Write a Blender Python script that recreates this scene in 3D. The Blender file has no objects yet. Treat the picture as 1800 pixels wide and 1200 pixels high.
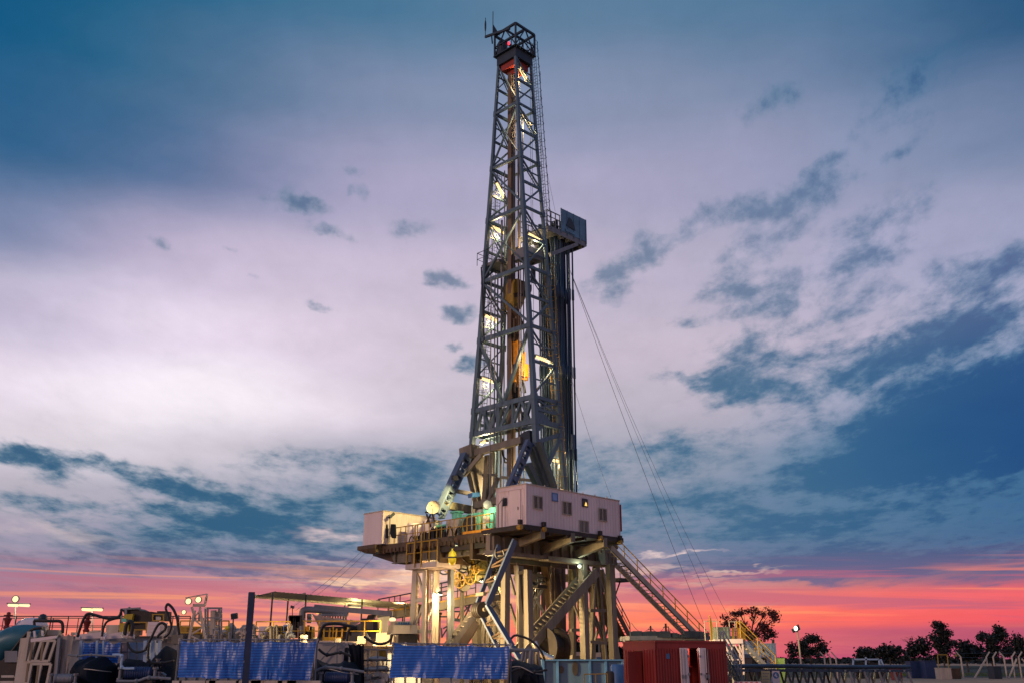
import bpy, bmesh, math, random
from mathutils import Vector, Matrix, noise as mnoise

scene = bpy.context.scene
C = scene.collection
RND = random.Random(7)

# ------------------------------------------------------------------ camera
F_PX, CAM_H, HORIZON = 1680.0, 1.7, 1163.0          # focal length in photo pixels, eye height, horizon row
PITCH = math.atan((HORIZON - 600) / F_PX)
CP, SP = math.cos(PITCH), math.sin(PITCH)
cam_data = bpy.data.cameras.new("camera")
cam_data.sensor_width = 36.0
cam_data.lens = F_PX * 36.0 / 1800.0
cam_data.clip_start = 0.1
cam_data.clip_end = 6000
cam = bpy.data.objects.new("camera", cam_data)
C.objects.link(cam)
cam.location = (0, 0, CAM_H)
cam.rotation_euler = (math.pi / 2 + PITCH, 0, 0)
scene.camera = cam

scene.view_settings.view_transform = 'Standard'
scene.view_settings.look = 'None'
scene.view_settings.exposure = 0.0
scene.view_settings.gamma = 1.0
try:
    scene.cycles.max_bounces = 6
    scene.cycles.sample_clamp_indirect = 4.0
except Exception:
    pass


def lin(c):
    """sRGB 0-255 -> linear"""
    out = []
    for v in c:
        v = v / 255.0
        out.append(v / 12.92 if v <= 0.04045 else ((v + 0.055) / 1.055) ** 2.4)
    return out


def pix_ray(px, py):
    x, y = (px - 900) / F_PX, (600 - py) / F_PX
    return Vector((x, CP - y * SP, SP + y * CP))


def pix_azel(px, py):
    r = pix_ray(px, py).normalized()
    return math.atan2(r.x, r.y), math.asin(r.z)


# ------------------------------------------------------------------ dusk sky
# surveyed sky colours (sRGB), rows = photo rows, columns = photo columns
SKY_X = [0, 300, 600, 900, 1200, 1500, 1800]
SKY_Y = [0, 150, 300, 450, 600, 700, 800, 900, 988, 1028, 1064, 1097, 1113, 1160]
SKY = [
    [(0, 84, 127), (21, 94, 133), (68, 114, 148), (89, 124, 154), (91, 124, 156), (64, 112, 148), (3, 66, 111)],
    [(21, 88, 131), (70, 108, 142), (111, 130, 162), (126, 142, 171), (126, 140, 169), (113, 130, 164), (87, 112, 148)],
    [(65, 103, 146), (97, 115, 154), (162, 158, 190), (164, 162, 192), (160, 158, 188), (145, 152, 183), (137, 147, 179)],
    [(145, 147, 179), (191, 178, 205), (200, 188, 211), (193, 180, 203), (178, 172, 196), (170, 168, 196), (164, 164, 194)],
    [(220, 205, 225), (240, 226, 244), (216, 201, 219), (204, 192, 207), (197, 184, 201), (185, 176, 198), (157, 162, 190)],
    [(238, 226, 238), (255, 248, 255), (228, 214, 228), (199, 188, 201), (189, 178, 194), (159, 162, 186), (70, 112, 158)],
    [(202, 194, 205), (214, 205, 215), (176, 172, 188), (164, 164, 179), (149, 154, 173), (78, 118, 156), (8, 68, 130)],
    [(181, 172, 186), (159, 158, 177), (135, 145, 168), (147, 148, 168), (115, 131, 160), (69, 109, 150), (43, 95, 144)],
    [(149, 137, 162), (119, 127, 158), (143, 141, 164), (162, 148, 164), (122, 125, 154), (75, 99, 141), (57, 91, 138)],
    [(158, 118, 142), (202, 122, 136), (222, 150, 154), (230, 176, 164), (236, 150, 142), (255, 128, 112), (236, 104, 116)],
    [(174, 112, 136), (222, 118, 124), (250, 142, 124), (255, 170, 126), (255, 128, 104), (255, 106, 100), (242, 88, 102)],
    [(240, 116, 120), (255, 142, 110), (255, 160, 112), (255, 140, 108), (255, 124, 98), (253, 104, 98), (228, 86, 104)],
    [(248, 120, 116), (255, 150, 106), (255, 160, 106), (255, 130, 106), (246, 104, 108), (174, 86, 120), (150, 80, 120)],
    [(250, 140, 100), (255, 164, 92), (255, 150, 100), (250, 110, 104), (238, 92, 112), (190, 84, 120), (164, 82, 120)],
]


def sky_colour(px, py):
    px = min(max(px, SKY_X[0]), SKY_X[-1])
    py = min(max(py, SKY_Y[0]), SKY_Y[-1])
    i = max(k for k in range(len(SKY_X) - 1) if SKY_X[k] <= px)
    j = max(k for k in range(len(SKY_Y) - 1) if SKY_Y[k] <= py)
    u = (px - SKY_X[i]) / (SKY_X[i + 1] - SKY_X[i])
    v = (py - SKY_Y[j]) / (SKY_Y[j + 1] - SKY_Y[j])
    c = []
    for k in range(3):
        a = SKY[j][i][k] * (1 - u) + SKY[j][i + 1][k] * u
        b = SKY[j + 1][i][k] * (1 - u) + SKY[j + 1][i + 1][k] * u
        c.append(a * (1 - v) + b * v)
    return lin(c)


def azel_pix(az, el):
    d = Vector((math.sin(az) * math.cos(el), math.cos(az) * math.cos(el), math.sin(el)))
    zc = d.y * CP + d.z * SP
    yc = -d.y * SP + d.z * CP
    return 900 + F_PX * d.x / zc, 600 - F_PX * yc / zc


world = bpy.data.worlds.new("World")
scene.world = world
world.use_nodes = True
try:
    world.cycles.sampling_method = 'MANUAL'
    world.cycles.sample_map_resolution = 512
except Exception:
    pass
WT = world.node_tree
WT.nodes.clear()


def wn(kind, ins=None, **props):
    n = WT.nodes.new(kind)
    if kind == 'ShaderNodeTexNoise':
        n.noise_dimensions = '2D'
    for k, v in props.items():
        setattr(n, k, v)
    for k, v in (ins or {}).items():
        if isinstance(v, bpy.types.NodeSocket):
            WT.links.new(v, n.inputs[k])
        else:
            n.inputs[k].default_value = v
    return n


def wm(op, a, b=None, c=None, clamp=False):
    n = WT.nodes.new('ShaderNodeMath')
    n.operation = op
    n.use_clamp = clamp
    for i, v in enumerate((a, b, c)):
        if v is None:
            continue
        if isinstance(v, bpy.types.NodeSocket):
            WT.links.new(v, n.inputs[i])
        else:
            n.inputs[i].default_value = v
    return n.outputs[0]


def wramp(fac, stops, interp='B_SPLINE'):
    n = wn('ShaderNodeValToRGB', {0: fac})
    cr = n.color_ramp
    cr.interpolation = interp
    while len(cr.elements) < len(stops):
        cr.elements.new(0.5)
    for e, (p, c) in zip(cr.elements, stops):
        e.position = p
        e.color = (c[0], c[1], c[2], 1)
    return n.outputs[0]


def wsmooth(v, lo, hi, to_lo=0.0, to_hi=1.0):
    n = wn('ShaderNodeMapRange', {0: v, 1: lo, 2: hi, 3: to_lo, 4: to_hi}, interpolation_type='SMOOTHSTEP')
    return n.outputs[0]


def wmix(f, a, b, blend='MIX'):
    n = wn('ShaderNodeMix', {0: f, 6: a, 7: b}, data_type='RGBA', blend_type=blend)
    return n.outputs[2]


dirn = wn('ShaderNodeNewGeometry').outputs['Incoming']
dirv = wn('ShaderNodeVectorMath', {0: dirn}, operation='SCALE')
dirv.inputs['Scale'].default_value = -1.0
sep = wn('ShaderNodeSeparateXYZ', {0: dirv.outputs[0]})
az = wm('ARCTAN2', sep.outputs[0], sep.outputs[1])
el = wm('ARCSINE', sep.outputs[2])
azel = wn('ShaderNodeCombineXYZ', {0: az, 1: el}).outputs[0]

# gentle large-scale warp so no gradient is ruler straight
warp = wn('ShaderNodeTexNoise', {'Vector': wn('ShaderNodeMapping', {0: azel, 3: (3.0, 9.0, 1.0)}).outputs[0],
                                 'Scale': 1.0, 'Detail': 4.0, 'Roughness': 0.55}).outputs['Color']
warp = wn('ShaderNodeVectorMath', {0: warp, 1: (0.5, 0.5, 0.5)}, operation='SUBTRACT').outputs[0]
warpm = wn('ShaderNodeVectorMath', {0: warp, 1: (0.16, 0.055, 0)}, operation='MULTIPLY').outputs[0]
azel_w = wn('ShaderNodeVectorMath', {0: azel, 1: warpm}, operation='ADD').outputs[0]
sw = wn('ShaderNodeSeparateXYZ', {0: azel_w})
# close to the horizon the layers lie flat, so warp the elevation less there
el_f = wsmooth(el, 0.02, 0.30, 0.25, 1.0)
el_w = wm('ADD', el, wm('MULTIPLY', wm('SUBTRACT', sw.outputs[1], el), el_f))
AZ0, AZ1 = -0.56, 0.56
azn = wn('ShaderNodeMapRange', {0: sw.outputs[0], 1: AZ0, 2: AZ1, 3: 0.0, 4: 1.0}).outputs[0]

ELS = [0.0, 0.0275, 0.0375, 0.057, 0.079, 0.104, 0.145, 0.20, 0.255, 0.31, 0.39, 0.48, 0.565, 0.66]
base = None
for i, e in enumerate(ELS):
    stops = []
    for k in range(13):
        t = k / 12
        px, py = azel_pix(AZ0 + (AZ1 - AZ0) * t, e)
        stops.append((t, sky_colour(px, py)))
    row = wramp(azn, stops)
    if base is None:
        base = row
    else:
        base = wmix(wsmooth(el_w, ELS[i - 1], e), base, row)

# ---- cloud cover: surveyed cloud positions softened and frayed by noise
# (photo x, photo y, half width, half height, tilt in degrees, weight)
CLOUDS = [
    (508, 350, 44, 26, 10, 0.85), (550, 366, 46, 16, 6, 0.7), (585, 408, 48, 14, 6, 0.72), (775, 490, 36, 22, 8, 0.85), (810, 498, 30, 12, 8, 0.6),
    (808, 551, 40, 18, 2, 0.95), (804, 610, 26, 8, 2, 0.8), (826, 640, 26, 14, 0, 0.75), (618, 298, 26, 9, 10, 0.5), (640, 332, 26, 14, 10, 0.55),
    (710, 404, 60, 18, -4, 0.42), (398, 443, 24, 7, 0, 0.5), (286, 430, 26, 14, 0, 0.42), (450, 486, 24, 6, 0, 0.45), (570, 542, 34, 10, 12, 0.48),
    (1330, 185, 100, 34, -8, 0.55), (1380, 165, 50, 22, -10, 0.45), (1600, 150, 100, 40, -20, 0.62), (1500, 240, 96, 30, -38, 0.55), (1440, 295, 60, 14, -20, 0.45),
    (1560, 276, 34, 12, -15, 0.5), (1380, 355, 110, 34, -4, 0.68), (1270, 375, 90, 24, -14, 0.4), (1540, 400, 120, 40, -16, 0.6),
    (1330, 428, 110, 24, -14, 0.55), (1500, 455, 110, 26, -10, 0.5), (1312, 475, 70, 24, -16, 0.58), (1120, 455, 100, 36, -34, 0.48),
    (1350, 520, 70, 40, -10, 0.75), (1262, 516, 60, 16, -5, 0.6), (1480, 500, 130, 30, -14, 0.45), (1600, 500, 120, 26, -16, 0.42), (1085, 520, 26, 30, -38, 0.4), (1180, 420, 110, 16, -36, 0.42), (1240, 560, 90, 14, -6, 0.42), (1690, 560, 150, 30, -16, 0.4), (1420, 570, 110, 16, -8, 0.42), (1600, 200, 60, 40, -50, 0.45), (1060, 490, 80, 14, -20, 0.4), (1200, 580, 40, 10, -14, 0.45), (1440, 330, 130, 20, -14, 0.42),
    (1230, 670, 90, 18, 4, 0.85), (1300, 612, 110, 34, 4, 0.52), (1400, 650, 170, 30, -6, 0.52), (1600, 630, 240, 26, -15, 0.55), (1350, 690, 170, 20, -4, 0.52),
    (1540, 690, 220, 24, -8, 0.52), (1760, 640, 180, 40, -16, 0.6), (1790, 742, 300, 86, -9, 2.1), (1560, 760, 180, 34, -4, 0.5), (1600, 560, 330, 60, -16, 0.3), (1720, 570, 240, 50, -16, 0.45), (1600, 810, 240, 30, -4, 0.55), (1760, 470, 120, 34, -12, 0.5),
    (150, 826, 240, 26, 6, 0.72), (310, 858, 130, 18, 10, 0.62), (40, 800, 130, 14, 0, 0.45), (260, 905, 220, 26, 3, 0.52),
    (90, 885, 150, 16, 0, 0.35), (300, 962, 330, 38, -1, 0.85), (480, 900, 200, 34, 4, 0.62), (430, 890, 40, 14, 20, 0.5),
    (660, 860, 220, 40, -4, 0.62), (540, 940, 200, 30, 6, 0.62), (420, 1005, 220, 16, 4, 0.7), (620, 990, 180, 16, 4, 0.55),
    (620, 810, 260, 30, -4, 0.46), (800, 860, 200, 50, -4, 0.42), (1040, 800, 160, 40, -4, 0.4), (1140, 830, 260, 50, -4, 0.46), (1260, 770, 170, 20, -4, 0.45), (1200, 890, 240, 34, -4, 0.5), (1400, 860, 260, 34, -4, 0.5),
    (1290, 935, 320, 30, -2, 0.65), (1580, 915, 360, 44, -2, 0.6), (1650, 985, 330, 34, 0, 1.0), (1480, 1000, 200, 14, -2, 0.7), (1400, 985, 240, 22, 0, 0.7),
    (1180, 1012, 140, 8, 2, 0.6), (1300, 1022, 150, 8, -6, 0.6), (1130, 1035, 110, 9, 0, 0.55), (620, 1038, 100, 6, 2, 0.6),
    (610, 1012, 100, 8, 0, 0.5), (490, 1057, 90, 7, 2, 0.55), (60, 1030, 170, 14, 2, 0.4), (200, 1056, 110, 6, 2, 0.5),
    (950, 1085, 120, 8, 0, 0.5),
]
# cloud texture coordinates: finer and flatter towards the horizon, streaks fanning up to both sides
el_b = wm('SUBTRACT', el, wm('MULTIPLY', wm('MULTIPLY', az, az), wsmooth(el, 0.1, 0.3, 0.09, 0.24)))
v_c = wm('LOGARITHM', wm('ADD', wm('MAXIMUM', el_b, -0.02), 0.06), math.e)
cvec = wn('ShaderNodeCombineXYZ', {0: wm('MULTIPLY', az, 14.0), 1: wm('MULTIPLY', v_c, 8.5)}).outputs[0]
fr = wn('ShaderNodeTexNoise', {'Vector': cvec, 'Scale': 1.6, 'Detail': 3.0, 'Roughness': 0.6})
frv = wn('ShaderNodeVectorMath', {0: fr.outputs['Color'], 1: (0.5, 0.5, 0.5)}, operation='SUBTRACT').outputs[0]
frm = wn('ShaderNodeVectorMath', {0: frv, 1: (0.05, 0.022, 0)}, operation='MULTIPLY').outputs[0]
azel_c = wn('ShaderNodeVectorMath', {0: azel, 1: frm}, operation='ADD').outputs[0]


def blob_sum(rows):
    tot = None
    coord = azel_c
    for k, (px, py, rx, ry, rot, w) in enumerate(rows):
        a, e = pix_azel(px, py)
        d = math.cos(PITCH) / F_PX * 1.02
        if k % 6 == 5:      # chain the groups so that the shader evaluates them one after the other
            coord = wn('ShaderNodeVectorMath', {0: tot, 1: (1e-6, 1e-6, 0), 2: azel_c}, operation='MULTIPLY_ADD').outputs[0]
        mp = wn('ShaderNodeMapping', {0: coord, 1: (a, e, 0), 2: (0, 0, -math.radians(rot)), 3: (rx * d, ry * d, 1)},
                vector_type='TEXTURE')
        ln = wn('ShaderNodeVectorMath', {0: mp.outputs[0]}, operation='LENGTH').outputs['Value']
        v = wsmooth(ln, 0.15, 1.55, w, 0.0)
        tot = v if tot is None else wm('ADD', tot, v)
    return tot


blobs = wm('MINIMUM', blob_sum(CLOUDS), 1.75)
tex = wn('ShaderNodeTexNoise', {'Vector': cvec, 'Scale': 1.0, 'Detail': 6.0, 'Roughness': 0.58, 'Distortion': 0.25}).outputs['Fac']
texf = wn('ShaderNodeTexNoise', {'Vector': cvec, 'Scale': 3.1, 'Detail': 5.0, 'Roughness': 0.62}).outputs['Fac']
nz = wm('ADD', wm('MULTIPLY', wm('SUBTRACT', tex, 0.5), 2.2), wm('MULTIPLY', wm('SUBTRACT', texf, 0.5), 1.15))
gate = wm('ADD', wm('MULTIPLY', wsmooth(blobs, 0.0, 0.35), 0.75), 0.25)
field = wm('ADD', wm('MULTIPLY', blobs, 1.12), wm('MULTIPLY', nz, gate))
cover = wsmooth(field, 0.06, 1.22)
cover = wm('MULTIPLY', cover, wm('MULTIPLY', wsmooth(el, 0.03, 0.085, 0.55, 0.96), wsmooth(el, 0.24, 0.42, 1.0, 0.70)))
core = wsmooth(wm('ADD', field, wm('MULTIPLY', wm('SUBTRACT', texf, 0.5), 0.8)), 0.45, 1.6)
cl_hi = wramp(azn, [(0.0, lin((92, 126, 150))), (0.35, lin((98, 130, 152))), (0.62, lin((104, 130, 156))), (0.8, lin((82, 120, 152))), (1.0, lin((54, 106, 148)))])
cl_co = wramp(azn, [(0.0, lin((24, 84, 122))), (0.35, lin((34, 90, 126))), (0.62, lin((66, 106, 138))), (0.82, lin((38, 92, 136))), (1.0, lin((0, 62, 122)))])
cl_hi = wmix(core, cl_hi, cl_co)
cl_lo = wramp(azn, [(0.0, lin((140, 104, 134))), (0.4, lin((104, 106, 144))), (0.7, lin((112, 100, 140))), (1.0, lin((110, 92, 132)))])
cl = wmix(wsmooth(el, 0.06, 0.125), cl_lo, cl_hi)
# thin veils lighten and darken the open sky a little
veil = wm('MULTIPLY', nz, wsmooth(el, 0.62, 0.3, 0.05, 0.08))
veil_n = wn('ShaderNodeVectorMath', {0: base}, operation='SCALE')
WT.links.new(wm('SUBTRACT', 1.0, veil), veil_n.inputs['Scale'])
base = veil_n.outputs[0]
col = wmix(cover, base, cl)

# lit cloud edges: cream streaks low between the dark bands
LIT = [(650, 1022, 110, 5, -2, 0.9), (590, 942, 60, 10, 6, 0.7), (1190, 972, 70, 3, -2, 0.95), (90, 935, 90, 12, 4, 0.45),
       (780, 1010, 70, 7, 0, 0.8), (720, 1012, 90, 8, -3, 0.7), (560, 985, 60, 5, 4, 0.4), (470, 1040, 60, 4, 2, 0.35),
       (1000, 1050, 120, 9, 0, 0.7), (1290, 1005, 90, 3, -3, 0.6), (1230, 1018, 80, 4, 0, 0.5), (1130, 1000, 70, 4, 0, 0.4),
       (400, 1100, 160, 14, 0, 0.55), (1280, 1060, 90, 5, 2, 0.5), (1300, 1090, 70, 4, 0, 0.4)]
lit = wm('MINIMUM', blob_sum(LIT), 1.0)
lit = wm('MULTIPLY', lit, wsmooth(wm('ADD', tex, wm('MULTIPLY', texf, 0.6)), 0.55, 0.95, 0.25, 1.0))
lit_c = wramp(wsmooth(el, 0.035, 0.12), [(0.0, lin((255, 178, 104))), (0.5, lin((255, 214, 180))), (1.0, lin((238, 214, 220)))])
col = wmix(lit, col, lit_c)

# pink striation just above the horizon
stv = wn('ShaderNodeCombineXYZ', {0: wm('MULTIPLY', az, 2.6), 1: wm('MULTIPLY', wm('ADD', el, wm('MULTIPLY', az, 0.025)), 88.0)}).outputs[0]
st = wn('ShaderNodeTexNoise', {'Vector': stv, 'Scale': 1.0, 'Detail': 4.0, 'Roughness': 0.5, 'Distortion': 0.5}).outputs['Fac']
st_m = wm('MULTIPLY', wsmooth(el, 0.105, 0.07), 0.8)
low_r = wm('MULTIPLY', wsmooth(az, 0.05, 0.2), wsmooth(el, 0.038, 0.028))
st_m = wm('MULTIPLY', st_m, wm('SUBTRACT', 1.0, wm('MULTIPLY', low_r, 0.85)))
st_dark = wm('MULTIPLY', wsmooth(st, 0.48, 0.68), st_m)
col = wmix(st_dark, col, wramp(azn, [(0.0, lin((168, 106, 132))), (0.5, lin((214, 116, 130))), (1.0, lin((176, 84, 120)))]))
st_hot = wm('MULTIPLY', wsmooth(st, 0.44, 0.26), wm('MULTIPLY', st_m, 0.9))
col = wmix(st_hot, col, wramp(azn, [(0.0, lin((246, 132, 118))), (0.45, lin((255, 184, 116))), (0.75, lin((255, 150, 104))), (1.0, lin((255, 124, 108)))]))

# behind and above the camera: plain dusk dome (cool overhead, rose opposite the sunset)
back_lo = wn('ShaderNodeRGB').outputs[0]
back_lo.default_value = (0.50, 0.32, 0.37, 1)
back_hi = wn('ShaderNodeRGB').outputs[0]
back_hi.default_value = (0.10, 0.20, 0.38, 1)
back = wmix(wsmooth(el, 0.05, 0.75), back_lo, back_hi)
front = wsmooth(sep.outputs[1], 0.05, 0.55)
front = wm('MULTIPLY', front, wsmooth(el, 0.95, 0.72))
col = wmix(front, back, col)
nish = wn('ShaderNodeTexSky', sky_type='NISHITA', sun_disc=False, sun_elevation=math.radians(1.5), sun_rotation=math.radians(236))
bg_sky = wn('ShaderNodeBackground', {0: nish.outputs[0], 1: 0.01})
bg_cloud = wn('ShaderNodeBackground', {0: col, 1: 1.0})
add = wn('ShaderNodeAddShader', {0: bg_sky.outputs[0], 1: bg_cloud.outputs[0]})
wn('ShaderNodeOutputWorld', {0: add.outputs[0]})

# one low, soft, rosy key: the afterglow from the left behind the viewer
sun = bpy.data.objects.new("sun", bpy.data.lights.new("sun", 'SUN'))
C.objects.link(sun)
sun.data.energy = 1.0
sun.data.angle = math.radians(10)
sun.data.color = (1.0, 0.62, 0.46)
SUN_DIR = Vector((-0.74, -0.64, 0.24)).normalized()       # towards the light
sun.rotation_euler = SUN_DIR.to_track_quat('Z', 'Y').to_euler()

# ------------------------------------------------------------------ survey helpers
ORIGIN = Vector((0.911, 61.786, 0.0))                # foot of the cabin's near corner; the rig stands at 44.5 degrees
TH = math.radians(44.5)
AX = Vector((math.sin(TH), math.cos(TH), 0))         # rig axis running right and away
BX = Vector((-math.cos(TH), math.sin(TH), 0))        # rig axis running left and away
UP = Vector((0, 0, 1))
FLOOR = 10.06                                        # height of the drill floor
V = Vector


def R(a, b, z):
    return ORIGIN + AX * a + BX * b + UP * z


def P(px, py, Y):
    """the point that the survey puts at a photo pixel, Y metres ahead"""
    r = pix_ray(px, py)
    return V((0, 0, CAM_H)) + r * (Y / r.y)


def _plane(px, py, n, v):
    r = pix_ray(px, py)
    o = V((0, 0, CAM_H))
    return o + r * ((v - (o - ORIGIN).dot(n)) / r.dot(n))


def PA(px, py, a): return _plane(px, py, AX, a)
def PB(px, py, b): return _plane(px, py, BX, b)
def PZ(px, py, z): return _plane(px, py, UP, z)


def scale_at(Y): return F_PX / CP / Y * 0.97          # photo pixels per metre


# ------------------------------------------------------------------ materials (all procedural)
MATS = {}


def mat(name, col, rough=0.55, metal=0.0, var=0.25, scale=3.0, rust=0.0, rustcol=(0.10, 0.045, 0.02), streak=False, bump=0.0,
        spec=0.4, trans=0.0):
    if name in MATS:
        return MATS[name]
    m = bpy.data.materials.new(name)
    m.use_nodes = True
    nt = m.node_tree
    b = nt.nodes['Principled BSDF']
    L = nt.links.new
    tc = nt.nodes.new('ShaderNodeTexCoord')
    mp = nt.nodes.new('ShaderNodeMapping')
    L(tc.outputs['Object'], mp.inputs[0])
    mp.inputs[3].default_value = (scale, scale, scale * (0.15 if streak else 1.0))
    n = nt.nodes.new('ShaderNodeTexNoise')
    n.inputs['Scale'].default_value = 1.0
    n.inputs['Detail'].default_value = 5.0
    n.inputs['Roughness'].default_value = 0.65
    L(mp.outputs[0], n.inputs['Vector'])
    r = nt.nodes.new('ShaderNodeValToRGB')
    r.color_ramp.elements[0].position = 0.32
    r.color_ramp.elements[1].position = 0.70
    r.color_ramp.elements[0].color = tuple(c * (1 - var) for c in col) + (1,)
    r.color_ramp.elements[1].color = tuple(min(1, c * (1 + var * 0.6)) for c in col) + (1,)
    L(n.outputs['Fac'], r.inputs[0])
    out = r.outputs[0]
    if rust > 0:
        n2 = nt.nodes.new('ShaderNodeTexNoise')
        n2.inputs['Scale'].default_value = 2.1
        n2.inputs['Detail'].default_value = 7.0
        n2.inputs['Roughness'].default_value = 0.7
        L(mp.outputs[0], n2.inputs['Vector'])
        r2 = nt.nodes.new('ShaderNodeValToRGB')
        r2.color_ramp.elements[0].position = 0.66 - 0.28 * rust
        r2.color_ramp.elements[1].position = 0.80 - 0.20 * rust
        L(n2.outputs['Fac'], r2.inputs[0])
        mx = nt.nodes.new('ShaderNodeMix')
        mx.data_type = 'RGBA'
        L(r2.outputs[0], mx.inputs[0])
        L(out, mx.inputs[6])
        mx.inputs[7].default_value = tuple(rustcol) + (1,)
        out = mx.outputs[2]
    L(out, b.inputs['Base Color'])
    rr = nt.nodes.new('ShaderNodeMapRange')
    rr.inputs[3].default_value = max(0.05, rough - 0.12)
    rr.inputs[4].default_value = min(1, rough + 0.15)
    L(n.outputs['Fac'], rr.inputs[0])
    L(rr.outputs[0], b.inputs['Roughness'])
    b.inputs['Metallic'].default_value = metal
    b.inputs['Specular IOR Level'].default_value = spec
    if bump > 0:
        bp = nt.nodes.new('ShaderNodeBump')
        bp.inputs['Strength'].default_value = bump
        bp.inputs['Distance'].default_value = 0.03
        L(n.outputs['Fac'], bp.inputs['Height'])
        L(bp.outputs[0], b.inputs['Normal'])
    MATS[name] = m
    return m


def emit(name, col, strength):
    if name in MATS:
        return MATS[name]
    m = bpy.data.materials.new(name)
    m.use_nodes = True
    nt = m.node_tree
    nt.nodes.clear()
    e = nt.nodes.new('ShaderNodeEmission')
    e.inputs[0].default_value = tuple(col) + (1,)
    e.inputs[1].default_value = strength
    o = nt.nodes.new('ShaderNodeOutputMaterial')
    nt.links.new(e.outputs[0], o.inputs[0])
    MATS[name] = m
    return m


M_MAST = mat('mast_paint', (0.080, 0.135, 0.18), 0.45, 0.1, 0.30, 2.0, rust=0.22, rustcol=(0.08, 0.05, 0.035), streak=True)
M_MASTD = mat('mast_dark', (0.022, 0.036, 0.055), 0.5, 0.2, 0.3, 2.0, rust=0.2)
M_GUIDE = mat('guide_rail_steel', (0.16, 0.12, 0.09), 0.5, 0.3, 0.4, 1.5, rust=0.5, streak=True)
M_STEEL = mat('painted_steel', (0.165, 0.15, 0.12), 0.5, 0.0, 0.40, 1.2, rust=0.28, rustcol=(0.12, 0.06, 0.03), streak=True)
M_STEELG = mat('grey_steel', (0.17, 0.185, 0.21), 0.5, 0.1, 0.3, 1.5, rust=0.25, streak=True)
M_BOOM = mat('boom_paint', (0.075, 0.105, 0.175), 0.45, 0.1, 0.25, 1.5, rust=0.15, streak=True)
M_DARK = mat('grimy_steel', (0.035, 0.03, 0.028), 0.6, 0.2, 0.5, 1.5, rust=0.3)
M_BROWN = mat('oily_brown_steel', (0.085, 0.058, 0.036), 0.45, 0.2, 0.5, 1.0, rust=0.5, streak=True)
M_WHITE = mat('white_sheet', (0.66, 0.555, 0.565), 0.45, 0.0, 0.16, 0.7, rust=0.24, rustcol=(0.36, 0.28, 0.24), streak=True)
M_WHITED = mat('dirty_white', (0.46, 0.40, 0.34), 0.5, 0.0, 0.25, 1.2, rust=0.3, rustcol=(0.22, 0.14, 0.09), streak=True)
M_YEL = mat('yellow_paint', (0.36, 0.215, 0.02), 0.45, 0.0, 0.25, 2.5, rust=0.18)
M_YELR = mat('lit_rail_yellow', (0.60, 0.37, 0.03), 0.45, 0.0, 0.25, 2.5, rust=0.15)  # brighter copy of the yellow, lamplight on the rails put into its colour
M_NAVY = mat('navy_paint', (0.018, 0.04, 0.12), 0.5, 0.0, 0.3, 1.5, rust=0.1)
M_YELB = mat('bright_yellow', (0.75, 0.62, 0.04), 0.35, 0.0, 0.2, 2.0, rust=0.05)
M_ORANGE = mat('orange_machine_paint', (0.72, 0.30, 0.015), 0.4, 0.0, 0.3, 2.0, rust=0.25)
M_TEAL = mat('teal_machine_paint', (0.12, 0.50, 0.38), 0.4, 0.0, 0.25, 1.5, rust=0.12)
M_BLUE = mat('blue_paint', (0.05, 0.15, 0.34), 0.45, 0.0, 0.3, 1.5, rust=0.12)
M_BLUEL = mat('pale_blue_paint', (0.30, 0.42, 0.58), 0.45, 0.0, 0.2, 1.5, rust=0.1)
M_RED = mat('red_container_paint', (0.24, 0.024, 0.022), 0.5, 0.0, 0.3, 1.5, rust=0.26, streak=True)
M_REDB = mat('red_primer', (0.55, 0.05, 0.03), 0.5, 0.0, 0.25, 1.5, rust=0.1)
M_RUBBER = mat('black_rubber', (0.015, 0.016, 0.018), 0.5, 0.0, 0.3, 4.0, rust=0.0)
M_PIPE = mat('drill_pipe_steel', (0.028, 0.055, 0.10), 0.35, 0.4, 0.4, 1.0, rust=0.1, rustcol=(0.05, 0.035, 0.03), streak=True)
M_CABLE = mat('wire_rope', (0.10, 0.13, 0.17), 0.5, 0.4, 0.2, 4.0)
M_GLASS = mat('dark_window_glass', (0.008, 0.014, 0.02), 0.12, 0.0, 0.2, 2.0, spec=0.35)
M_TARP = mat('blue_tarpaulin', (0.03, 0.09, 0.42), 0.38, 0.0, 0.35, 1.6, spec=0.5, bump=0.4)
M_DTARP = mat('dark_tarpaulin', (0.010, 0.014, 0.022), 0.75, 0.0, 0.45, 1.6, bump=0.8, spec=0.2)
M_GTARP = mat('grey_canvas', (0.30, 0.25, 0.22), 0.7, 0.0, 0.3, 1.6, rust=0.15, bump=0.5)
M_WOOD = mat('weathered_wood', (0.22, 0.16, 0.10), 0.7, 0.0, 0.35, 2.0, streak=True)
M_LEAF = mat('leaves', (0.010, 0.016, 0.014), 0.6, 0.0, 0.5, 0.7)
M_LEAFR = mat('sky_glow_leaves', (0.10, 0.022, 0.022), 0.6, 0.0, 0.5, 0.7)  # red of the sky behind the crown, put into leaf colour
M_BARK = mat('bark', (0.07, 0.055, 0.045), 0.8, 0.0, 0.4, 3.0, bump=0.4)
M_GREEN = mat('pale_green_paint', (0.30, 0.50, 0.14), 0.5, 0.0, 0.2, 2.0)
M_TUBE = emit('fluorescent_tube', (1.0, 0.70, 0.30), 1.9)
M_FLOOD = emit('floodlight_lens', (1.0, 0.76, 0.40), 1.5)
M_BULB = emit('bulkhead_lamp', (0.95, 1.0, 0.75), 3.0)
M_GLOW = emit('orange_glow', (1.0, 0.55, 0.12), 1.6)  # orange emission for the pane reflection and the shaker strip
M_REDLAMP = emit('red_beacon', (1.0, 0.05, 0.08), 2.0)

# ground: trampled laterite and gravel, one sheet to the horizon
M_GROUND = mat('laterite_ground', (0.44, 0.27, 0.155), 0.9, 0.0, 0.35, 0.25, rust=0.3, rustcol=(0.10, 0.09, 0.05), bump=0.6)


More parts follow.
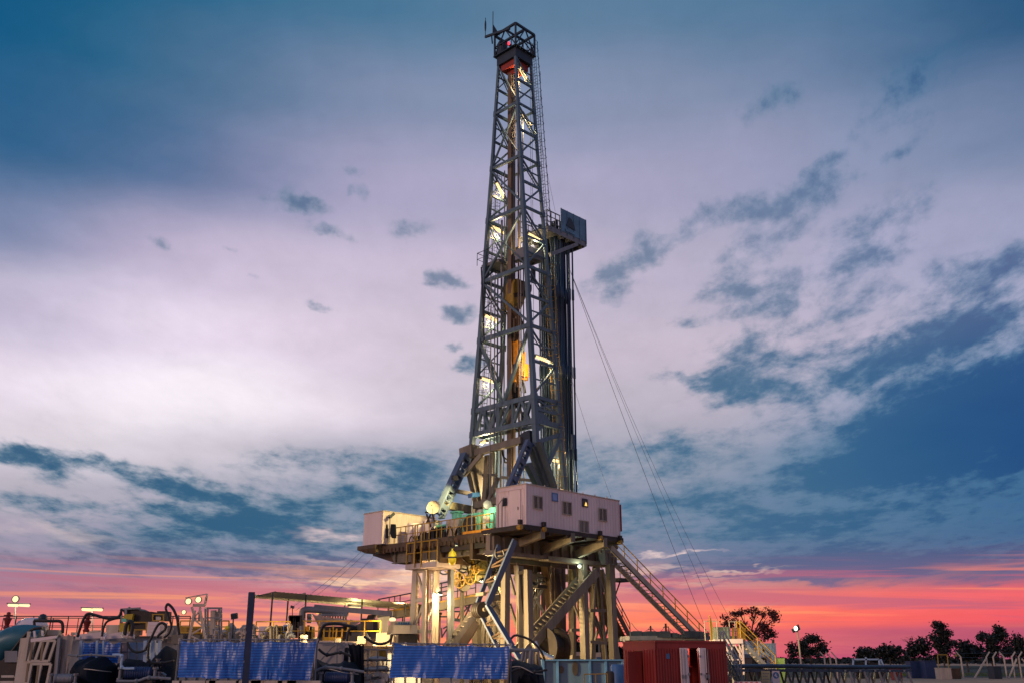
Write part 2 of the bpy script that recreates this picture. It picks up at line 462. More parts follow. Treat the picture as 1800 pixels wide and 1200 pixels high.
# ------------------------------------------------------------------ mesh builder
class MB:
    def __init__(self):
        self.v, self.f = [], []

    def add(self, vs, fs):
        k = len(self.v)
        self.v += [V(p) for p in vs]
        self.f += [tuple(i + k for i in f) for f in fs]
        return self

    def obox(self, c, x, y, z):
        """box from its centre and three half-extent vectors"""
        c, x, y, z = V(c), V(x), V(y), V(z)
        vs = [c + x * i + y * j + z * k for k in (-1, 1) for j in (-1, 1) for i in (-1, 1)]
        return self.add(vs, [(0, 2, 3, 1), (4, 5, 7, 6), (0, 1, 5, 4), (2, 6, 7, 3), (0, 4, 6, 2), (1, 3, 7, 5)])

    def rbox(self, a0, a1, b0, b1, z0, z1):
        """box in rig axes"""
        return self.obox(R((a0 + a1) / 2, (b0 + b1) / 2, (z0 + z1) / 2), AX * (a1 - a0) / 2, BX * (b1 - b0) / 2, UP * (z1 - z0) / 2)

    def wbox(self, x0, x1, y0, y1, z0, z1):
        return self.obox(((x0 + x1) / 2, (y0 + y1) / 2, (z0 + z1) / 2), (( x1 - x0) / 2, 0, 0), (0, (y1 - y0) / 2, 0), (0, 0, (z1 - z0) / 2))

    def beam(self, p, q, w, h=None, up=UP, ibeam=False):
        """rectangular bar from p to q, w across, h along the up side"""
        p, q = V(p), V(q)
        h = h or w
        d = (q - p)
        if d.length < 1e-5:
            return self
        dn = d.normalized()
        s = dn.cross(V(up))
        if s.length < 1e-3:
            s = dn.cross(V((0.7, 0.71, 0)))
        s.normalize()
        u = s.cross(dn).normalized()
        c = (p + q) / 2
        if ibeam:
            t = min(w, h) * 0.14
            self.obox(c + u * (h / 2 - t / 2), d / 2, s * w / 2, u * t / 2)
            self.obox(c - u * (h / 2 - t / 2), d / 2, s * w / 2, u * t / 2)
            self.obox(c, d / 2 * 0.999, s * t / 2, u * (h / 2 - t))
            return self
        return self.obox(c, d / 2, s * w / 2, u * h / 2)

    def tube(self, pts, r, n=8, cap=True, closed=False):
        pts = [V(p) for p in pts]
        m = len(pts)
        rr = r if isinstance(r, (list, tuple)) else [r] * m
        rings = []
        prev = None
        for i, p in enumerate(pts):
            if closed:
                t = pts[(i + 1) % m] - pts[i - 1]
            else:
                t = pts[min(i + 1, m - 1)] - pts[max(i - 1, 0)]
            t.normalize()
            if prev is None:
                s = t.cross(UP)
                if s.length < 1e-3:
                    s = t.cross(V((1, 0, 0)))
            else:
                s = prev - t * prev.dot(t)
            s.normalize()
            prev = s
            u = t.cross(s)
            rings.append([p + (s * math.cos(2 * math.pi * k / n) + u * math.sin(2 * math.pi * k / n)) * rr[i] for k in range(n)])
        vs = [p for g in rings for p in g]
        fs = []
        for i in range(m if closed else m - 1):
            j = (i + 1) % m
            for k in range(n):
                fs.append((i * n + k, i * n + (k + 1) % n, j * n + (k + 1) % n, j * n + k))
        if cap and not closed:
            fs.append(tuple(range(n))[::-1])
            fs.append(tuple((m - 1) * n + k for k in range(n)))
        return self.add(vs, fs)

    def lathe(self, c, prof, n=20, axis=UP):
        """surface of revolution: prof is a list of (radius, distance along the axis)"""
        axis = V(axis).normalized()
        s = axis.cross(V((0.3, 0.9, 0.2))).normalized()
        u = axis.cross(s)
        vs, fs = [], []
        for (r, h) in prof:
            for k in range(n):
                a = 2 * math.pi * k / n
                vs.append(V(c) + axis * h + (s * math.cos(a) + u * math.sin(a)) * max(r, 1e-4))
        for i in range(len(prof) - 1):
            for k in range(n):
                fs.append((i * n + k, i * n + (k + 1) % n, (i + 1) * n + (k + 1) % n, (i + 1) * n + k))
        fs.append(tuple(range(n))[::-1])
        fs.append(tuple((len(prof) - 1) * n + k for k in range(n)))
        return self.add(vs, fs)

    def prism(self, poly, d):
        """a flat outline (list of points) given thickness along vector d"""
        n = len(poly)
        poly = [V(p) for p in poly]
        d = V(d)
        vs = poly + [p + d for p in poly]
        fs = [tuple(range(n))[::-1], tuple(range(n, 2 * n))]
        fs += [(i, (i + 1) % n, (i + 1) % n + n, i + n) for i in range(n)]
        return self.add(vs, fs)

    def sphere(self, c, r, n=12, sq=(1, 1, 1)):
        vs, fs = [], []
        for i in range(n // 2 + 1):
            t = math.pi * i / (n // 2)
            for k in range(n):
                a = 2 * math.pi * k / n
                vs.append(V(c) + V((math.sin(t) * math.cos(a) * r * sq[0], math.sin(t) * math.sin(a) * r * sq[1], math.cos(t) * r * sq[2])))
        for i in range(n // 2):
            for k in range(n):
                fs.append((i * n + k, (i + 1) * n + k, (i + 1) * n + (k + 1) % n, i * n + (k + 1) % n))
        return self.add(vs, fs)

    def build(self, name, material, parent=None, origin=None, smooth=False, bevel=0.0, recalc=True):
        if parent is not None:
            o0 = parent['_o']
        elif origin is not None:
            o0 = origin
        else:
            xs = [p.x for p in self.v]; ys = [p.y for p in self.v]; zs = [p.z for p in self.v]
            o0 = ((min(xs) + max(xs)) / 2, (min(ys) + max(ys)) / 2, min(zs))
        o0 = V(o0)
        me = bpy.data.meshes.new(name)
        me.from_pydata([tuple(p - o0) for p in self.v], [], self.f)
        me.validate()
        if recalc:
            bm = bmesh.new()
            bm.from_mesh(me)
            bmesh.ops.recalc_face_normals(bm, faces=bm.faces)
            bm.to_mesh(me)
            bm.free()
        if smooth:
            for p in me.polygons:
                p.use_smooth = True
            try:
                me.set_sharp_from_angle(angle=math.radians(40))
            except Exception:
                pass
        me.materials.append(material)
        o = bpy.data.objects.new(name, me)
        C.objects.link(o)
        if parent is not None:
            o.parent = parent
        else:
            o.location = o0
        o['_o'] = tuple(o0)
        if bevel > 0:
            bv = o.modifiers.new('bevel', 'BEVEL')
            bv.width = bevel
            bv.segments = 1
            bv.limit_method = 'ANGLE'
        return o


def thing(name, loc, label, cat, group=None):
    o = bpy.data.objects.new(name, None)
    o.empty_display_size = 0.5
    C.objects.link(o)
    o.location = loc
    o['_o'] = tuple(loc)
    o['label'] = label
    o['category'] = cat
    if group:
        o['group'] = group
    return o


def tag(o, label, cat, group=None):
    o['label'] = label
    o['category'] = cat
    if group:
        o['group'] = group
    return o


def struct(o, kind='structure'):
    o['kind'] = kind
    return o


def copy_thing(src, offset, label=None, group=None):
    """a copy of a thing with copies of its parts and sub-parts"""
    c = src.copy()
    C.objects.link(c)
    c.location = src.location + V(offset)
    if label:
        c['label'] = label
    if group:
        c['group'] = group
    for ch in list(src.children):
        d = ch.copy()
        C.objects.link(d)
        d.parent = c
        for g in list(ch.children):
            e = g.copy()
            C.objects.link(e)
            e.parent = d
    return c


def lamp(name, loc, power, col=(1.0, 0.72, 0.38), radius=0.12, parent=None, spot=None, aim=None, blend=0.5):
    d = bpy.data.lights.new(name, 'SPOT' if spot else 'POINT')
    d.energy = power
    d.color = col
    d.shadow_soft_size = radius
    o = bpy.data.objects.new(name, d)
    C.objects.link(o)
    loc = V(loc)
    if spot:
        d.spot_size = math.radians(spot)
        d.spot_blend = blend
        o.rotation_euler = (loc - V(aim)).to_track_quat('Z', 'Y').to_euler()
    if parent is not None:
        o.parent = parent
        o.location = loc - V(parent['_o'])
    else:
        o.location = loc
    return o


def lerp(a, b, t): return a + (b - a) * t


def rail(mb, pts, h=1.1, r=0.028, spacing=1.5, mids=1, up=UP, toe=0.0):
    """tubular handrail along the floor points pts"""
    pts = [V(p) for p in pts]
    up = V(up)
    mb.tube([p + up * h for p in pts], r, 6)
    for k in range(mids):
        mb.tube([p + up * h * (k + 1) / (mids + 1) for p in pts], r * 0.8, 6)
    for p, q in zip(pts, pts[1:]):
        n = max(1, round((q - p).length / spacing))
        for i in range(n + 1):
            s = p.lerp(q, i / n)
            mb.tube([s, s + up * h], r, 6)
    if toe:
        for p, q in zip(pts, pts[1:]):
            mb.beam(p + up * toe / 2, q + up * toe / 2, 0.015, toe)
    return mb


def ladder(mb, p, q, width, side, r=0.022, step=0.3):
    p, q, side = V(p), V(q), V(side).normalized()
    mb.tube([p - side * width / 2, q - side * width / 2], r, 6)
    mb.tube([p + side * width / 2, q + side * width / 2], r, 6)
    n = int((q - p).length / step)
    for i in range(1, n):
        c = p.lerp(q, i / n)
        mb.tube([c - side * width / 2, c + side * width / 2], r * 0.75, 5)
    return mb


def cage(mb, p, q, side, out, r=0.38, step=0.9, bar=0.014):
    """safety hoops round a ladder"""
    p, q, side, out = V(p), V(q), V(side).normalized(), V(out).normalized()
    n = max(1, int((q - p).length / step))
    for i in range(n + 1):
        c = p.lerp(q, i / n)
        mb.tube([c + side * math.cos(t) * r + out * (0.1 + math.sin(t) * r * 1.7) for t in [math.pi * k / 6 for k in range(7)]], bar, 4)
    for t in (math.pi * 0.15, math.pi * 0.5, math.pi * 0.85):
        off = side * math.cos(t) * r + out * (0.1 + math.sin(t) * r * 1.7)
        mb.tube([p + off, q + off], bar, 4)
    return mb


def catenary(p, q, sag, n=10):
    p, q = V(p), V(q)
    return [p.lerp(q, i / n) - UP * sag * 4 * (i / n) * (1 - i / n) for i in range(n + 1)]


def smooth_path(pts, k=5):
    """Catmull-Rom through the points"""
    pts = [V(p) for p in pts]
    out = []
    for i in range(len(pts) - 1):
        p0, p1, p2, p3 = pts[max(i - 1, 0)], pts[i], pts[i + 1], pts[min(i + 2, len(pts) - 1)]
        for j in range(k):
            t = j / k
            out.append(0.5 * ((2 * p1) + (p2 - p0) * t + (2 * p0 - 5 * p1 + 4 * p2 - p3) * t * t + (3 * p1 - p0 - 3 * p2 + p3) * t ** 3))
    out.append(pts[-1])
    return out

# ------------------------------------------------------------------ ground
g = MB()
NG = 60
xs = [math.copysign(abs(t) ** 2.2, t) * 3000 for t in [-1 + 2 * i / NG for i in range(NG + 1)]]
ys = [-300 + (i / NG) ** 2.2 * 3600 for i in range(NG + 1)]
gv = []
for y in ys:
    for x in xs:
        far = max(0.0, min(1.0, (math.hypot(x, y) - 130) / 300))
        gv.append((x, y, (mnoise.noise(V((x * 0.02, y * 0.02, 3))) - 0.2) * 0.5 * far))
g.add(gv, [(j * (NG + 1) + i, j * (NG + 1) + i + 1, (j + 1) * (NG + 1) + i + 1, (j + 1) * (NG + 1) + i) for j in range(NG) for i in range(NG)])
struct(g.build('ground', M_GROUND, origin=(0, 0, 0), smooth=True))
g = MB()
fv = []
for j in range(25):
    for i in range(41):
        x, y = -500 + i * 25 + 12 * mnoise.noise(V((i * .6, j * .6, 1))), 118 + j * 12 + 6 * mnoise.noise(V((i * .5, j * .4, 9)))
        far = max(0.0, min(1.0, (math.hypot(x, y) - 130) / 300))
        fv.append((x, y, .02 + (mnoise.noise(V((x * 0.02, y * 0.02, 3))) - 0.2) * 0.5 * far + .25 * far))
g.add(fv, [(j * 41 + i, j * 41 + i + 1, (j + 1) * 41 + i + 1, (j + 1) * 41 + i) for j in range(24) for i in range(40)])
struct(g.build('grass_field', mat('dark_grass', (.028, .045, .02), .9, 0, .5, .3), origin=(0, 0, 0), smooth=True))

# ------------------------------------------------------------------ drilling mast


def interp(tab, y):
    for (y0, x0), (y1, x1) in zip(tab, tab[1:]):
        if y <= y1:
            return x0 + (x1 - x0) * (y - y0) / (y1 - y0)
    (y0, x0), (y1, x1) = tab[-2:]
    return x0 + (x1 - x0) * (y - y0) / (y1 - y0)


TN = [(90, 906), (200, 910.5), (290, 916), (430, 924), (560, 930.5), (690, 938.5), (770, 942)]
TL = [(110, 877), (200, 871), (290, 865.5), (430, 855), (580, 845.5), (700, 835.5), (800, 829)]
TR = [(110, 932.5), (200, 939), (290, 946), (380, 954), (580, 971), (700, 980), (860, 992)]
MA = 5.0                                              # plane of the mast's near-left face


def bz(p):
    d = p - ORIGIN
    return d.dot(AX), d.dot(BX), p.z


def sample_leg(tab, rows, fn):
    return [(fn(interp(tab, y), y)) for y in rows]


n_pts = [bz(PA(interp(TN, y), y, MA)) for y in range(95, 775, 20)]
l_pts = [bz(PA(interp(TL, y), y, MA)) for y in range(110, 800, 20)]


def bofz(pts, z):
    pts = sorted(pts, key=lambda t: t[2])
    for p, q in zip(pts, pts[1:]):
        if z <= q[2]:
            t = (z - p[2]) / (q[2] - p[2])
            return p[1] + (q[1] - p[1]) * t
    p, q = pts[-2], pts[-1]
    return p[1] + (q[1] - p[1]) * (z - p[2]) / (q[2] - p[2])


def N_(z): return R(MA, bofz(n_pts, z), z)
def L_(z): return R(MA, bofz(l_pts, z), z)


r_pts = []
for y in range(110, 870, 20):
    bb = 4.0
    for _ in range(4):
        p = bz(PB(interp(TR, y), y, bb))
        bb = bofz(n_pts, p[2])
    r_pts.append((bb, p[0], p[2]))


def aR(z): return bofz([(q[0], q[1], q[2]) for q in r_pts], z)
def R_(z): return R(aR(z), bofz(n_pts, z), z)
def F_(z): return R(aR(z), bofz(l_pts, z), z)


ZTOP = bz(PA(906, 97, MA))[2]
LEV_N = [(97, 'top'), (180, ''), (273, ''), (362, ''), (467, ''), (571, ''), (696, ''), (739, '')]
LZ = [bz(PA(interp(TN, y), y, MA))[2] for y, _ in LEV_N]      # girt levels from the crown down

mast = thing('drilling_mast', tuple(R(6, 7, FLOOR)), 'tall grey blue steel lattice drilling mast with lit tube lamps above the white cabin', 'drilling mast')
for nm, fn, z0 in (('N', N_, LZ[-1] - 2.0), ('L', L_, LZ[-1] - 1.6), ('R', R_, 12.2), ('F', F_, 12.0)):
    m = MB()
    zz = [z0 + (ZTOP - z0) * i / 12 for i in range(13)]
    for za, zb in zip(zz, zz[1:]):
        wl = (lerp(.36, .20, (za - 17) / 31) if nm in 'NL' else lerp(.30, .17, (za - 12) / 36))
        m.beam(fn(za), fn(zb + 0.02), wl, wl, up=BX)
    for z in LZ[1:]:                                          # splice collars
        m.beam(fn(z - 0.25), fn(z + 0.25), lerp(.42, .26, (z - 17) / 31), lerp(.42, .26, (z - 17) / 31), up=BX)
    m.build('leg', M_MAST, mast)

class PartBars:
    """every bar added becomes a part of the thing on its own"""
    def __init__(self, name, m, parent):
        self.name, self.m, self.parent = name, m, parent

    def beam(self, *a, **k):
        MB().beam(*a, **k).build(self.name, self.m, self.parent)

    def prism(self, *a):
        MB().prism(*a).build('gusset_plate', self.m, self.parent)


girts, braces = PartBars('girt', M_MAST, mast), PartBars('diagonal_brace', M_MAST, mast)
for i, z in enumerate(LZ):
    girts.beam(L_(z), N_(z), lerp(.24, .15, (z - 17) / 31), lerp(.38, .22, (z - 17) / 31))
    if i:
        girts.beam(N_(z), R_(z), lerp(.2, .13, (z - 17) / 31), lerp(.28, .17, (z - 17) / 31))
        girts.beam(L_(z), F_(z), 0.20, 0.24)
    if i < len(LZ) - 1:
        zm = (z + LZ[i + 1]) / 2
        girts.beam(N_(zm), R_(zm), 0.16, 0.20)
        girts.beam(L_(zm), F_(zm), 0.14, 0.18)
        zl = LZ[i + 1]
        # near-left face: one strong diagonal per bay, alternating, a V above the bottom truss
        if i == 5:
            mid = L_(zl).lerp(N_(zl), 0.5)
            braces.beam(L_(z), mid, 0.2, 0.26, up=AX)
            braces.beam(N_(z), mid, 0.2, 0.26, up=AX)
        elif i < 5:
            if i % 2 == 0:
                braces.beam(L_(z - 0.2), N_(zl + 0.2), lerp(.2, .11, (z - 17) / 31), lerp(.24, .14, (z - 17) / 31), up=AX)
            else:
                braces.beam(N_(z - 0.2), L_(zl + 0.2), lerp(.2, .11, (z - 17) / 31), lerp(.24, .14, (z - 17) / 31), up=AX)
            if i in (1, 2, 3):
                braces.beam((L_(z)).lerp(N_(z), 0.04), L_(zm), 0.1, 0.12, up=AX)
        # side faces: K bracing to the half-level girts
        for s, (f1, f2) in enumerate(((N_, R_), (L_, F_))):
            if i == 6:
                continue
            MB().beam(f1(z - 0.1), f2(zm), 0.11, 0.13, up=BX).beam(f1(z - 0.55), f2(zm - 0.45), 0.05, 0.08, up=BX).build('double_brace', M_MAST, mast)
            braces.beam(f2(zm), f1(zl + 0.2), 0.14, 0.16, up=BX)
            braces.beam(f2(z), f1(zm), 0.08, 0.1, up=BX) if s else None
for i in range(len(LZ) - 2):
    z, zl = LZ[i], LZ[i + 1]
    for f in (.25, .75):
        zq = lerp(z, zl, f)
        MB().beam(L_(zq), F_(zq), .08, .10).build('light_tie', M_MAST, mast)
        MB().beam(N_(zq), R_(zq), .08, .10).build('light_tie', M_MAST, mast)
    MB().beam(F_(z), R_(z), .14, .18).build('rear_girt', M_MAST, mast) if i < 3 else None
    zm = (z + zl) / 2
    MB().beam(L_(z), L_(zm).lerp(N_(zm), .5), .07, .09, up=AX).beam(N_(zl), L_(zm).lerp(N_(zm), .5), .07, .09, up=AX).build('light_brace', M_MAST, mast) if i % 2 == 1 and i < 5 else None
# box truss across the foot of the near-left face
zt, zb = LZ[6], LZ[7]
for u0, u1, w in ((0.0, 0.0, .2), (0.14, 0.05, .24), (0.14, 0.30, .2), (0.20, 0.20, .18), (0.42, 0.42, .3), (0.42, 0.30, .26), (0.62, 0.46, .24),
                  (0.66, 0.66, .2), (0.8, 0.66, .2), (0.8, 0.92, .24), (0.97, 0.84, .26)):
    braces.beam(L_(zt).lerp(N_(zt), u0), L_(zb).lerp(N_(zb), u1), w, 0.2, up=AX)
back = AX * 1.2
girts.beam(L_(zt) + back, N_(zt) + back, 0.2, 0.25)
girts.beam(L_(zb) + back, N_(zb) + back, 0.2, 0.25)
for k in range(8):
    braces.beam(L_(zt).lerp(N_(zt), k / 7) + back, L_(zb).lerp(N_(zb), (k + (1 if k % 2 == 0 else -1)) / 7) + back, 0.16, 0.16, up=AX)
# stub legs under the truss and their gussets
braces.beam(N_(zb), R_(zb), 0.3, 0.4)
braces.prism([N_(zt - .9), N_(zt - .9).lerp(R_(zt - .9), .2), N_(zb + .4).lerp(R_(zb + .4), 0.62), N_(zb - .4).lerp(R_(zb - .4), 0.3), N_(zb - 1.0)], BX * 0.1)
braces.beam(N_(zt - .1), R_((zt + zb) / 2), .12, .14, up=BX)
braces.beam(R_(zt - .1), N_((zt + zb) / 2), .12, .14, up=BX)
braces.beam(N_(zb - 1.6), R_(zb - 0.6), 0.2, 0.3)
braces.beam(R_(zb - 0.6), N_(zb - 3.0) + AX * 1.2, 0.3, 0.3)

# guide rail and hydraulic hoses up the middle
gr = MB()
g0, g1 = PB(899, 760, 7.0), PB(898.5, 110, 7.0)
gr.beam(R(bz(g0)[0], 7.0, FLOOR + 0.2), R(bz(g0)[0], 7.0, ZTOP - 0.4), 0.42, 0.5, up=AX)
GA = bz(g0)[0]
gr.beam(R(GA + .1, 6.3, FLOOR + 0.2), R(GA + .1, 6.3, ZTOP - 0.4), 0.10, 0.12, up=AX)
gr.build('guide_rail', M_GUIDE, mast)
for (px, r, ztop) in ((881, .10, LZ[3]), (886, .06, LZ[2]), (869, .06, LZ[4]), (862, .05, LZ[4]), (874, .07, LZ[4]), (892, .05, LZ[3]), (916, .05, LZ[1]), (921, .06, LZ[1])):
    p = PB(px, 700, 8.0 if px < 900 else 6.2)
    sp = MB()
    sp.tube([p + UP * (FLOOR + .3 - p.z), p + UP * (ztop - p.z)], r, 6)
    sp.build('standpipe', M_STEELG, mast)
for (x0, y0, x1, y1, x2, y2) in ((884, 545, 893, 560, 892, 640), (880, 775, 888, 812, 897, 800), (884, 770, 884, 800, 902, 812), (846, 470, 850, 560, 851, 600)):
    hs = MB()
    hs.tube(smooth_path([PB(x0, y0, 7.6), PB(x1, y1, 7.6), PB(x2, y2, 7.6)], 6), 0.06, 6)
    hs.build('hose', M_RUBBER, mast)

# crown: dark platform, sheave housing, handrail cage, jib with aerials
cz = ZTOP
bn, bl, ar = bofz(n_pts, cz), bofz(l_pts, cz), aR(cz)
cr = MB()
o_ = 0.12
cr.rbox(MA - o_, ar + o_, bn - o_, bl + o_, cz - 0.15, cz + 0.75)
cr.rbox(MA - 0.35, ar + 0.35, bn - 0.35, bl + 0.35, cz + 0.75, cz + 0.82)
crown = cr.build('crown_block', M_MASTD, mast)
rd = MB()
rd.rbox(MA + 0.1, ar - 0.1, bn + 0.2, bl - 0.2, cz - 0.75, cz - 0.17)
for k in range(4):
    rd.lathe(R(MA + .5 + k * .25, (bn + bl) / 2, cz - .7), [(0.1, 0), (.55, 0.02), (.5, .06), (.55, .1), (.1, .12)], 16, AX)
rd.build('sheaves', mat('dark_red_sheave_paint', (.26, .03, .02), .5, 0, .3, 1.5, rust=.2), crown)
cf = MB()
za, zb2, zc2 = cz + 0.82, cz + 1.75, cz + 2.95
cor = [(MA - .25, bn - .25), (ar + .25, bn - .25), (ar + .25, bl + .25), (MA - .25, bl + .25)]
for i, (a, b) in enumerate(cor):
    a2, b2 = cor[(i + 1) % 4]
    cf.beam(R(a, b, za), R(a, b, zc2), 0.13)
    cf.beam(R(a, b, zc2), R(a2, b2, zc2), 0.16, 0.2)
    cf.beam(R(a, b, zb2), R(a2, b2, zb2), 0.09, 0.09)
    cf.beam(R(a, b, za), R((a + a2) / 2, (b + b2) / 2, zc2), 0.09, 0.09)
    cf.beam(R(a2, b2, za), R((a + a2) / 2, (b + b2) / 2, zc2), 0.09, 0.09)
    for k in range(1, 5):
        cf.beam(R(lerp(a, a2, k / 5), lerp(b, b2, k / 5), za), R(lerp(a, a2, k / 5), lerp(b, b2, k / 5), zb2), 0.05)
cf.beam(R((MA + ar) / 2, bn - .25, zc2), R((MA + ar) / 2, bl + .25, zc2), 0.16, 0.2)
cf.beam(R(MA - .25, (bn + bl) / 2, zc2 + .02), R(ar + .25, (bn + bl) / 2, zc2 + .02), 0.12, 0.16)
cf.build('crown_frame', M_MASTD, crown)
jb = MB()
j0, j1 = R(MA - .4, bn + .3, zc2 - 0.35), R(MA - .4, bl + 1.3, zc2 + .35)
jb.beam(j0, j1, 0.16, 0.2)
jb.beam(j1 - BX * .8 - UP * .35, R(MA - .4, bl + .4, zc2 - .8), 0.09)
jb.tube([j1, j1 + UP * 2.0], 0.035, 6)
jb.sphere(j1 + UP * 1.15, 0.34, 10, (0.25, 0.25, 1.9))
m2 = j1 - BX * 0.95 - UP * .15
jb.tube([m2, m2 + UP * 2.3], 0.04, 6)
jb.prism([m2 + UP * 0.1, m2 + UP * 1.0, m2 + AX * .8 + UP * 0.15 - BX * .1], V((0.02, 0.02, 0)))
jb.build('jib', M_MASTD, crown)
bc = MB()
bc.lathe(R(MA + .6, (bn + bl) / 2 + .4, zc2 - .9), [(0.09, 0), (.11, .1), (.09, .24), (.02, .28)], 10)
bc.build('beacon', M_REDLAMP, crown)
wh = MB()
wh.lathe(R(MA + .2, bl - .2, za), [(.5, 0), (.45, 1.2), (.3, 1.5)], 14)
wh.build('crown_machinery', M_MASTD, crown)

# caged ladders
ld = MB()
out = -BX
for (z0, z1) in ((LZ[3] - 1, cz + 2.6),):
    ladder(ld, R_(z0) + AX * .32, R_(z1) + AX * .5, 0.42, BX)
    cage(ld, R_(z0) + AX * .3, R_(z1) + AX * .45, BX, AX, 0.30, 0.8, 0.02)
ld.build('caged_ladder', M_MASTD, mast)
ld = MB()
p0, p1 = PB(983, 862, 4.0), PB(960, 470, 5.0)
p0 = p0 - AX * .0
ladder(ld, p0, p1, 0.45, AX, 0.03)
cage(ld, p0, p1, AX, -BX, 0.42, 0.95, 0.022)
ld.build('lower_caged_ladder', mat('old_ladder_yellow', (.26, .17, .05), .5, .1, .4, 2, rust=.4), mast)
ld = MB()
z0, z1 = LZ[7], LZ[2]
ladder(ld, L_(z0) + AX * 1.0, L_(z1) + AX * 0.9, 0.55, AX, 0.025)
for k in range(1, 3):
    ld.tube([L_(z0) + AX * (0.7 + 0.6 * k / 3 - .3), L_(z1) + AX * (0.6 + 0.6 * k / 3 - .3)], 0.018, 5)
cage(ld, L_(z0) + AX * 1.0, L_(z1) + AX * .9, AX, BX, 0.36, 0.9, 0.016)
ld.build('inner_ladder', M_MASTD, mast)

# tube lamps fixed to the side faces of the mast


def tube_lamp(p, q, power=70):
    p, q = V(p), V(q)
    d = (q - p).normalized()
    h = MB()
    s = d.cross(UP).normalized()
    h.beam(p - d * .1 + UP * .10, q + d * .1 + UP * .10, 0.34, 0.07)
    h.beam(p - d * .12, p - d * .04, 0.26, 0.22)
    h.beam(q + d * .04, q + d * .12, 0.26, 0.22)
    hd = h.build('tube_lamp', M_STEEL, mast)
    t = MB()
    t.tube([p, p + d * .02, q - d * .02, q], [0.06, 0.11, 0.11, 0.06], 8)
    t.build('lit_tube', M_TUBE, hd)
    lamp('tube_light', (p + q) / 2 - UP * .35 + AX * .15, power * 4.0, (1.0, 0.70, 0.34), 0.2, mast)


def onb(px, py, inset=0.0):
    """pixel to the N-R face or the L-F face (whichever side of the near leg it is on)"""
    right = px > interp(TN, py)
    bb = 4.5 if right else 9.0
    for _ in range(5):
        p = PB(px, py, bb)
        bb = bofz(n_pts, p.z) + inset if right else bofz(l_pts, p.z) - inset
    return PB(px, py, bb)


for (x0, y0, x1, y1, w) in ((913, 119, 925, 141, 120), (918.5, 201, 932, 222, 120), (873, 322, 885, 346, 90), (864, 399, 884, 410, 110),
                            (928, 411, 950, 423, 110), (852, 555, 872, 564, 130), (846, 664, 866, 671, 130), (941, 626, 966, 636, 160)):
    tube_lamp(onb(x0, y0, .12), onb(x1, y1, .12), w)
# the cluster lamp over the A-frame bar and a tube lamp standing in for the lit panel behind the ladder near the floor
tube_lamp(PA(847, 778, MA + 1.0), PA(855, 775, MA + 1.0), 200)
tube_lamp(onb(964, 806, .9), onb(986, 812, .9), 260)
tube_lamp(R(GA + 1.3, 8.6, FLOOR + 4.6), R(GA + 1.3, 8.0, FLOOR + 4.6), 260)

# platform inside the mast at racking-board height
ip = MB()
zpl = bz(PA(900, 455, MA))[2]
ip.rbox(MA + .4, aR(zpl) - .2, bofz(n_pts, zpl) + 0.2, bofz(n_pts, zpl) + 1.6, zpl, zpl + 0.9)
ip.rbox(MA + .1, aR(zpl) - .3, bofz(l_pts, zpl) - 1.5, bofz(l_pts, zpl) + 0.5, zpl + .3, zpl + 0.55)
ip.rbox(MA + 1.2, aR(zpl) - .1, bofz(l_pts, zpl) - 2.6, bofz(l_pts, zpl) - 1.4, zpl + .8, zpl + 1.6)
ipo = ip.build('inner_platform', M_STEELG, mast)
rl = MB()
rail(rl, [R(MA - .3, bofz(l_pts, zpl) + .6, zpl + .4), R(MA - .3, bofz(l_pts, zpl) - .8, zpl + .4)], 1.1)
rail(rl, [R(MA - .3, bofz(l_pts, zpl) + .6, zpl + .4), R(MA + 1.8, bofz(l_pts, zpl) + .6, zpl + .4)], 1.1)
rl.build('railing', M_MASTD, ipo)

# racking board: cantilevered floor with wind walls
zb_ = bz(PB(985, 408, 4.9))[2]
a0, a1 = bz(PB(962, 398, 4.9))[0], bz(PB(1029, 430, 4.9))[0]
aw = bz(PB(985, 408, 4.9))[0]
b1_ = 4.9 + 3.2
rb = MB()
rb.rbox(a0, a1, 4.9, b1_, zb_ - 0.12, zb_)
for k in range(6):
    aa = lerp(a0 + .2, a1 - .15, k / 5)
    rb.rbox(aa - .07, aa + .07, 4.92, b1_ - .02, zb_ - 0.42, zb_ - 0.12)
rb.rbox(a0, a1, 4.84, 4.9, zb_ - 0.35, zb_ + 0.1)
rb.beam(R(bz(PB(967, 448, 4.9))[0], 4.9, bz(PB(967, 448, 4.9))[2]), R(lerp(a0, a1, .78), 4.95, zb_ - .4), 0.26, 0.3)
rb.beam(R(bz(PB(967, 448, 4.9))[0], 7.9, bz(PB(967, 448, 4.9))[2]), R(lerp(a0, a1, .78), 7.9, zb_ - .4), 0.22, 0.26)
board = rb.build('racking_board', M_STEELG, mast)
ww = MB()
ww.rbox(aw, a1, 4.80, 4.84, zb_ + 0.1, zb_ + 2.15)
ww.rbox(a1, a1 + .05, 4.8, b1_, zb_ - 0.3, zb_ + 2.15)
ww.rbox(aw + 1.0, a1, b1_, b1_ + .05, zb_, zb_ + 2.15)
for k in range(5):
    aa = lerp(aw, a1, k / 4)
    ww.rbox(aa - .04, aa + .04, 4.76, 4.8, zb_ - 0.1, zb_ + 2.15)
ww.rbox(aw + .5, aw + 1.7, 4.74, 4.79, zb_ + .2, zb_ + .42)
ww.build('wind_wall', mat('wind_wall_paint', (0.085, 0.185, 0.28), 0.4, 0.1, 0.35, 1.0, rust=0.2, rustcol=(0.05, 0.10, 0.16)), board)
hg = MB()
hg.prism([R(aw + .62, 4.77, zb_ + .75), R(aw + 1.75, 4.77, zb_ + .62), R(aw + 1.6, 4.77, zb_ + 1.1), R(aw + 1.25, 4.77, zb_ + 1.55), R(aw + .95, 4.77, zb_ + 1.6)], -BX * .03)
hg.build('wall_opening', M_MASTD, board)
rr = MB()
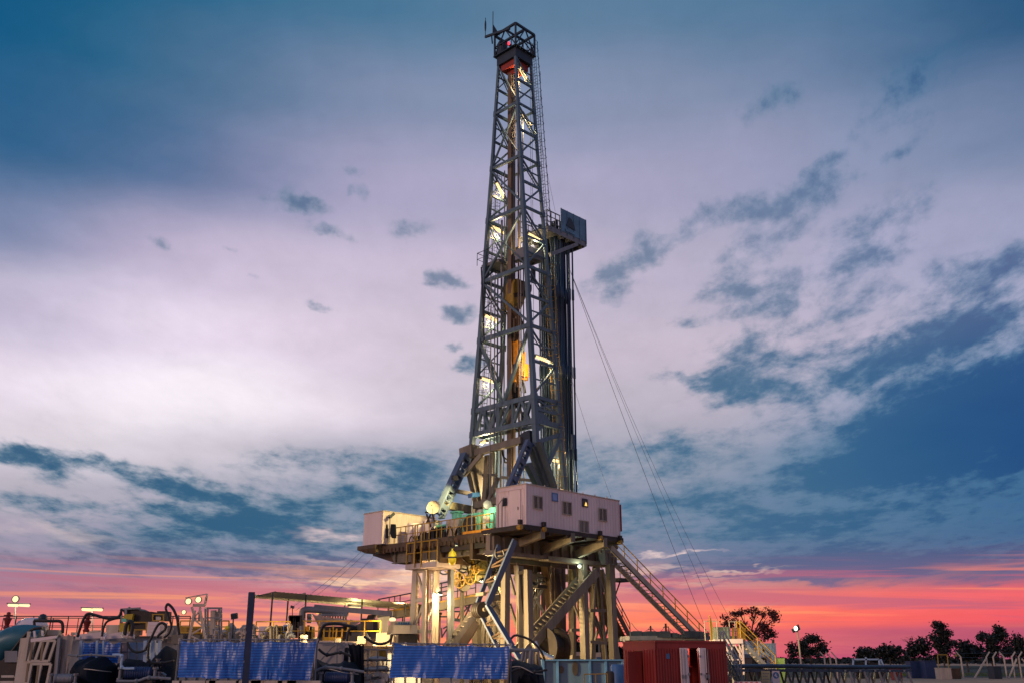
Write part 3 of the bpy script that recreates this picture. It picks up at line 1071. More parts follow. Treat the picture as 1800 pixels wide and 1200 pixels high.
rail(rr, [R(a0, 4.95, zb_), R(aw, 4.95, zb_)], 1.5, 0.05, 0.55, 2)
rr.build('railing', M_STEELG, board)
rr = MB()
rail(rr, [R(a0, b1_ - .05, zb_), R(aw, b1_ - .05, zb_)], 1.5, 0.05, 0.55, 2)
rr.build('railing', M_STEELG, board)
fg = MB()
for k in range(11):
    fa = lerp(a0 + .3, a1 - .4, k / 10)
    fg.rbox(fa - .03, fa + .03, 5.4, 7.4, zb_ + .15, zb_ + .3)
fg.build('pipe_fingers', M_MASTD, board)

# A-frame legs at both sides of the mast


def box_leg(p, q, w, d, up, m=M_BOOM, name='a_frame_leg', rungs=True):
    """a built-up leg: two plates joined by batten plates, open between"""
    p, q = V(p), V(q)
    dn = (q - p).normalized()
    s = dn.cross(V(up)).normalized()
    m1 = MB()
    u = s.cross(dn).normalized()
    for k in (-1, 1):
        m1.beam(p + s * w / 2 * k, q + s * w / 2 * k, w * 0.24, d, up=u)
    o = m1.build(name, m, mast)
    if rungs:
        b = MB()
        n = int((q - p).length / 0.5)
        for i in range(n):
            c = p.lerp(q, (i + .5) / n)
            wide = i % 3 == 0
            b.beam(c - s * w / 2 * .8 + u * (d / 2 - .05), c + s * w / 2 * .8 + u * (d / 2 - .05), 0.4 if wide else 0.10, 0.06, up=u)
            b.beam(c - s * w / 2 * .8 - u * (d / 2 - .05), c + s * w / 2 * .8 - u * (d / 2 - .05), 0.4 if wide else 0.10, 0.06, up=u)
        b.build('batten_plates', m, o)
    return o


bN0 = bofz(n_pts, LZ[-1]) + .1
bL0 = bofz(l_pts, LZ[-1]) - .1
box_leg(PB(931, 776, bN0), PB(893, 866, bN0), 0.52, 0.34, BX)
box_leg(PB(820, 800, bL0), PB(771, 906, bL0), 0.62, 0.6, BX)
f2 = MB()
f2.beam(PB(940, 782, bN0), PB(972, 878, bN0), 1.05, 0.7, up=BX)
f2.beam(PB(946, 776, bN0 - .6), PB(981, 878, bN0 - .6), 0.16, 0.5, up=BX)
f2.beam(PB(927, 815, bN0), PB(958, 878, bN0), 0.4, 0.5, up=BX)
f2.build('a_frame_leg', mat('grey_blue_leg_paint', (0.085, 0.11, 0.125), .5, .1, .4, 1.0, rust=.3, streak=True), mast)  # plain grey-blue paint of the near leg
f3 = MB()
f3.beam(PB(833, 790, bL0), PB(852, 900, bL0), 1.1, 0.9, up=BX)
f3.beam(PB(826, 828, bL0), PB(842, 895, bL0), 0.4, 0.5, up=BX)
f3.beam(PB(858, 800, bL0 - 1.2), PB(852, 890, bL0 - 1.2), 0.36, 0.4, up=BX)
f3.beam(PB(866, 795, bL0 - 1.5), PB(862, 895, bL0 - 1.5), 0.3, 0.3, up=BX)
f3.build('a_frame_leg', M_STEEL, mast)
fp = R(1.1, 8.4, FLOOR + 4.1)  # added floodlight on an arm, placed to light the shed wall
fm = MB()
fm.obox(fp - BX * .25 + UP * .1, AX * .22, BX * .12, UP * .16)
fm.beam(fp - BX * .25 + UP * .2, PB(800, 840, bL0), .08)
flo = fm.build('added_deck_floodlight', M_MASTD, mast)
lamp('added_deck_flood', fp, 3000, (1.0, 0.76, 0.26), 0.2, mast, spot=76, aim=R(2.2, 15.0, FLOOR + 1.0))
ab = MB()
ab.beam(PA(830, 797, MA - .3), PA(918, 773, MA - .3), 0.4, 0.5)
ab.beam(PA(815, 800, MA - .3), PA(836, 792, MA - .3), 0.9, 1.0)
ab.beam(PB(801, 862, bL0), PB(843, 870, bL0), 0.22, 0.28)
ab.beam(PB(784, 887, bL0), PB(831, 896, bL0), 0.5, 0.55)
ab.beam(PA(834, 888, MA - .2), PA(876, 878, MA - .2), 0.3, 0.5)
ab.beam(PB(880, 838, bN0 + 3), PB(945, 845, bN0 + 1), 0.14, 0.2)
ab.beam(PB(846, 835, bL0), PA(872, 834, MA), 0.14, 0.2)
ab.beam(PA(875, 838, MA + .3), PA(858, 885, MA + .3), 0.28, 0.3)
ab.beam(PA(846, 798, MA - .4), PA(815, 835, MA - .9), 0.22, 0.3)
ab.build('a_frame_bar', M_STEEL, mast)
sh = MB()
sh.prism([PA(921, 758, MA - .3), PA(930, 755, MA - .3), PA(934, 792, MA - .3), PA(912, 790, MA - .3), PA(913, 764, MA - .3)], AX * .8)
sh.build('hinge_bracket', M_MASTD, mast)
sh = MB()
sh.prism([PA(815, 786, MA - .5), PA(826, 785, MA - .5), PA(829, 806, MA - .5), PA(818, 806, MA - .5)], AX * .8)
sh.build('hinge_bracket', M_MASTD, mast)

# travelling block, top drive, drilling lines: hung inside the mast
tb = thing('travelling_block', tuple(PB(911, 560, 6.6)), 'big mustard yellow travelling block hanging inside the mast lattice', 'pulley block')
m = MB()
def tq(px, py): return PB(px, py, 6.6)
m.prism([tq(902, 498), tq(905, 491), tq(910, 489), tq(919, 493), tq(925, 503), tq(925, 522), tq(917, 543), tq(904, 543), tq(901, 530)], BX * .9)
m.build('block_housing', mat('mustard_paint', (0.34, 0.22, 0.03), .45, .1, .35, 1.5, rust=.35), tb, bevel=.06)
m = MB()
m.tube([tq(908, 540), tq(908, 600)], .16, 8)
for k in range(4):
    m.lathe(tq(913, 506) - AX * .02 + AX * (.1 + .2 * k), [(.2, 0), (.62, .0), (.55, .05), (.55, .07), (.62, .12), (.2, .12)], 20, AX)
m.beam(tq(904, 520) - AX * .06, tq(924, 516) - AX * .06, .06, .35)
for k in range(5):
    m.lathe(tq(905 + k * 4, 536 - k) - AX * .05, [(.06, 0), (.06, .06)], 6, AX)
m.beam(tq(905, 545), tq(914, 572), .5, .4)
m.beam(tq(904, 560), tq(904, 600), .16)
m.build('hook', M_BROWN, tb)
td = thing('top_drive', tuple(tq(912, 690)), 'bright orange yellow top drive motor hanging below the travelling block', 'top drive')
m = MB()
for (x0, y0, x1, y1, w) in ((905, 606, 918, 606, .5), (909, 600, 909, 640, .55), (913, 618, 913, 662, .75), (921, 640, 921, 663, .6), (908, 648, 926, 652, .35), (906, 662, 926, 666, .3), (907, 620, 907, 680, .22), (904, 668, 912, 674, .3)):
    m.beam(tq(x0, y0), tq(x1, y1), w, w * .9)
m.lathe(tq(914, 658), [(.35, 0), (.42, .3), (.42, 1.6), (.3, 1.9)], 14)
m.build('motor_body', M_ORANGE, td, bevel=.03)
m = MB()
m.tube([tq(909, 680), tq(909, 715)], .13, 8)
m.beam(tq(905, 684), tq(914, 684), .25)
m.beam(tq(905, 694), tq(912, 696), .3)
m.tube([tq(919, 668), tq(923, 690)], .1, 8)
m.tube([tq(905, 672), tq(905, 690)], .1, 8)
m.build('pipe_handler', M_DARK, td)
for k, (dx, yy) in enumerate(((902.5, 492), (905, 490), (907.5, 489), (910, 489), (912.5, 490), (915, 491))):
    p = tq(dx, yy)
    m = MB()
    m.tube([p, V((p.x, p.y, 0)) + UP * (cz - .6)], 0.022, 5)
    tag(m.build('drilling_line', M_CABLE), 'thin steel drilling line running down from the crown to the travelling block', 'wire rope', 'drilling lines inside the mast')
for (px, y0, y1) in ((934.5, 180, 510), (939, 195, 700), (953, 200, 420)):
    m = MB()
    p = PB(px, y1, 5.6)
    m.tube([p, V((p.x, p.y, 0)) + UP * (cz - .3)], 0.018, 5)
    tag(m.build('winch_line', M_CABLE), 'thin winch line hanging down the right side of the mast', 'wire rope', 'winch lines in the mast')
m = MB()
q = PB(937, 497, 5.6)
m.beam(q, q + UP * 1.0, .3, .3)
m.lathe(q + UP * 1.2 - AX * .06, [(.1, 0), (.22, .02), (.22, .1), (.1, .12)], 12, AX)
m.lathe(q + UP * 1.75 - AX * .06, [(.1, 0), (.18, .02), (.18, .1), (.1, .12)], 12, AX)
tag(m.build('winch_hook', M_MASTD), 'small dark hook block hanging beside the right leg of the mast', 'hook block')

# stands of drill pipe racked under the board
pa0, pa1 = bz(PB(968, 600, 6.0))[0] + .1, bz(PB(1001, 600, 6.0))[0]
src = None
NA = 11
for i in range(NA):
    for j in range(5):
        aa = lerp(pa0, pa1 - .1, i / (NA - 1))
        bb = 5.5 + j * 0.42
        if src is None:
            m = MB()
            z0_, z1_ = FLOOR + .15, zb_ + 1.6
            pts, rad = [], []
            for s in range(4):
                za_, zc_ = lerp(z0_, z1_, s / 4 + .0), lerp(z0_, z1_, (s + 1) / 4)
                pts += [za_ + .01, za_ + .45, za_ + .5, zc_ - .5, zc_ - .45]
                rad += [.105, .105, .07, .07, .105]
            m.tube([R(aa, bb, z) for z in pts], rad, 8)
            src = m.build('drill_pipe_stand', M_PIPE, smooth=True)
            tag(src, 'dark steel stand of drill pipe standing in the tight bundle beneath the racking board', 'drill pipe', 'drill pipe stands racked in the mast')
            sa, sb = aa, bb
        else:
            c = src.copy()
            C.objects.link(c)
            c.location = src.location + AX * (aa - sa + RND.uniform(-.05, .05)) + BX * (bb - sb + RND.uniform(-.05, .05)) + UP * RND.uniform(-.1, .25)
            c.rotation_euler = (RND.uniform(-.004, .004), RND.uniform(-.004, .004), 0)
m = MB()
pp = bz(PB(1004, 600, 5.4))
m.tube([R(pp[0], 5.4, FLOOR), R(pp[0] - .1, 5.4, zb_ - .4)], .075, 8)
m.tube([R(pp[0] - .12, 5.4, 17.4), R(pp[0] - .12, 5.4, 18.6)], .2, 8)
tag(m.build('tugger_pipe', M_PIPE), 'single dark pipe with a collar standing outermost right of the drill pipe bundle', 'drill pipe')

# ------------------------------------------------------------------ driller's cabin on the rig floor
CL, CW, CZ0, CZ1 = 9.64, 2.7, FLOOR, FLOOR + 2.6
cab = thing('cabin', tuple(R(CL / 2, CW / 2, CZ0)), 'long white metal cabin with barred windows at the right edge of the drill floor', 'cabin')
m = MB()
m.rbox(0, CL, 0, CW, CZ0, CZ1)
for k in range(33):                                      # shallow pressed ribs of the sheet wall
    a = 0.15 + k * (CL - .3) / 32
    m.rbox(a - .02, a + .02, -.018, 0.001, CZ0 + .06, CZ1 - .06)
for k in range(9):
    b = .15 + k * (CW - .3) / 8
    m.rbox(-.018, .001, b - .02, b + .02, CZ0 + .06, CZ1 - .06)
m.rbox(-.03, .05, -.03, .05, CZ0, CZ1)
m.rbox(CL - .05, CL + .03, -.03, .05, CZ0, CZ1)
m.rbox(-.03, .05, CW - .05, CW + .03, CZ0, CZ1)
m.build('wall', M_WHITE, cab)
m = MB()
m.rbox(-.06, CL + .06, -.06, CW + .06, CZ1, CZ1 + .06)
for k in range(7):
    m.lathe(R(.7 + k * 1.3, .2, CZ1 + .06), [(.05, 0), (.05, .12), (.02, .16)], 6)
m.build('roof', M_WHITED, cab)
m = MB()
m.rbox(-.25, CL + .25, -.1, CW + .3, CZ0 - .32, CZ0 - .003)
m.rbox(-.55, 0.4, .1, CW + .9, CZ0 - .36, CZ0 - .1)
for k in range(6):
    m.rbox(.3 + k * 1.8, .5 + k * 1.8, -.05, CW + .2, CZ0 - .5, CZ0 - .32)
m.build('skid', M_DARK, cab)


def cab_win(x0, y0, x1, y1, bars, glass=M_GLASS, split=True, frame_m=M_WHITED):
    p, q = bz(PB(x0, y0, 0)), bz(PB(x1, y1, 0))
    a0, a1, z1 = p[0], q[0], p[2]
    # the lower right corner also gives the sill height
    z0 = q[2]
    w = MB()
    t = .06
    w.rbox(a0 - t, a1 + t, -.05, -.02, z1, z1 + t)
    w.rbox(a0 - t, a1 + t, -.07, -.02, z0 - t, z0)
    w.rbox(a0 - t, a0, -.05, -.02, z0, z1)
    w.rbox(a1, a1 + t, -.05, -.02, z0, z1)
    if split:
        w.rbox((a0 + a1) / 2 - .035, (a0 + a1) / 2 + .035, -.045, -.02, z0, z1)
    o = w.build('window', frame_m, cab)
    gl = MB()
    gl.rbox(a0, a1, -.028, -.021, z0, z1)
    gl.build('pane', glass, o)
    if bars:
        bm = MB()
        for k in range(bars + 1):
            aa = lerp(a0, a1, k / bars)
            bm.rbox(aa - .010, aa + .010, -.09, -.075, z0 - .05, z1 + .08)
        bm.rbox(a0, a1, -.12, -.108, z1 + .02, z1 + .05)
        bm.rbox(a0, a1, -.12, -.108, z0 - .04, z0 - .01)
        bm.build('bars', M_WHITED, o)


cab_win(937.5, 871, 952.5, 894, 5)
cab_win(988.5, 881, 1003.5, 904, 5)
cab_win(1052, 893, 1065.5, 915, 5)
cab_win(1018, 914.5, 1033.5, 936, 6, mat('grille_back', (.10, .11, .12), .5))
cab_win(970.5, 866.5, 979, 879.5, 0, mat('blue_glass', (.10, .25, .55), .2, spec=.8), False, M_BLUE)
cab_win(1023.5, 876.5, 1031.5, 889.5, 0, M_GLASS, False, M_MASTD)
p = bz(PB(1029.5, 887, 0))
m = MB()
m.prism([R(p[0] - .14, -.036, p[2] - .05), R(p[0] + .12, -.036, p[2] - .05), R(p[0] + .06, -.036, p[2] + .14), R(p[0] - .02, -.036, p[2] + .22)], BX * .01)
m.build('glowing_reflection', M_GLOW, cab)  # warm reflection in the pane, put in as a glowing shape
m = MB()
m.rbox(-.07, -.022, .55, 1.45, CZ0 + .05, CZ0 + 2.2)
m.rbox(-.075, -.02, .45, .55, CZ0, CZ0 + 2.3)
m.rbox(-.075, -.02, 1.45, 1.55, CZ0, CZ0 + 2.3)
m.rbox(-.075, -.02, .45, 1.55, CZ0 + 2.2, CZ0 + 2.3)
m.rbox(-.06, -.02, .3, 2.5, CZ0 + 2.34, CZ0 + 2.40)
m.rbox(-.05, -.02, .28, .38, CZ0, CZ0 + 1.3)
d = m.build('door', M_WHITE, cab)
m = MB()
p, q = bz(PA(883, 875, -.08)), bz(PA(890.5, 888, -.08))
m.rbox(-.085, -.071, q[1], p[1], q[2], p[2])
m.build('pane', M_GLASS, d)
m = MB()
m.rbox(-.12, -.071, .62, .68, CZ0 + 1.0, CZ0 + 1.2)
m.build('handle', M_STEELG, d)
m = MB()
p0, p1 = bz(PA(876, 885, -.3)), bz(PA(876, 925, -.3))
m.tube([R(-.3, p1[1], CZ0), R(-.3, p1[1], CZ0 + 1.5), R(-.3, p1[1] - .5, CZ0 + 1.9)], .035, 6)
m.tube([R(-.3, p1[1] - .35, CZ0), R(-.3, p1[1] - .35, CZ0 + 1.4)], .03, 6)
m.build('end_pipe', M_STEELG, cab)
m = MB()
m.rbox(CL + .03, CL + .10, -.12, .45, CZ0 + .45, CZ1 - .25)
m.build('red_side_door', M_RED, cab)
for (x, y) in ((915, 924), (957, 928), (1056, 943), (1091, 951)):
    p = bz(PB(x, y, -.2))
    m = MB()
    m.lathe(R(p[0], -.28, p[2] - .05), [(.15, 0), (.16, .02), (.16, .3)], 12, BX)
    o = m.build('yellow_skid_roller', M_YEL, cab)
    m = MB()
    m.rbox(p[0] - .13, p[0] + .13, -.26, -.06, p[2] + .13, p[2] + .42)
    m.build('lashing_post', M_DARK, cab)

# ------------------------------------------------------------------ substructure: deck, girders, legs
sub = thing('substructure', tuple(R(6, 8, 0)), 'tall steel substructure of girders, legs and ladder-like braces carrying the drill floor', 'rig structure')


def sp_(name, mb, m=M_STEEL, parent=None):
    return mb.build(name, m, parent or sub)


m = MB()
m.rbox(.6, 13.2, 3.02, 9.4, FLOOR - .28, FLOOR)
m.rbox(.6, 9.0, 9.4, 15.4, FLOOR - .28, FLOOR)
m.rbox(-.2, 6.0, 15.4, 17.6, FLOOR - .28, FLOOR)
m.prism([R(-.2, 15.4, FLOOR - .283), R(-.2, 17.6, FLOOR - .283), R(-.1, 16.6, FLOOR - .6), R(-.1, 15.4, FLOOR - .6)], AX * 5.0)
deck = sp_('deck', m, M_BROWN)
m = MB()                                                  # edge channel with cleats and hanging clutter
m.beam(R(.52, 3.1, FLOOR - .34), R(.52, 15.4, FLOOR - .34), .14, .55)
for k in range(28):
    b = 3.4 + k * .43
    h = RND.uniform(.06, .3)
    m.rbox(.36, .46, b, b + RND.uniform(.06, .22), FLOOR - .5 - h, FLOOR - .35)
sp_('edge_beam', m, M_BROWN)
for a in (1.0, 4.2, 7.5):
    m = MB()
    m.beam(R(a, 2.9, FLOOR - .86), R(a, 14.6, FLOOR - .86), .42, 1.12, ibeam=True)
    for k in range(10):
        m.rbox(a - .2, a + .2, 3.4 + k * 1.2, 3.43 + k * 1.2, FLOOR - 1.34, FLOOR - .38)
    sp_('deck_girder', m, M_STEEL)
for b in (3.4, 7.0, 10.8, 14.0):
    m = MB()
    m.beam(R(1.3, b, FLOOR - .7), R(9.0, b, FLOOR - .7), .3, .7, ibeam=True)
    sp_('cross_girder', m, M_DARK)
# tapered cantilever girder at the far left and the pair of raking plates under the deck
for a in (1.2, 5.4):
    m = MB()
    m.prism([PA(655, 964, a), PA(655.5, 976, a), PA(700, 990.5, a), PA(735, 994, a), PA(735, 960, a)], AX * .35)
    sp_('tapered_girder', m, M_BROWN)
m = MB()
m.prism([PA(682, 965, 1.15), PA(693, 988, 1.15), PA(697, 989, 1.15), PA(688, 965, 1.15)], AX * .08)
m.prism([PA(697, 963, 1.15), PA(722, 958, 1.15), PA(722, 966, 1.15), PA(697, 971, 1.15)], AX * .1)
sp_('stiffener_plates', m)
for pts in (((806, 944), (812, 941), (826, 969), (820, 970)), ((843, 938), (849, 937), (857, 957), (852, 961)), ((831, 944), (846, 941), (847, 950), (832, 954)), ((770, 958), (808, 946), (808, 955), (770, 966))):
    m = MB()
    m.prism([PA(x, y, .75) for x, y in pts], AX * .5)
    sp_('raking_plate', m, M_STEEL)
m = MB()
m.prism([PA(811, 944, 1.1), PA(848, 940, 1.1), PA(850, 968, 1.1), PA(822, 971, 1.1)], AX * 2.5)
sp_('winch_housing', m, M_DARK)
# big box girder along the cabin side, struts, and lower frame
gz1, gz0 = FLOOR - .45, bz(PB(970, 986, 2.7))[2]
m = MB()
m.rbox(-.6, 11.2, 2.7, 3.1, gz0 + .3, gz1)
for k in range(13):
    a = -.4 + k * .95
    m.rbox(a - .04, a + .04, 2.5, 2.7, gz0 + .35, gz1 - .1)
sp_('box_girder', m, mat('box_girder_paint', (.20, .17, .13), .5, .1, .4, 1.2, rust=.5, streak=True))  # plain brownish grey paint with rust
m = MB()
m.rbox(-.6, 1.4, 2.3, 3.2, gz0, gz0 + .3)
m.rbox(4.6, 11.3, 2.3, 3.2, gz0, gz0 + .3)
m.rbox(1.4, 4.6, 2.45, 3.2, gz0 + .05, gz0 + .29)
sp_('girder_flange', m)
m = MB()
m.rbox(10.2, 11.6, 1.9, 3.0, gz0 + .1, gz1 - .1)
for k in range(4):
    m.rbox(10.2 + k * .42, 10.26 + k * .42, 1.84, 1.9, gz0 + .1, gz1 - .1)
sp_('end_box', m, M_STEELG)
for (x0, y0, x1, y1, w) in ((953, 938, 915, 953, .5), (1006, 945, 940, 972, .5), (1063, 953, 1004, 978, .55)):
    a = bz(PB(x0, y0, -.05))[0]
    m = MB()
    m.beam(PA(x0, y0, a), PA(x1, y1, a), .34, w)
    m.beam(PA(x0, y0, a) - BX * .02 - UP * .28, PA(x0, y0, a) - BX * .02 + UP * .34, .4, .1, up=BX)
    sp_('cantilever_strut', m, M_STEEL)
for k in range(9):
    a = .6 + k * 1.2
    m = MB()
    m.rbox(a - .08, a + .08, 3.1, 8.8, gz0 + .7, gz0 + 1.1)
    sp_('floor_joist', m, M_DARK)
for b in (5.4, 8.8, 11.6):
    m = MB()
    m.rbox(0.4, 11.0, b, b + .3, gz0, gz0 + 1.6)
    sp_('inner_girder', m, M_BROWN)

# legs (photo pixels down the leg, rig plane b, width along a, width along b)


def leg(px_top, y_top, px_bot, y_bot, b, wa, wb, m=M_STEEL, name='leg'):
    p, q = PB(px_top, y_top, b), PB(px_bot, y_bot, b)
    d = (q - p)
    q = p + d * ((0.0 - p.z) / d.z)
    mb = MB()
    mb.beam(p, q, wa, wb, up=BX)
    return sp_(name, mb, m)


leg(889, 985, 887.5, 1140, 2.7, .46, .40)
leg(875, 985, 876, 1140, 9.5, .46, .46)
leg(866, 990, 868, 1140, 10.5, .4, .5)
leg(1024, 985, 1028.5, 1150, 2.6, .46, .48)
leg(1072, 990, 1079, 1150, 2.2, .55, .46)
leg(1006, 1000, 1006.5, 1150, 7.5, .30, .5)
leg(1046, 995, 1038, 1150, 5.0, .22, .36)
leg(1050, 995, 1062, 1140, 5.0, .22, .36)
leg(1041, 1040, 1042, 1150, 6.2, .35, .3)
leg(1058, 1000, 1082, 1130, 5.2, .2, .26)
leg(937, 985, 937, 1150, 9.0, .4, .5)
leg(931, 985, 932, 1150, 9.0, .3, .3)
leg(945, 1000, 945, 1150, 11.0, .25, .35)
# the heavy forked leg
m = MB()
a_ = 2.2
m.prism([PA(902.5, 993, a_), PA(911, 993, a_), PA(919, 1078, a_), PA(911, 1078, a_)], AX * .5)
m.prism([PA(918, 1000, a_), PA(926.5, 1000, a_), PA(928.5, 1078, a_), PA(920.5, 1078, a_)], AX * .5)
m.prism([PA(911, 1078, a_), PA(928.5, 1078, a_), PA(931, 1200, a_), PA(912, 1200, a_)], AX * .5)
m.prism([PA(911, 1003, a_ - .05), PA(919, 1002, a_ - .05), PA(919, 1008, a_ - .05), PA(911, 1009, a_ - .05)], AX * .3)
sp_('forked_leg', m)
# leaning oily legs inside
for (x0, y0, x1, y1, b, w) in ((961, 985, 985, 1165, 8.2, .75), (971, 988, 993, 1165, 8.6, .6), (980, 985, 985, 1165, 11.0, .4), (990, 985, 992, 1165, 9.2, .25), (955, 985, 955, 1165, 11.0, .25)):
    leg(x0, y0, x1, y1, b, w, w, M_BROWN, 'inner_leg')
# ties between legs
for (x0, y0, x1, y1, b, w) in ((1003, 1107, 1027, 1106, 4.6, .2), (1004, 1154, 1030, 1156, 4.6, .25), (1036, 1072, 1064, 1072, 4.6, .22), (1036, 1127, 1066, 1130, 4.6, .2),
                               (860, 1052, 886, 1047, 4.0, .35), (921, 1012, 950, 1016, 8.0, .5), (935, 1018, 958, 1022, 8.6, .25), (905, 1012, 920, 1060, 5.5, .2),
                               (870, 1140, 884, 1090, 6.0, .2), (862, 1050, 888, 1090, 6.0, .2), (870, 1010, 884, 1046, 6.0, .2), (1052, 1010, 1062, 1040, 5.0, .15),
                               (1062, 1128, 1072, 1090, 5.0, .12), (1041, 1080, 1062, 1130, 5.0, .14), (1046, 1082, 1066, 1130, 5.0, .14)):
    m = MB()
    m.beam(PB(x0, y0, b), PB(x1, y1, b), w, w)
    sp_('tie_beam', m)
for (x0, y0, x1, y1, b, w) in ((893, 1000, 905, 1045, 4.2, .16), (896, 1060, 912, 1110, 4.6, .16), (930, 1030, 955, 1075, 8.4, .16), (955, 1030, 932, 1078, 8.4, .16), (1008, 1060, 1026, 1105, 4.8, .14),
                               (1031, 1060, 1041, 1110, 5.4, .14), (1060, 1075, 1046, 1125, 5.4, .14), (876, 1000, 862, 1040, 9.5, .16), (850, 990, 864, 1040, 9.8, .2), (940, 1090, 960, 1140, 8.8, .14), (985, 1030, 1004, 1080, 9.0, .14)):
    m = MB()
    m.beam(PB(x0, y0, b), PB(x1, y1, b), w, w)
    sp_('diagonal_brace', m, M_STEEL if b < 8 else M_STEELG)
# panels hanging between the legs
m = MB()
m.prism([PB(925, 1005, 8.8), PB(959, 1008, 8.8), PB(959, 1018, 8.8), PB(928, 1021, 8.8)], BX * .4)
m.prism([PB(1005, 995, 6.8), PB(1020, 992, 6.8), PB(1021, 1010, 6.8), PB(1009, 1018, 6.8)], BX * .3)
sp_('hanging_panel', m, mat('olive_panel', (.16, .17, .09), .6, 0, .5, 1.5, rust=.4))
m = MB()
m.prism([PB(982, 1008, 9.5), PB(1000, 1008, 9.5), PB(1000, 1022, 9.5), PB(982, 1022, 9.5)], BX * .2)
sp_('yellow_panel', m, M_YEL)


def ladder_brace(name, near, far, hgt, m=M_STEEL, step=.42, rung=.05, top=.5):
    """two deep rails with rungs between them"""
    b = MB()
    for (p, q) in (near, far):
        b.beam(p, q, .10, hgt)
        d = (V(q) - V(p)).normalized()
    o = sp_(name, b, m)
    n = max(2, int((V(near[1]) - V(near[0])).length / step))
    r = MB()
    for i in range(1, n):
        c0 = V(near[0]).lerp(near[1], i / n)
        c1 = V(far[0]).lerp(far[1], i / n)
        r.beam(c0 + UP * hgt * .2, c1 + UP * hgt * .2, .16, .05)
    sp_('rungs', r, m, o)
    return o


ladder_brace('ladder_brace', (PB(1050, 1004, 1.9), PB(917, 1156, 1.9)), (PB(1036, 998, 3.3), PB(905, 1146, 3.3)), .66)
ladder_brace('ladder_brace', (PA(838, 1078, 1.6), PA(790, 1142, 1.6)), (PA(829, 1078, 2.5), PA(778, 1141, 2.5)), .42)
m = MB()
m.beam(PA(838, 1078, 1.6) - UP * .5, PA(796, 1142, 1.6) - UP * .5, .1, .8)
sp_('brace_web', m, M_BROWN)
for (x0, y0, x1, y1, w) in ((838, 1082, 840, 1150, .55), (862, 1080, 859, 1150, .35), (853, 1083, 850, 1150, .3), (845, 1083, 835, 1150, .2), (866, 1110, 876, 1150, .2), (871, 1090, 862, 1150, .18), (812.5, 1030, 812, 1150, .22)):
    p, q = PA(x0, y0, 4.5), PA(x1, y1, 4.5)
    m = MB()
    d = q - p
    m.beam(p, p + d * ((0 - p.z) / d.z), w, w, up=BX)
    sp_('post', m)

# raising boom with its sheaves, standing in front of the legs
boom = thing('raising_boom', tuple(P(846, 1150, 58.5)), 'bent blue grey lattice boom with a sheave block at its elbow before the legs', 'boom')
nr = [P(905, 949, 59.5), P(857, 1062, 58.2), P(914, 1158, 57.5)]
fr_ = [P(877, 958, 61.0), P(838, 1064, 59.7), P(884, 1156, 59.0)]
m = MB()
for p, q in zip(nr, nr[1:]):
    m.beam(p, q, .14, .40, up=AX)
m.build('rail', M_BOOM, boom)
m = MB()
for p, q in zip(fr_, fr_[1:]):
    m.beam(p, q, .12, .30, up=AX)
m.build('rail', M_BOOM, boom)
for s in range(2):
    for k in range(1, 8):
        u = k / 8
        u2 = (k + .8) / 8
        if (s == 0 and k == 7) or (s == 1 and k == 1):
            continue
        m = MB()
        m.beam(nr[s].lerp(nr[s + 1], u), fr_[s].lerp(fr_[s + 1], u if k % 2 else min(u2, .95)), .08, .09)
        m.build('lacing', M_BROWN, boom)
c = P(845, 1071, 59.0)
m = MB()
axd = (nr[1] - fr_[1]).normalized()
for k in (-.42, -.14, .14, .42):
    m.lathe(c + axd * k - axd * .1, [(.14, 0), (.46, .0), (.40, .07), (.40, .13), (.46, .2), (.14, .2)], 24, axd)
m.build('sheaves', M_DARK, boom, smooth=True)
m = MB()
m.tube([c - axd * .75, c + axd * .75], .12, 8)
m.beam(c + UP * .9 - axd * .6, c + UP * .9 + axd * .6, .2)
m.build('axle', M_STEEL, boom)
m = MB()
m.tube(smooth_path([P(862, 1062, 58), P(868, 1066, 58), P(872, 1062, 58.5)], 4), .05, 6)
m.tube(smooth_path([P(872, 962, 60), P(871, 975, 60), P(876, 980, 60), P(886, 976, 60), P(884, 966, 60)], 5), .06, 6)
m.build('hose', M_RUBBER, boom)

# blue base box of the rig
m = MB()
p0 = P(955, 1160, 55)
m.wbox(P(952, 1165, 55).x, P(1096, 1165, 55).x, 55, 57.5, 0, P(1000, 1158.5, 55).z)
base = thing('base_skid', tuple(P(1020, 1190, 56)[:2]) + (0,), 'blue steel base box of the rig with oval lifting holes, low behind the foreground', 'rig base')
o = m.build('box', mat('pale_base_blue', (.045, .095, .18), .5, 0, .3, 1.0, rust=.2, streak=True), base)
m = MB()
for x in (986, 1011):
    q = P(x, 1176 if x < 1000 else 1174, 54.98)
    m.prism([q + V((math.cos(t) * .16, 0, math.sin(t) * (.2 if x < 1000 else .38))) for t in [2 * math.pi * k / 14 for k in range(14)]], V((0, -.012, 0)))
    m.wbox(q.x - .02, q.x + .02, 54.96, 54.99, 0, 1.0) if False else None
m.build('lifting_holes', M_DARK, base)
m = MB()
for x in (955, 980, 1037, 1065, 1094):
    q = P(x, 1170, 55)
    m.wbox(q.x - .06, q.x + .06, 54.9, 54.998, 0, P(x, 1159, 55).z)
m.wbox(P(952, 1165, 55).x, P(1096, 1165, 55).x, 54.86, 54.998, P(1000, 1160.5, 55).z, P(1000, 1158, 55).z)
m.build('ribs', M_BLUE, base)

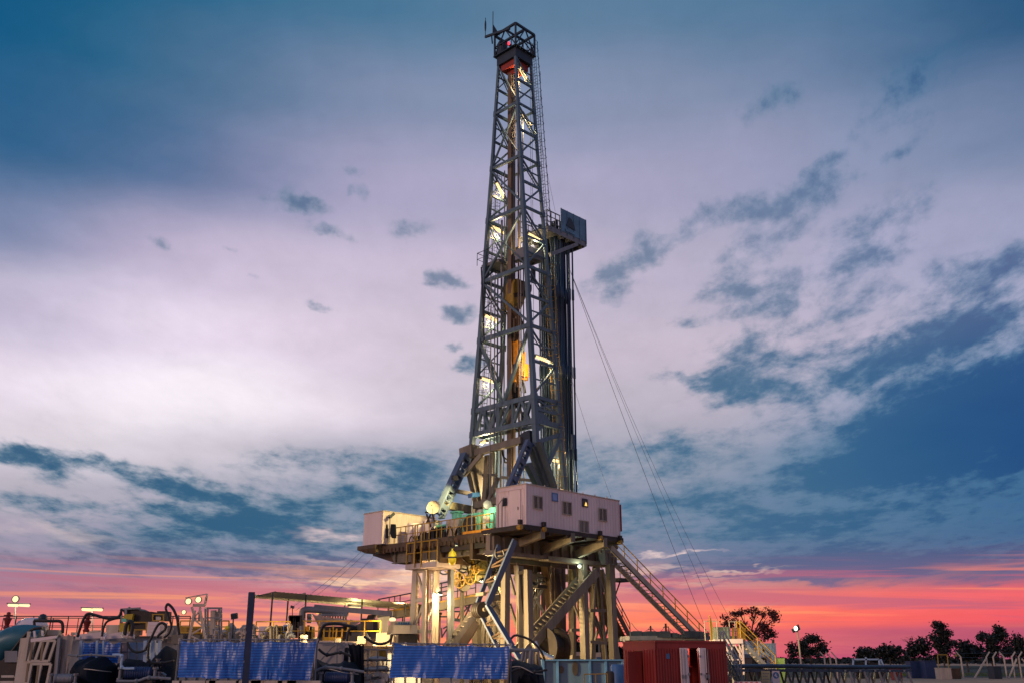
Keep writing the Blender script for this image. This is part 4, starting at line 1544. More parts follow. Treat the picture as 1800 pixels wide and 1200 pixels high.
# ------------------------------------------------------------------ white ladder tower under the left of the deck
tw = thing('ladder_tower', tuple(PA(742, 1150, .8)), 'floodlit cream steel tower with ladder carrying the left wing of the deck', 'steel tower')
def twp(px, py, da=0.0): return PA(px, py, .8) + AX * da
for (xt, xb, da, w) in ((731.5, 724.5, 0, .5), (748.5, 745, 0, .42), (731.5, 724.5, 1.0, .4), (748.5, 745, 1.0, .42)):
    m = MB()
    p, q = twp(xt, 1001, da), twp(xb, 1140, da)
    d = q - p
    m.beam(p, p + d * (-p.z / d.z), w * .6, w, up=BX)
    m.build('leg', M_WHITED, tw)
for da in (0, 1.0):
    for (x0, y0, x1, y1) in ((731, 1003, 749, 1002), (728, 1055, 748, 1053), (726, 1109, 746, 1108)):
        m = MB()
        m.beam(twp(x0, y0, da), twp(x1, y1, da), .24, .26)
        m.build('crossbar', M_WHITED, tw)
    for (x0, y0, x1, y1) in ((733, 1004, 747, 1050), (747, 1056, 727, 1107), (727, 1111, 741, 1150)):
        m = MB()
        m.beam(twp(x0, y0, da), twp(x1, y1, da), .15, .17)
        m.build('brace', M_WHITED, tw)
m = MB()
q0, q1 = twp(752, 1150, .35), twp(755, 1002, .35)
ladder(m, q0 - UP * .5, q1, .5, AX, .035, .3)
m.build('ladder', M_WHITED, tw)
m = MB()
m.beam(twp(751, 1002, .02), twp(747, 1150, .02), .06, .34, up=AX)
m.beam(twp(759, 1002, .3), twp(754, 1150, .3), .12, .3, up=AX)
m.build('ladder_guard', M_WHITED, tw)
m = MB()
m.beam(twp(763, 990, 1.6), twp(762, 1150, 1.6), .35, .35, up=BX)
m.build('pipe_post', M_STEELG, tw)

# small yellow-railed landing over the tower
ln = thing('yellow_landing', tuple(PA(740, 994, .2)), 'small grating landing with yellow rails slung under the left side of the deck', 'platform')
p, q = bz(PA(712.5, 996, .2)), bz(PA(767.5, 990.5, .2))
lz = (p[2] + q[2]) / 2
m = MB()
m.rbox(.2, 2.4, q[1], p[1], lz - .18, lz + .18)
m.build('platform', mat('landing_rim_paint', (.40, .34, .34), .5, 0, .2, 1.5, rust=.2), ln)
m = MB()
rail(m, [R(.25, p[1] - .03, lz + .18), R(.25, q[1] + .03, lz + .18)], 1.5, .045, .85, 1)
rail(m, [R(.25, p[1] - .05, lz + .18), R(2.3, p[1] - .05, lz + .18)], 1.5, .045, 1.0, 1)
rail(m, [R(2.3, p[1] - .05, lz + .18), R(2.3, q[1] + .05, lz + .18)], 1.5, .045, 1.0, 1)
m.build('railing', M_YEL, ln)
m = MB()
bb = lerp(q[1], p[1], .32)
m.tube([R(.1, bb + 1.2, lz - .1), R(.1, bb + 1.2, FLOOR + 1.0)], .05, 6)
m.tube([R(.1, bb + .5, lz - .1), R(.1, bb + .5, FLOOR + 1.0)], .05, 6)
m.build('tall_posts', M_YEL, ln)
# wheel-like reels and the louvred box lit on the landing
rl_ = thing('lit_louvre_box', tuple(PA(737, 990, 2.6)), 'cream louvred box glowing in lamp light behind the yellow landing rails', 'louvre box')
m = MB()
m.prism([PA(731, 950, 2.6), PA(743, 948, 2.6), PA(743, 990, 2.6), PA(731, 992, 2.6)], AX * .5)
m.build('box', M_WHITED, rl_)
m = MB()
for k in range(8):
    y = 954 + k * 4.6
    m.beam(PA(730, y, 2.5), PA(744, y + (k - 3) * .9, 2.5), .2, .05)
m.build('slats', M_WHITE, rl_)
lamp_o = thing('landing_lamp', tuple(PA(748, 968, 1.2)), 'small lit bulkhead lamp under the deck beside the louvred box', 'lamp')
m = MB()
m.lathe(PA(748, 968, 1.2), [(.1, 0), (.16, .05), (.16, .2), (.05, .26)], 10)
m.build('housing', M_MASTD, lamp_o)
m = MB()
m.sphere(PA(748, 968, 1.2) - UP * .05, .09, 8)
m.build('bulb', M_FLOOD, lamp_o)
lamp('landing_light', PA(748, 968, 1.2) - UP * .25, 420, (1.0, .70, .34), .12, lamp_o)
rg = thing('cable_reels', tuple(PA(752, 982, 1.5)), 'two dark cable reels standing on the yellow railed landing', 'reel')
for (x, y, r) in ((757, 981, .42), (764, 979, .36)):
    m = MB()
    m.lathe(PA(x, y, 1.5), [(r, 0), (r, .04), (r * .5, .05), (r * .5, .4), (r, .41), (r, .45)], 18, AX)
    m.build('reel', M_DARK, rg)

# yellow pressure bottle
m = MB()
c = PA(795, 979, -.2)
m.lathe(c - UP * .5, [(.02, 0), (.14, .03), (.24, .15), (.27, .3), (.27, .68), (.23, .84), (.13, .93), (.07, .97), (.05, 1.1)], 22)
bt = thing('pressure_bottle', tuple(c), 'bright yellow rounded pressure bottle hanging under the middle of the deck', 'pressure bottle')
m.build('vessel', M_YELB, bt, smooth=True)
m = MB()
m.lathe(c - UP * .06, [(.28, 0), (.295, .02), (.295, .08), (.28, .1)], 22)
m.tube([c + UP * .95, c + UP * 1.7], .07, 6)
m.beam(c + UP * 1.4 - BX * .3, c + UP * 1.4 + BX * .3, .12)
m.build('strap', M_DARK, bt)
lm = thing('bottle_lamp', tuple(PA(797, 962, -.2)), 'small lit lamp on the deck edge shining on the yellow pressure bottle', 'lamp')
m = MB()
c2 = PA(802, 958, -.9)
m.lathe(c2, [(.12, 0), (.14, .05), (.05, .2)], 10)
m.build('housing', M_MASTD, lm)
lamp('bottle_light', c2 - UP * .1, 40, (1.0, .86, .35), .06, lm)

# blowout preventer hanging amid hoses
bp = thing('blowout_preventer', tuple(PA(836, 1025, 4.2)), 'grimy yellow lit valve stack with handwheels hanging under the drill floor', 'valve stack')
def bq(x, y, d=0): return PA(x, y, 4.2) + AX * d
m = MB()
m.lathe(bq(840, 1024), [(.5, 0), (.9, .1), (.9, .5), (.75, .6), (.75, 1.4), (.95, 1.5), (.95, 1.75), (.6, 1.9), (.6, 2.4)], 20)
m.build('body', mat('grimy_olive', (.10, .09, .03), .45, .1, .5, 2, rust=.4), bp, smooth=True)
for (x, y, r) in ((814, 1016, .5), (843, 1014, .55), (824, 1020, .55), (852, 1001, .35)):
    m = MB()
    cc = bq(x, y, -.9)
    m.tube([cc + BX * math.cos(t) * r + UP * math.sin(t) * r for t in [2 * math.pi * k / 16 for k in range(16)]], .06, 6, closed=True)
    for k in range(3):
        t = math.pi * k / 3
        m.tube([cc + BX * math.cos(t) * r + UP * math.sin(t) * r, cc - BX * math.cos(t) * r - UP * math.sin(t) * r], .04, 5)
    m.tube([cc, cc + AX * .8], .1, 8)
    m.build('handwheel', mat('grimy_yellow', (.30, .20, .03), .5, 0, .4, 2, rust=.4), bp)
m = MB()
for (x0, y0, x1, y1, w) in ((818, 997, 852, 990, .14), (818, 1000, 822, 1018, .18), (829, 985, 851, 984, .1), (828, 990, 851, 992, .1), (848, 985, 852, 1004, .16), (810, 995, 834, 998, .16), (820, 988, 822, 1012, .1),
                            (814, 1000, 832, 1004, .12), (812, 987, 830, 992, .1)):
    m.beam(bq(x0, y0, -.6), bq(x1, y1, -.6), w)
m.lathe(bq(824, 1028, -.4), [(.45, 0), (.45, .9)], 16, (AX * .6 + BX * .8))
m.build('frame', M_STEEL, bp)
for pts in (((800, 1005), (812, 1007), (824, 990), (832, 976), (842, 977), (849, 988), (851, 1004)), ((784, 998), (794, 1009), (806, 1008), (817, 997)), ((836, 978), (837, 992), (842, 1010)), ((790, 1005), (797, 1000), (806, 994))):
    m = MB()
    m.tube(smooth_path([bq(x, y, -1.0) for x, y in pts], 6), .055, 6)
    m.build('hose', M_YEL if len(pts) == 7 else M_RUBBER, bp)
lb = thing('valve_stack_lamp', tuple(bq(817, 996, -1.2)), 'small glaring lamp under the deck lighting the valve stack', 'lamp')
m = MB()
m.sphere(bq(817, 996, -1.2), .1, 10)
m.build('bulb', M_FLOOD, lb)
m = MB()
m.lathe(bq(817, 996, -1.2) + UP * .08, [(.13, 0), (.1, .1), (.03, .14)], 10)
m.build('cap', M_MASTD, lb)
lamp('stack_light', bq(815, 1000, -1.4), 110, (1.0, .72, .32), .15, lb)

rnd9 = random.Random(21)
for k in range(12):
    a, b = rnd9.uniform(.8, 8), rnd9.uniform(3.2, 12)
    q = R(a + rnd9.uniform(.6, 3), b + rnd9.uniform(-2.5, 2.5), FLOOR - rnd9.uniform(.9, 2.6))
    m = MB()
    m.tube(catenary(R(a, b, FLOOR - rnd9.uniform(.4, 1.6)), q, rnd9.uniform(.3, 1.1), 12), rnd9.choice((.03, .045, .06)), 6)
    m.build('slung_hose', M_RUBBER, sub, smooth=True)
for k in range(8):
    x = rnd9.uniform(880, 1060)
    p = PB(x, 988, rnd9.uniform(3.2, 8))
    m = MB()
    m.tube([p, p - UP * rnd9.uniform(3, 7)], rnd9.choice((.03, .05, .09)), 6)
    m.build('hanging_pipe', M_BROWN, sub)
wd = thing('winch_drum', tuple(P(962, 1150, 66)), 'dark winch drum with shiny wrapped pipe at the foot of the long ladder brace', 'winch')
m = MB(); m.lathe(P(955, 1136, 66), [(.3, 0), (1.25, 0), (1.25, .12), (.8, .16), (.8, 1.2), (1.25, 1.24), (1.25, 1.36)], 22, V((.7, .7, 0))); m.build('drum', M_DARK, wd, smooth=True)
m = MB(); m.tube(smooth_path([P(938, 1128, 63), P(945, 1142, 63), P(958, 1152, 63), P(972, 1158, 63)], 5), .22, 10); m.build('foil_pipe', mat('foil_wrap', (.6, .6, .58), .25, .9, .3, 5, bump=.8), wd, smooth=True)
# lamps under the drill floor
for (x, y, b, pw, colr) in ((1018.5, 994.5, 2.4, 170, (.85, 1.0, .72)),):
    c = PB(x, y, b)
    lo = thing('leg_lamp', tuple(c), 'small white lamp glaring high on a substructure leg under the cabin', 'lamp')
    m = MB(); m.sphere(c, .13, 10); m.build('bulb', M_BULB, lo)
    m = MB(); m.lathe(c + UP * .1, [(.18, 0), (.15, .1), (.04, .16)], 10); m.build('cap', M_MASTD, lo)
    m = MB(); m.prism([c + UP * .1, c - UP * .6 + AX * .35, c + UP * .2 + AX * .35], BX * .06); m.build('bracket', M_STEEL, lo)
    lamp('leg_light', c - BX * .35 - AX * .3, pw * .35, colr, .1, lo)
for (a, b, z, pw) in ((2.4, 6.5, 7.0, 1300), (7.5, 6.5, 7.0, 1300), (5.5, 4.2, 3.0, 800), (1.2, 9.6, 6.2, 900)):
    lo = thing('floor_lamp', tuple(R(a, b, z)), 'shaded work lamp hidden among the girders under the drill floor', 'lamp', 'work lamps under the floor')
    m = MB(); m.lathe(R(a, b, z), [(.28, 0), (.2, .12), (.08, .24)], 12); m.build('shade', M_MASTD, lo)
    m = MB(); m.sphere(R(a, b, z - .02), .08, 8); m.build('bulb', M_FLOOD, lo)
    lamp('floor_light', R(a, b, z - .15), pw, (1.0, .68, .30), .12, lo)

# ------------------------------------------------------------------ walkway to the shakers
wk = thing('flowline_walkway', tuple(P(720, 1100, 74)), 'raised trough walkway with pipe handrails sloping down left from under the drill floor', 'walkway')
def wq(x, y, d=0): return P(x, y, 74 + d)
m = MB()
m.beam(wq(664, 1083.5), wq(758, 1068), 1.2, .62)
m.build('trough', M_STEEL, wk)
m = MB()
m.beam(wq(758, 1068.5), wq(790, 1061.5), 1.2, .6)
m.beam(wq(789.5, 1061.5), wq(838, 1051), 1.2, .68)
m.build('trough_upper', M_STEEL, wk)
m = MB()
m.beam(wq(664, 1077.5, -.6), wq(838, 1045, -.6), .14, .12)
m.beam(wq(664, 1077.5, .6), wq(838, 1045, .6), .14, .12)
m.build('kerb', M_YEL, wk)
for d in (-.6, .6):
    m = MB()
    rail(m, [wq(664, 1077, d), wq(722, 1066, d)], 1.0, .04, 1.0, 1)
    rail(m, [wq(764, 1058, d), wq(787, 1053, d)], 1.3, .05, .5, 3)
    rail(m, [wq(788, 1053, d), wq(836, 1044, d)], 1.0, .04, .7, 1)
    m.build('railing', M_MASTD, wk)
m = MB()
m.lathe(V((wq(765, 1072).x, 75, 0)), [(.36, 0), (.36, wq(765, 1072).z - .3), (.45, wq(765, 1072).z - .28), (.45, wq(765, 1072).z - .1)], 16)
m.lathe(V((wq(770, 1072).x, 75.2, 0)), [(.14, 0), (.14, wq(765, 1072).z - .3)], 10)
m.build('pillar', mat('purple_brown_pipe', (.26, .19, .19), .5, .1, .3, 1.5, rust=.3, streak=True), wk)
m = MB()
for (x0, y0, x1, y1) in ((787, 1066, 786, 1125), (773, 1083, 788, 1083), (798, 1065, 798, 1090), (798, 1074, 811, 1074), (779, 1104, 786, 1100), (776, 1120, 786, 1104), (776, 1103, 777, 1120), (822, 1050, 802, 1090), (832, 1050, 815, 1088), (815, 1060, 826, 1075), (815, 1075, 828, 1060)):
    m.tube([wq(x0, y0), wq(x1, y1)], .06, 6)
m.beam(wq(798, 1088), wq(812, 1090), .8, .2)
m.build('side_frame', M_MASTD, wk)
wl = thing('walkway_lamp', tuple(wq(690, 1088, -.8)), 'glaring white floodlight hanging below the trough walkway', 'lamp')
m = MB(); m.sphere(wq(690, 1088, -.8), .2, 10, (1.3, .8, .8)); m.build('bulb', M_FLOOD, wl)
m = MB(); m.beam(wq(686, 1083, -.8), wq(694, 1083, -.8), .4, .1); m.build('housing', M_MASTD, wl)
lamp('walkway_light', wq(690, 1092, -1.6), 6000, (1.0, .58, .26), .2, wl, spot=70, aim=PA(745, 1060, .8))

# ------------------------------------------------------------------ stairs on the right
def stair(name, label, p, q, width, side, m_rail=M_YELR, m_str=M_STEEL, steps=True, hr=1.0, dep=.42, m_tread=None):
    p, q, side = V(p), V(q), V(side).normalized()
    t = thing(name, tuple(V((q.x, q.y, min(q.z, p.z)))), label, 'stairs')
    for k in (0, 1):
        m = MB(); m.beam(p + side * width * k, q + side * width * k, .08, dep); m.build('stringer', m_str, t)
    n = int(abs(p.z - q.z) / .22)
    m = MB()
    for i in range(n):
        c = p.lerp(q, (i + .5) / n)
        d = V((q.x - p.x, q.y - p.y, 0)).normalized()
        m.obox(c + side * width / 2 + UP * .08, side * (width / 2 - .045), d * .13, UP * .02)
    m.build('treads', m_tread or m_str, t)
    for k in (0, 1):
        m = MB(); rail(m, [p + side * width * k + UP * .15, q + side * width * k + UP * .15], hr, .04, 1.7, 1); m.build('handrail', m_rail, t)
    return t


s0, s1 = PB(1074, 962, 1.2), PB(1237, 1128, 1.2)
d = (s1 - s0); s2 = s0 + d * ((0.0 - s0.z) / d.z)
st1 = stair('long_stair', 'long steel stair with yellow handrails running down right from the cabin to the ground', s0, s2, 1.0, BX, M_YELR, mat('stair_cream', (.36, .32, .26), .5, 0, .3, 1.5, rust=.3))
m = MB()
m.tube([s0.lerp(s2, .0) - BX * .08 - UP * .26, s2 - BX * .08 - UP * .26], .035, 8)
c = s0.lerp(s2, .62) - UP * .45
m.sphere(c, .55, 10, (1, .7, .6))
m.build('cable_bundle', M_RUBBER, st1)
s0, s1 = PB(1052, 1010, 8.5), PB(1108, 1120, 8.5)
st2 = stair('back_stair', 'shorter steel stair with open treads seen from below behind the right legs', s0, s1, 1.6, BX, M_MASTD, M_BROWN)
m = MB()
m.obox((s0 + s1) / 2 + BX * .8 - UP * .25 - AX * .3, (s1 - s0) / 2 * .9, BX * .75, UP * .02)
m.build('back_plate', M_BROWN, st2)
lp_ = thing('stair_landing', tuple(s1 - UP * 2), 'steel landing with wooden decking at the foot of the back stair', 'platform')
m = MB()
z = s1.z
lx = PZ(1085, 1122, z) if False else s1
m.obox(s1 + AX * .3 + BX * .6 - UP * .15, AX * 1.4, BX * 2.2, UP * .14)
m.build('platform', M_WOOD, lp_)
for (da, db) in ((-.9, -1.4), (1.5, -1.4), (-.9, 2.6), (1.5, 2.6)):
    c = s1 + AX * da + BX * db
    m = MB()
    m.beam(c - UP * .2, V((c.x, c.y, 0)), .14)
    m.build('post', M_STEELG, lp_)
for (x, y, w) in ((1090, 1019, 1.5), (943, 1031, 1.1)):
    sp2 = thing('side_landing', tuple(PB(x, y, 6.5)), 'little dark landing with thin rails jutting from the right leg' if x > 1000 else 'little dark landing with thin rails seen between the middle legs', 'platform')
    c = PB(x, y, 6.5)
    m = MB(); m.obox(c, AX * w * .5, BX * .6, UP * .12); m.beam(c - UP * .1, c - AX * .8 - UP * 1.4, .08); m.build('platform', M_DARK, sp2)
    m = MB(); rail(m, [c - AX * w * .45 - BX * .55 + UP * .1, c + AX * w * .45 - BX * .55 + UP * .1, c + AX * w * .45 + BX * .5 + UP * .1], 1.1 if x > 1000 else .55, .03, .6, 1); m.build('railing', M_MASTD, sp2)

# ------------------------------------------------------------------ equipment on the left wing of the deck
rd_ = MB()
rl2 = thing('deck_railing', tuple(R(.62, 9, FLOOR)), 'long yellow handrail with square panels along the front edge of the deck', 'railing')
b = 3.7
m = MB()
rail(m, [R(.62, 3.6, FLOOR), R(.62, 15.5, FLOOR)], 1.15, .04, 1.35, 1)
for k in range(9):
    bb = 4.0 + k * 1.35
    m.tube([R(.62, bb, FLOOR), R(.62, bb, FLOOR + 1.15)], .03, 5)
m.build('rails', M_YEL, rl2)
m = MB()
m.beam(R(.6, 3.6, FLOOR + .09), R(.6, 6.6, FLOOR + .09), .03, .18)
m.build('toe_board', M_ORANGE, rl2)
m = MB()
rail(m, [R(.62, 15.55, FLOOR), R(1.7, 15.55, FLOOR)], 1.15, .04, .8, 1)
m.build('end_rail', M_YEL, rl2)

wb = thing('white_shed', tuple(R(2.4, 16.1, FLOOR)), 'plain white box shed at the far left end of the deck', 'shed')
m = MB()
m.rbox(.05, 5.2, 14.9, 17.25, FLOOR + .003, FLOOR + 2.42)
for k in range(10):
    m.rbox(.3 + k * .5, .33 + k * .5, 14.885, 14.9, FLOOR + .05, FLOOR + 2.38)
m.rbox(0, .08, 14.87, 14.93, FLOOR, FLOOR + 2.45)
m.build('wall', M_WHITE, wb)
m = MB()
m.rbox(0, 5.3, 14.84, 17.3, FLOOR + 2.42, FLOOR + 2.48)
m.build('roof', M_WHITED, wb)
for (x, y) in ((676, 934), (690, 934)):
    p = PA(x, y, .35)
    m = MB()
    m.prism([p + UP * .55 - BX * .2, p + UP * .6 + BX * .25, p + BX * .3 - UP * .1, p - UP * .45 + BX * .05, p - UP * .5 - BX * .35, p + UP * .1 - BX * .3], AX * .12)
    tag(m.build('hung_coat', M_DTARP), 'dark work coat hung over the deck rail, ' + ('leftmost, in front of the pale shed corner' if x < 680 else 'right beside the lamp pole'), 'coat')


def pole_lamp(name, label, base, h, head, parent_m=M_MASTD, size=.28):
    t = thing(name, tuple(base), label, 'lamp post')
    base = V(base)
    m = MB(); m.tube([base, base + UP * h], .045, 6); m.build('pole', M_STEELG, t)
    m = MB(); hd = V(head)
    m.obox(base + UP * h + hd * .2, hd * size, hd.cross(UP).normalized() * size * .8, hd.cross(hd.cross(UP)).normalized() * size * .35)
    m.build('lamp_head', parent_m, t)
    return t


pole_lamp('deck_lamp_post', 'dark lamp head on a thin pole at the left end of the deck rail', PA(684, 952, .4), 1.85, V((.55, .2, .6)))
dlp = pole_lamp('deck_lamp_post', 'dark square floodlight on a pole beside the A-frame foot near the cabin', PA(829, 930, .4), 2.35, V((.7, .4, .1)), M_BLUE, .4)
ds = thing('satellite_dish', tuple(PA(763, 905, 1.2)), 'round cream satellite dish on a post on the deck', 'satellite dish')
c = PA(762.5, 891.5, 1.0)
ax = V((-.25, -1, .15)).normalized()
m = MB()
m.lathe(c, [(.06, .02), (.3, -.02), (.47, -.09), (.5, -.12), (.47, -.07), (.3, .03)], 24, -ax)
m.build('dish', mat('dish_cream', (.34, .31, .26), .6), ds, smooth=True)
m = MB()
m.tube([c - ax * .1, V((c.x, c.y + .3, FLOOR))], .05, 6)
m.tube([c + ax * .1 - UP * .45, c + ax * .55], .015, 5)
m.lathe(c + ax * .5, [(.05, 0), (.05, .12)], 8, ax)
m.build('mount', M_STEELG, ds)
m = MB()
m.lathe(PA(857.5, 886, 1.0), [(.05, 0), (.3, .05), (.32, .12), (.1, .15)], 20, V((-.3, 1, 0)))
t = thing('round_floodlight', tuple(PA(857.5, 895, 1.0)), 'round grey lamp disc on a bracket left of the cabin door', 'lamp')
m.build('disc', M_STEELG, t)
lamp('added_disc_light', PA(853, 887, .1), 240, (1.0, .84, .42), .15, t, spot=140, aim=R(2.2, 8.5, FLOOR + .8))  # added front light for the machines, hung on the disc lamp
m = MB(); m.tube([PA(857.5, 887, 1.1), PA(857.5, 902, 1.1)], .03, 5); m.build('stem', M_STEELG, t)


def machine(name, label, cat, a0, a1, b0, b1, h, m_body, extra=None):
    t = thing(name, tuple(R((a0 + a1) / 2, (b0 + b1) / 2, FLOOR)), label, cat)
    m = MB()
    m.rbox(a0, a1, b0, b1, FLOOR + .12, FLOOR + h)
    for k in range(3):
        bb = lerp(b0, b1, (k + .5) / 3)
        m.rbox(a0 - .04, a0, bb - (b1 - b0) * .12, bb + (b1 - b0) * .12, FLOOR + .3, FLOOR + h - .2)
    m.build('housing', m_body, t, bevel=.05)
    m = MB()
    m.rbox(a0 - .1, a1 + .1, b0 - .1, b1 + .1, FLOOR + .003, FLOOR + .12)
    m.build('skid', M_DARK, t)
    return t


t = machine('winch_machine', 'large teal green machine housing next to the cabin door', 'machine', 1.15, 3.4, 3.3, 5.2, 1.7, M_TEAL)
m = MB(); m.lathe(R(1.02, 4.2, FLOOR + .8), [(.6, 0), (.6, .12)], 20, AX); m.build('round_cover', M_TEAL, t)
m = MB(); m.tube([R(1.0, 4.9, FLOOR), R(1.0, 4.9, FLOOR + 1.2)], .14, 8); m.lathe(R(.98, 4.6, FLOOR + .9), [(.22, 0), (.22, .1)], 14, AX); m.build('lever', M_WHITED, t)
t = machine('drawworks', 'teal green drawworks with cream drum guard behind the yellow rail', 'machine', 1.2, 3.9, 5.6, 7.4, 1.5, M_TEAL)
m = MB(); m.lathe(R(2.4, 6.6, FLOOR + 1.5), [(.4, 0), (.4, .3), (.3, .4)], 18); m.build('cowl', M_WHITED, t)
m = MB(); m.lathe(R(1.05, 6.5, FLOOR + .75), [(.62, 0), (.66, .03), (.66, .1), (.3, .14)], 20, AX); m.build('brake_drum', M_DARK, t)
t = machine('control_cabinet', 'cream equipment cabinet on short legs behind the yellow rail', 'cabinet', 1.3, 2.2, 7.9, 9.2, 1.25, M_WHITED)
m = MB(); m.lathe(R(1.8, 8.6, FLOOR + 1.25), [(.35, 0), (.38, .5), (.5, .55), (.5, .65)], 16); m.build('vent_cowl', M_TEAL, t)
t = machine('motor_set', 'dark teal motor set with open fins in the middle of the deck', 'machine', 1.6, 3.4, 9.5, 10.7, 1.1, M_TEAL)
m = MB()
for k in range(9):
    m.rbox(1.52, 1.6, 9.55 + k * .13, 9.6 + k * .13, FLOOR + .25, FLOOR + .95)
m.build('fins', M_DARK, t)
t = machine('water_tank', 'cream cylinder tank group lit yellow beside the white shed', 'tank', 1.4, 2.3, 11.1, 11.5, .6, M_WHITED)
for k, (b, r, h) in enumerate(((11.4, .62, 1.45), (12.6, .55, 1.2), (13.5, .5, 1.4))):
    m = MB(); m.lathe(R(1.9, b, FLOOR + .02), [(r, 0), (r, h), (r * .9, h + .1), (r * .3, h + .16)], 20); m.build('cylinder', M_WHITE, t, smooth=True)
m = MB()
for (x0, y0, x1, y1) in ((750, 903, 757, 925), (757, 903, 750, 918), (748, 900, 762, 897), (760, 903, 764, 915)):
    m.tube([PA(x0, y0, 1.1), PA(x1, y1, 1.1)], .07, 6)
m.build('pipework', M_DARK, t)
m = MB()
for k in range(14):
    b = RND.uniform(3.5, 14); h = RND.uniform(.3, .9); a = RND.uniform(1.0, 1.35)
    w = RND.uniform(.1, .25)
    m.rbox(a, a + w, b, b + w * 1.4, FLOOR + .004 * k, FLOOR + h)
for k in range(8):
    b = RND.uniform(3.5, 13)
    m.tube(smooth_path([R(1.2, b, FLOOR + .1), R(1.1, b + .4, FLOOR + RND.uniform(.4, .9)), R(1.3, b + .9, FLOOR + .1)], 5), .045, 5)
tag(struct(m.build('loose_gear', M_DARK), 'stuff'), 'loose dark hoses, boxes and fittings lying behind the deck rail', 'clutter')

# ------------------------------------------------------------------ left foreground and mud tank yard
def tarp_material(name, dark, mid, pale, freq):
    m = bpy.data.materials.new(name)
    m.use_nodes = True
    nt = m.node_tree
    b = nt.nodes['Principled BSDF']
    L = nt.links.new
    tc = nt.nodes.new('ShaderNodeTexCoord')
    sx = nt.nodes.new('ShaderNodeSeparateXYZ')
    L(tc.outputs['Object'], sx.inputs[0])
    n0 = nt.nodes.new('ShaderNodeTexNoise'); n0.inputs['Scale'].default_value = 1.2
    L(tc.outputs['Object'], n0.inputs['Vector'])

    def M(op, a, bb):
        k = nt.nodes.new('ShaderNodeMath'); k.operation = op
        for i, v in enumerate((a, bb)):
            if isinstance(v, bpy.types.NodeSocket):
                L(v, k.inputs[i])
            else:
                k.inputs[i].default_value = v
        return k.outputs[0]
    z = M('ADD', sx.outputs[2], M('MULTIPLY', n0.outputs['Fac'], 0.06))
    w = M('ADD', M('MULTIPLY', M('SINE', M('MULTIPLY', z, freq), 0), 0.5), 0.5)
    mx = nt.nodes.new('ShaderNodeMix'); mx.data_type = 'RGBA'
    L(w, mx.inputs[0]); mx.inputs[6].default_value = dark + (1,); mx.inputs[7].default_value = mid + (1,)
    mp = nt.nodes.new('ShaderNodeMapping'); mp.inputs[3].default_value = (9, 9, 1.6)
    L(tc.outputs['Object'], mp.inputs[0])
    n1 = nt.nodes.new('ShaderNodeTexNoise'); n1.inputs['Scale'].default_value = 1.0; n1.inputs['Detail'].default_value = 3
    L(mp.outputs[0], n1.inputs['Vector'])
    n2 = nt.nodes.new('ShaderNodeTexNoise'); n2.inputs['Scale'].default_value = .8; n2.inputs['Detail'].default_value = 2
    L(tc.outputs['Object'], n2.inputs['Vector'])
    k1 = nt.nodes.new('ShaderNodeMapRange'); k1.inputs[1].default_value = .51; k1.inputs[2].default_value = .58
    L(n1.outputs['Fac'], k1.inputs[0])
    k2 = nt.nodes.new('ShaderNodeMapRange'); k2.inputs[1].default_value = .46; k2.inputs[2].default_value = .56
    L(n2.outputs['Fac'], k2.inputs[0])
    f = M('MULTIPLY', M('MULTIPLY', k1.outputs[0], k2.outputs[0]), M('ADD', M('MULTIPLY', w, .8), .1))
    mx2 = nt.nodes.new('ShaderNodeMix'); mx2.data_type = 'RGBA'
    L(f, mx2.inputs[0]); L(mx.outputs[2], mx2.inputs[6]); mx2.inputs[7].default_value = pale + (1,)  # pale flecks: glints on the cloth mixed into its colour
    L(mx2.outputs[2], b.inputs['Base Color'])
    b.inputs['Roughness'].default_value = .38
    b.inputs['Specular IOR Level'].default_value = .5
    bp = nt.nodes.new('ShaderNodeBump'); bp.inputs['Strength'].default_value = .12; bp.inputs['Distance'].default_value = .02
    L(w, bp.inputs['Height']); L(bp.outputs[0], b.inputs['Normal'])
    return m


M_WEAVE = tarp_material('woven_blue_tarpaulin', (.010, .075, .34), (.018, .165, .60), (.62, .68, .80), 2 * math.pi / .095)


def sheet(corners, Y, nx=40, nz=14, fold=.10, seed=0, sag=.09, Y2=None):
    """hanging cloth: corners TL TR BR BL in photo pixels"""
    tl, tr, br, bl = [P(x, y, Y if i in (0, 3) else (Y2 or Y)) for i, (x, y) in enumerate(corners)]
    mb = MB()
    vs = []
    nrm = (tr - tl).cross(UP).normalized()
    for j in range(nz + 1):
        v = j / nz
        for i in range(nx + 1):
            u = i / nx
            p = (tl.lerp(tr, u)).lerp(bl.lerp(br, u), v)
            w = mnoise.noise(V((u * 7 + seed + v * .3, v * 1.0, seed * 3.1))) + .55 * abs(mnoise.noise(V((u * 15 + seed - v * .5, v * 1.4, 5 + seed)))) + .3 * mnoise.noise(V((u * 31 + v * .8, v * 2 + seed, 2)))
            p = p + nrm * w * fold * (.35 + .65 * v) - UP * (sag * math.sin(math.pi * ((u * 3) % 1)) * (1 - v) + .03 * w)
            vs.append(p)
    mb.add(vs, [(j * (nx + 1) + i, j * (nx + 1) + i + 1, (j + 1) * (nx + 1) + i + 1, (j + 1) * (nx + 1) + i) for j in range(nz) for i in range(nx)])
    return mb


